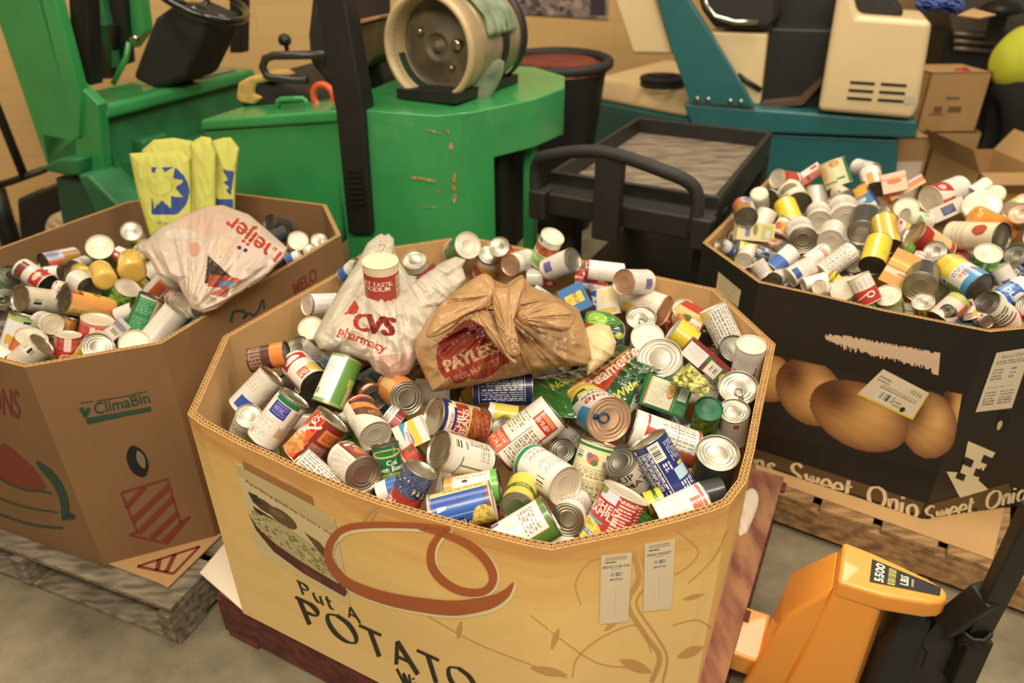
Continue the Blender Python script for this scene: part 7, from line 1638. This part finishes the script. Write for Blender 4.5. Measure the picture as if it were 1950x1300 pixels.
body = skin_chain('person', [G(0, 0, .82), G(.06, 0, .90), G(.20, -.02, .93), G(.36, -.04, .95), G(.46, -.05, .94), G(.56, -.06, .90),
    G(.0, -.10, .76), G(.07, -.12, .44), G(-.02, -.13, .09), G(.09, -.13, .045), G(0, .10, .76), G(.06, .12, .44), G(-.04, .13, .09), G(.07, .13, .045),
    G(.36, -.20, .88), G(.42, -.26, .66), G(.60, -.22, .54), G(.38, .16, .88), G(.46, .2, .66), G(.62, .16, .54)],
    [(0, 1), (1, 2), (2, 3), (3, 4), (4, 5), (0, 6), (6, 7), (7, 8), (8, 9), (0, 10), (10, 11), (11, 12), (12, 13), (3, 14), (14, 15), (15, 16), (3, 17), (17, 18), (18, 19)],
    [.14, .135, .14, .13, .06, .05, .105, .075, .05, .04, .105, .075, .05, .04, .065, .05, .04, .065, .05, .04], M_TROU)
tag(body, 'person in a yellow hi-vis vest and black clothes bending over at the right edge', 'person')
mb = MB(); vp_ = spline([G(-.13, 0, .90), G(-.06, 0, .905), G(.06, -.01, .925), (G(.22, -.025, .945)), G(.36, -.04, .955), G(.44, -.05, .95)], 8)
mb.tube(vp_, [.03 + .165 * min(1, (i / (len(vp_) - 1)) * 3.2) ** .55 - .05 * max(0, i / (len(vp_) - 1) - .8) * 5 for i in range(len(vp_))], 28); vst = mb.build('safety_vest', M_VIS, body, smooth=True)
mb = MB(); mb.tube(spline([G(.14, -.12, .99), G(.16, -.19, .92), G(.20, -.22, .82), G(.28, -.24, .70)], 8), [.05] * 8 + [.062] * 8 + [.05] * 9, 16); mb.build('sleeve', M_TROU, body, smooth=True)
hc = Vector(G(.66, -.07, .86)); mb = MB(); mb.lathe([(.0001, -.12), (.05, -.11), (.075, -.06), (.085, 0), (.08, .06), (.05, .10), (.0001, .115)], 24, Matrix.Translation(hc) @ Matrix.Rotation(R(100), 4, 'Y'))
mb.lathe([(.0001, 0), (.012, .004), (.0001, .03)], 8, Matrix.Translation(hc + Vector((.02, 0, -.085))) @ Matrix.Rotation(R(180), 4, 'X')); mb.build('head', M_SKIN, body, smooth=True)
mb = MB(); mb.lathe([(.0001, .11), (.06, .095), (.088, .04), (.09, 0)], 24, Matrix.Translation(hc + Vector((-.005, 0, .012))) @ Matrix.Rotation(R(10), 4, 'Y')); mb.build('hair', M_HAIR, body, smooth=True)
for s_, (hx, hy, hz) in ((-1, (.60, -.22, .54)), (1, (.62, .16, .54))):
    H0 = Vector(G(hx, hy, hz)); pts = [H0, H0 + Vector((.05, 0, -.06))]; ed = [(0, 1)]; ra = [.026, (.034, .018)]
    for k, (dy, ln) in enumerate(((-.03, .06), (-.01, .075), (.01, .07), (.03, .055))):
        i = len(pts); b0 = pts[1] + Vector((.02, dy, -.02)); pts += [b0, b0 + Vector((.03, dy * .2, -ln * .5)), b0 + Vector((.03, dy * .2, -ln))]; ed += [(1, i), (i, i + 1), (i + 1, i + 2)]; ra += [.010, .009, .008]
    i = len(pts); pts += [H0 + Vector((.03, -s_ * .035, -.03)), H0 + Vector((.06, -s_ * .05, -.07))]; ed += [(0, i), (i, i + 1)]; ra += [.011, .009]
    skin_chain('hand', pts, ed, ra, M_SKIN, body, sub=1)
# ---------------------------------------------------------------- pallets
def pallet(name, label, org, e1, e2, L, W, top, m, runner=None, boards=7, last=None):
    """org: corner; L along e1, W along e2"""
    e1, e2 = Vector(e1).normalized(), Vector(e2).normalized(); o = empty(name, (org[0] + (e1 * L / 2 + e2 * W / 2).x, org[1] + (e1 * L / 2 + e2 * W / 2).y, 0), label, 'pallet')
    O = Vector((org[0], org[1], 0)); rot = Matrix((e1, e2, ZV)).transposed()
    bx = lambda s, w, z, ds, dw, dz_, nm: MB().box(O + e1 * s + e2 * w + ZV * z, (ds, dw, dz_), rot).build(nm, m, o, bevel=.003)
    for k in range(boards):
        s = (k + .5) * L / boards; ob = bx(s, W / 2, top - .009, L / boards * .86, W, .018, 'deck_board')
        if last and k == boards - 1: ob.data.materials.clear(); ob.data.materials.append(last)
    for k, w in enumerate((.02, W / 2, W - .02)):
        bx(L / 2, w, (top - .018) / 2 + .009, L, .04, top - .038, 'stringer')
    for s in (.06, L / 2, L - .06): bx(s, W / 2, .009, .10, W, .018, 'bottom_board')
    return o
eA, eB = (.885, -.465, 0), (.465, .885, 0)
pallet('pallet', 'red painted wooden pallet under the golden box', (-.751, 1.253), eA, eB, 1.205, 1.1, .156, M_WOODR, last=mat('stained_timber', (168, 122, 84), .75, rgb2=(122, 70, 58), vscale=5, stretch=(5, 1.5, 5), bump=.05))
eC, eD = (.844, -.536, 0), (.536, .844, 0); rb = Vector(RIM['right'][0][:2]); rc = Vector(RIM['right'][3][:2])
ro = rb - Vector(eD[:2]) * .10 - Vector(eC[:2]) * .04
pallet('pallet', 'plain wooden pallet under the black onion box', (ro.x, ro.y), eC, eD, 1.15, 1.12, .125, M_WOOD)
eE, eF = Vector((.366, .93, 0)).normalized(), Vector((-.93, .366, 0)).normalized(); lo_ = at(318, 1172, .12)
pallet('pallet', 'weathered grey pallet under the brown box', (lo_.x, lo_.y), eE, eF, 1.3, 1.08, .131, M_WOODG)
# end planks of the red pallet seen at the right: bare timber
# slip sheet and flaps
def sheet(pxs, z, m, name, parent=None, label=None, cat=None, th=.004):
    p = [at(u, v, z) for u, v in pxs]; mb = MB(); mb.prism(p, th, ZV); o = mb.build(name, m, parent, origin=None if parent else tuple(p[0])); return tag(o, label, cat)
sheet([(1436, 872), (1765, 990), (1918, 942), (1890, 1066), (1440, 905)], .1265, M_KRAFT, 'slip_sheet', None, 'tan cardboard slip sheet under the onion box', 'cardboard', .0022)
sheet([(381, 1092), (428, 1036), (474, 1150), (470, 1170)], .157, M_WHITEP, 'bottom_flap', BINS['mid']['o'])
f_ = sheet([(203, 1073), (426, 1016), (320, 1120), (305, 1112)], .136, M_KRAFT, 'bottom_flap', BINS['left']['o'])
mb = MB(); tri = [(262, 1078), (380, 1040), (330, 1092)]
for a, b in ((0, 1), (1, 2), (2, 0)):
    p, q = at(*tri[a], .141), at(*tri[b], .141); n_ = Vector((-(q - p).y, (q - p).x, 0)).normalized() * .004; mb.prism([p + n_, q + n_, q - n_, p - n_], .0006, ZV)
for t in (.35, .6): p, q = at(262 + 118 * t, 1078 - 38 * t, .141), at(262 + 68 * min(1, t + .2), 1078 + 14 * min(1, t + .2), .141); n_ = Vector((-(q - p).y, (q - p).x, 0)).normalized() * .006; mb.prism([p + n_, q + n_, q - n_, p - n_], .0006, ZV)
mb.build('flap_print', M_REDP, BINS['left']['o'])
ol_ = [(1412, 950), (1430, 928), (1444, 940), (1442, 968), (1424, 1012), (1410, 1030), (1404, 1020)]
tag(blob('plastic_scrap', ol_, .17, .012, .004, bb_canvas(ol_, (232, 214, 190)), M_PAPER, (.004, 20, 1.2), lean=.6, nt=60, nr=14), 'white paper scrap sticking out at the right foot of the golden box', 'paper')
# ---------------------------------------------------------------- pallet jack
pj = empty('pallet_jack', tuple(at(1640, 1150, 0)), 'orange pallet jack with a black pump and handle, marked 5500 LBS', 'pallet jack')
ZT = .47
top = [(1606, 1029), (1660, 1050), (1720, 1077), (1775, 1104), (1797, 1117), (1806, 1130), (1804, 1140), (1794, 1146), (1770, 1147), (1730, 1141), (1684, 1133), (1640, 1120), (1595, 1106)]
mb = MB(); mb.prism([at(u, v, ZT) for u, v in top], -.045, ZV); mb.build('nose_plate', M_ORANGE, pj, bevel=.014)
a, b, c_, d_ = at(1595, 1107, ZT - .004), at(1606, 1030, ZT - .004), at(1716, 1078, ZT - .004), at(1686, 1134, ZT - .004)
dn = lambda p, q=0: Vector((p.x, p.y, .06))
fo = (a - b).normalized(); lf = (a - d_).normalized()
mb = MB(); mb.hexa([dn(a) + lf * .05 + fo * .02, dn(d_) + fo * .01, dn(c_), dn(b) + lf * .05, a, d_, c_, b]); mb.build('housing', M_ORANGE, pj, bevel=.012)
mb = MB(); q_ = at(1516, 1077, .30); mb.hexa([dn(b) + lf * .11, dn(a) + lf * .13, dn(a) + lf * .02, dn(b) + lf * .02, b + lf * .08 - ZV * .12, a + lf * .07 - ZV * .13, a + lf * .003 - ZV * .02, b + lf * .003 - ZV * .02]); mb.build('gusset', M_ORANGE, pj, bevel=.01)
for off in (-.02, .36):
    s0 = b + lf * .10 - fo * off; mb = MB(); w_ = fo * .15
    bs = [Vector((p.x, p.y, .075)) for p in (s0 - w_ * .5, s0 + lf * 1.05 - w_ * .5, s0 + lf * 1.05 + w_ * .5, s0 + w_ * .5)]; mb.hexa(bs + [p + ZV * .06 for p in bs]); 
    if off < 0: mb.build('fork', M_ORANGE, pj, bevel=.008)
mb = MB(); p0 = at(1730, 1175, .3); mb.lathe([(.0001, -.24), (.07, -.24), (.075, -.2), (.062, -.19), (.062, -.04), (.05, -.03), (.05, .08), (.0001, .1)], 28, Matrix.Translation(p0)); mb.build('hydraulic_pump', mat('oily_black', (30, 28, 26), .25, coat=.4), pj, smooth=True)
p1 = at(1776, 1215, .26); mb = MB(); mb.lathe([(.0001, -.18), (.05, -.18), (.055, -.1), (.045, -.06), (.045, .05), (.03, .07), (.0001, .075)], 24, Matrix.Translation(p1)); mb.build('hydraulic_pump', M_RUBBER, pj, smooth=True)
hb, he = at(1858, 1206, .34), at(1980, 960, .80)
def barbox(a, b, w, h, m, name, parent, side=Vector((1, 0, 0)), bevel=.006):
    d = (b - a).normalized(); s = (side - d * side.dot(d)).normalized(); t = d.cross(s); mb = MB()
    f = lambda p: [p - s * w / 2 - t * h / 2, p + s * w / 2 - t * h / 2, p + s * w / 2 + t * h / 2, p - s * w / 2 + t * h / 2]; mb.hexa(f(a) + f(b)); return mb.build(name, m, parent, bevel=bevel)
M_HND = mat('black_lacquer', (26, 25, 24), .5)
barbox(at(1822, 1290, .2), hb, .05, .05, M_HND, 'handle_base', pj, side=RT)
barbox(hb, he, .046, .028, M_HND, 'handle', pj, side=RT)
barbox(at(1800, 1190, .36), at(1880, 1130, .5), .05, .035, M_HND, 'yoke', pj, side=ZV)
sp = [hb + Vector((.0, .0, -.06))]; mb = MB(); ax = (he - hb).normalized(); u1 = ax.orthogonal().normalized(); u2 = ax.cross(u1)
c0 = at(1838, 1240, .26); mb.tube([c0 + ax * (.0018 * k) + (u1 * math.cos(k * .75) + u2 * math.sin(k * .75)) * .024 for k in range(70)], .0055, 6); mb.build('spring', M_HND, pj, smooth=True)
mb = MB(); w0 = at(1780, 1300, .09); mb.lathe([(.03, -.03), (.08, -.03), (.09, -.02), (.09, .02), (.08, .03), (.03, .03)], 28, Matrix.Translation(w0) @ Matrix.Rotation(R(90), 4, 'Y')); mb.build('steering_wheel_roller', M_RUBBER, pj, smooth=True)
# decal 5500 LBS
cv = Canvas(120, 46, 2.6, (34, 32, 30)); [cv.T('5500', .12 + k * .006, .5, .31, (230, 222, 206), 90) for k in range(3)]
for k in range(9): cv.R(.25, .08 + k * .1, .36, .13 + k * .1, (214, 206, 80))
cv.T('LBS', .48, .5, .28, (230, 222, 206), 90); cv.T('LBS', .487, .5, .28, (230, 222, 206), 90); cv.T('CAPACITY', .6, .5, .08, (220, 212, 196), 90)
qd = [(1661, 1064), (1792, 1118), (1790, 1134), (1656, 1107)]; P = np.zeros((47, 121, 3)); keep = []
for i in range(47):
    for j in range(121):
        s, t = j / 120, i / 46; a_ = Vector(qd[0]).lerp(Vector(qd[1]), s); b_ = Vector(qd[3]).lerp(Vector(qd[2]), s); q = a_.lerp(b_, t); P[i, j] = at(q.x, q.y, ZT + .0012) - Vector(pj.location)
me = grid_mesh('capacity_decal', 120, 46, P, cv.lin(), M_PAPER, False); link('capacity_decal', me, pj)
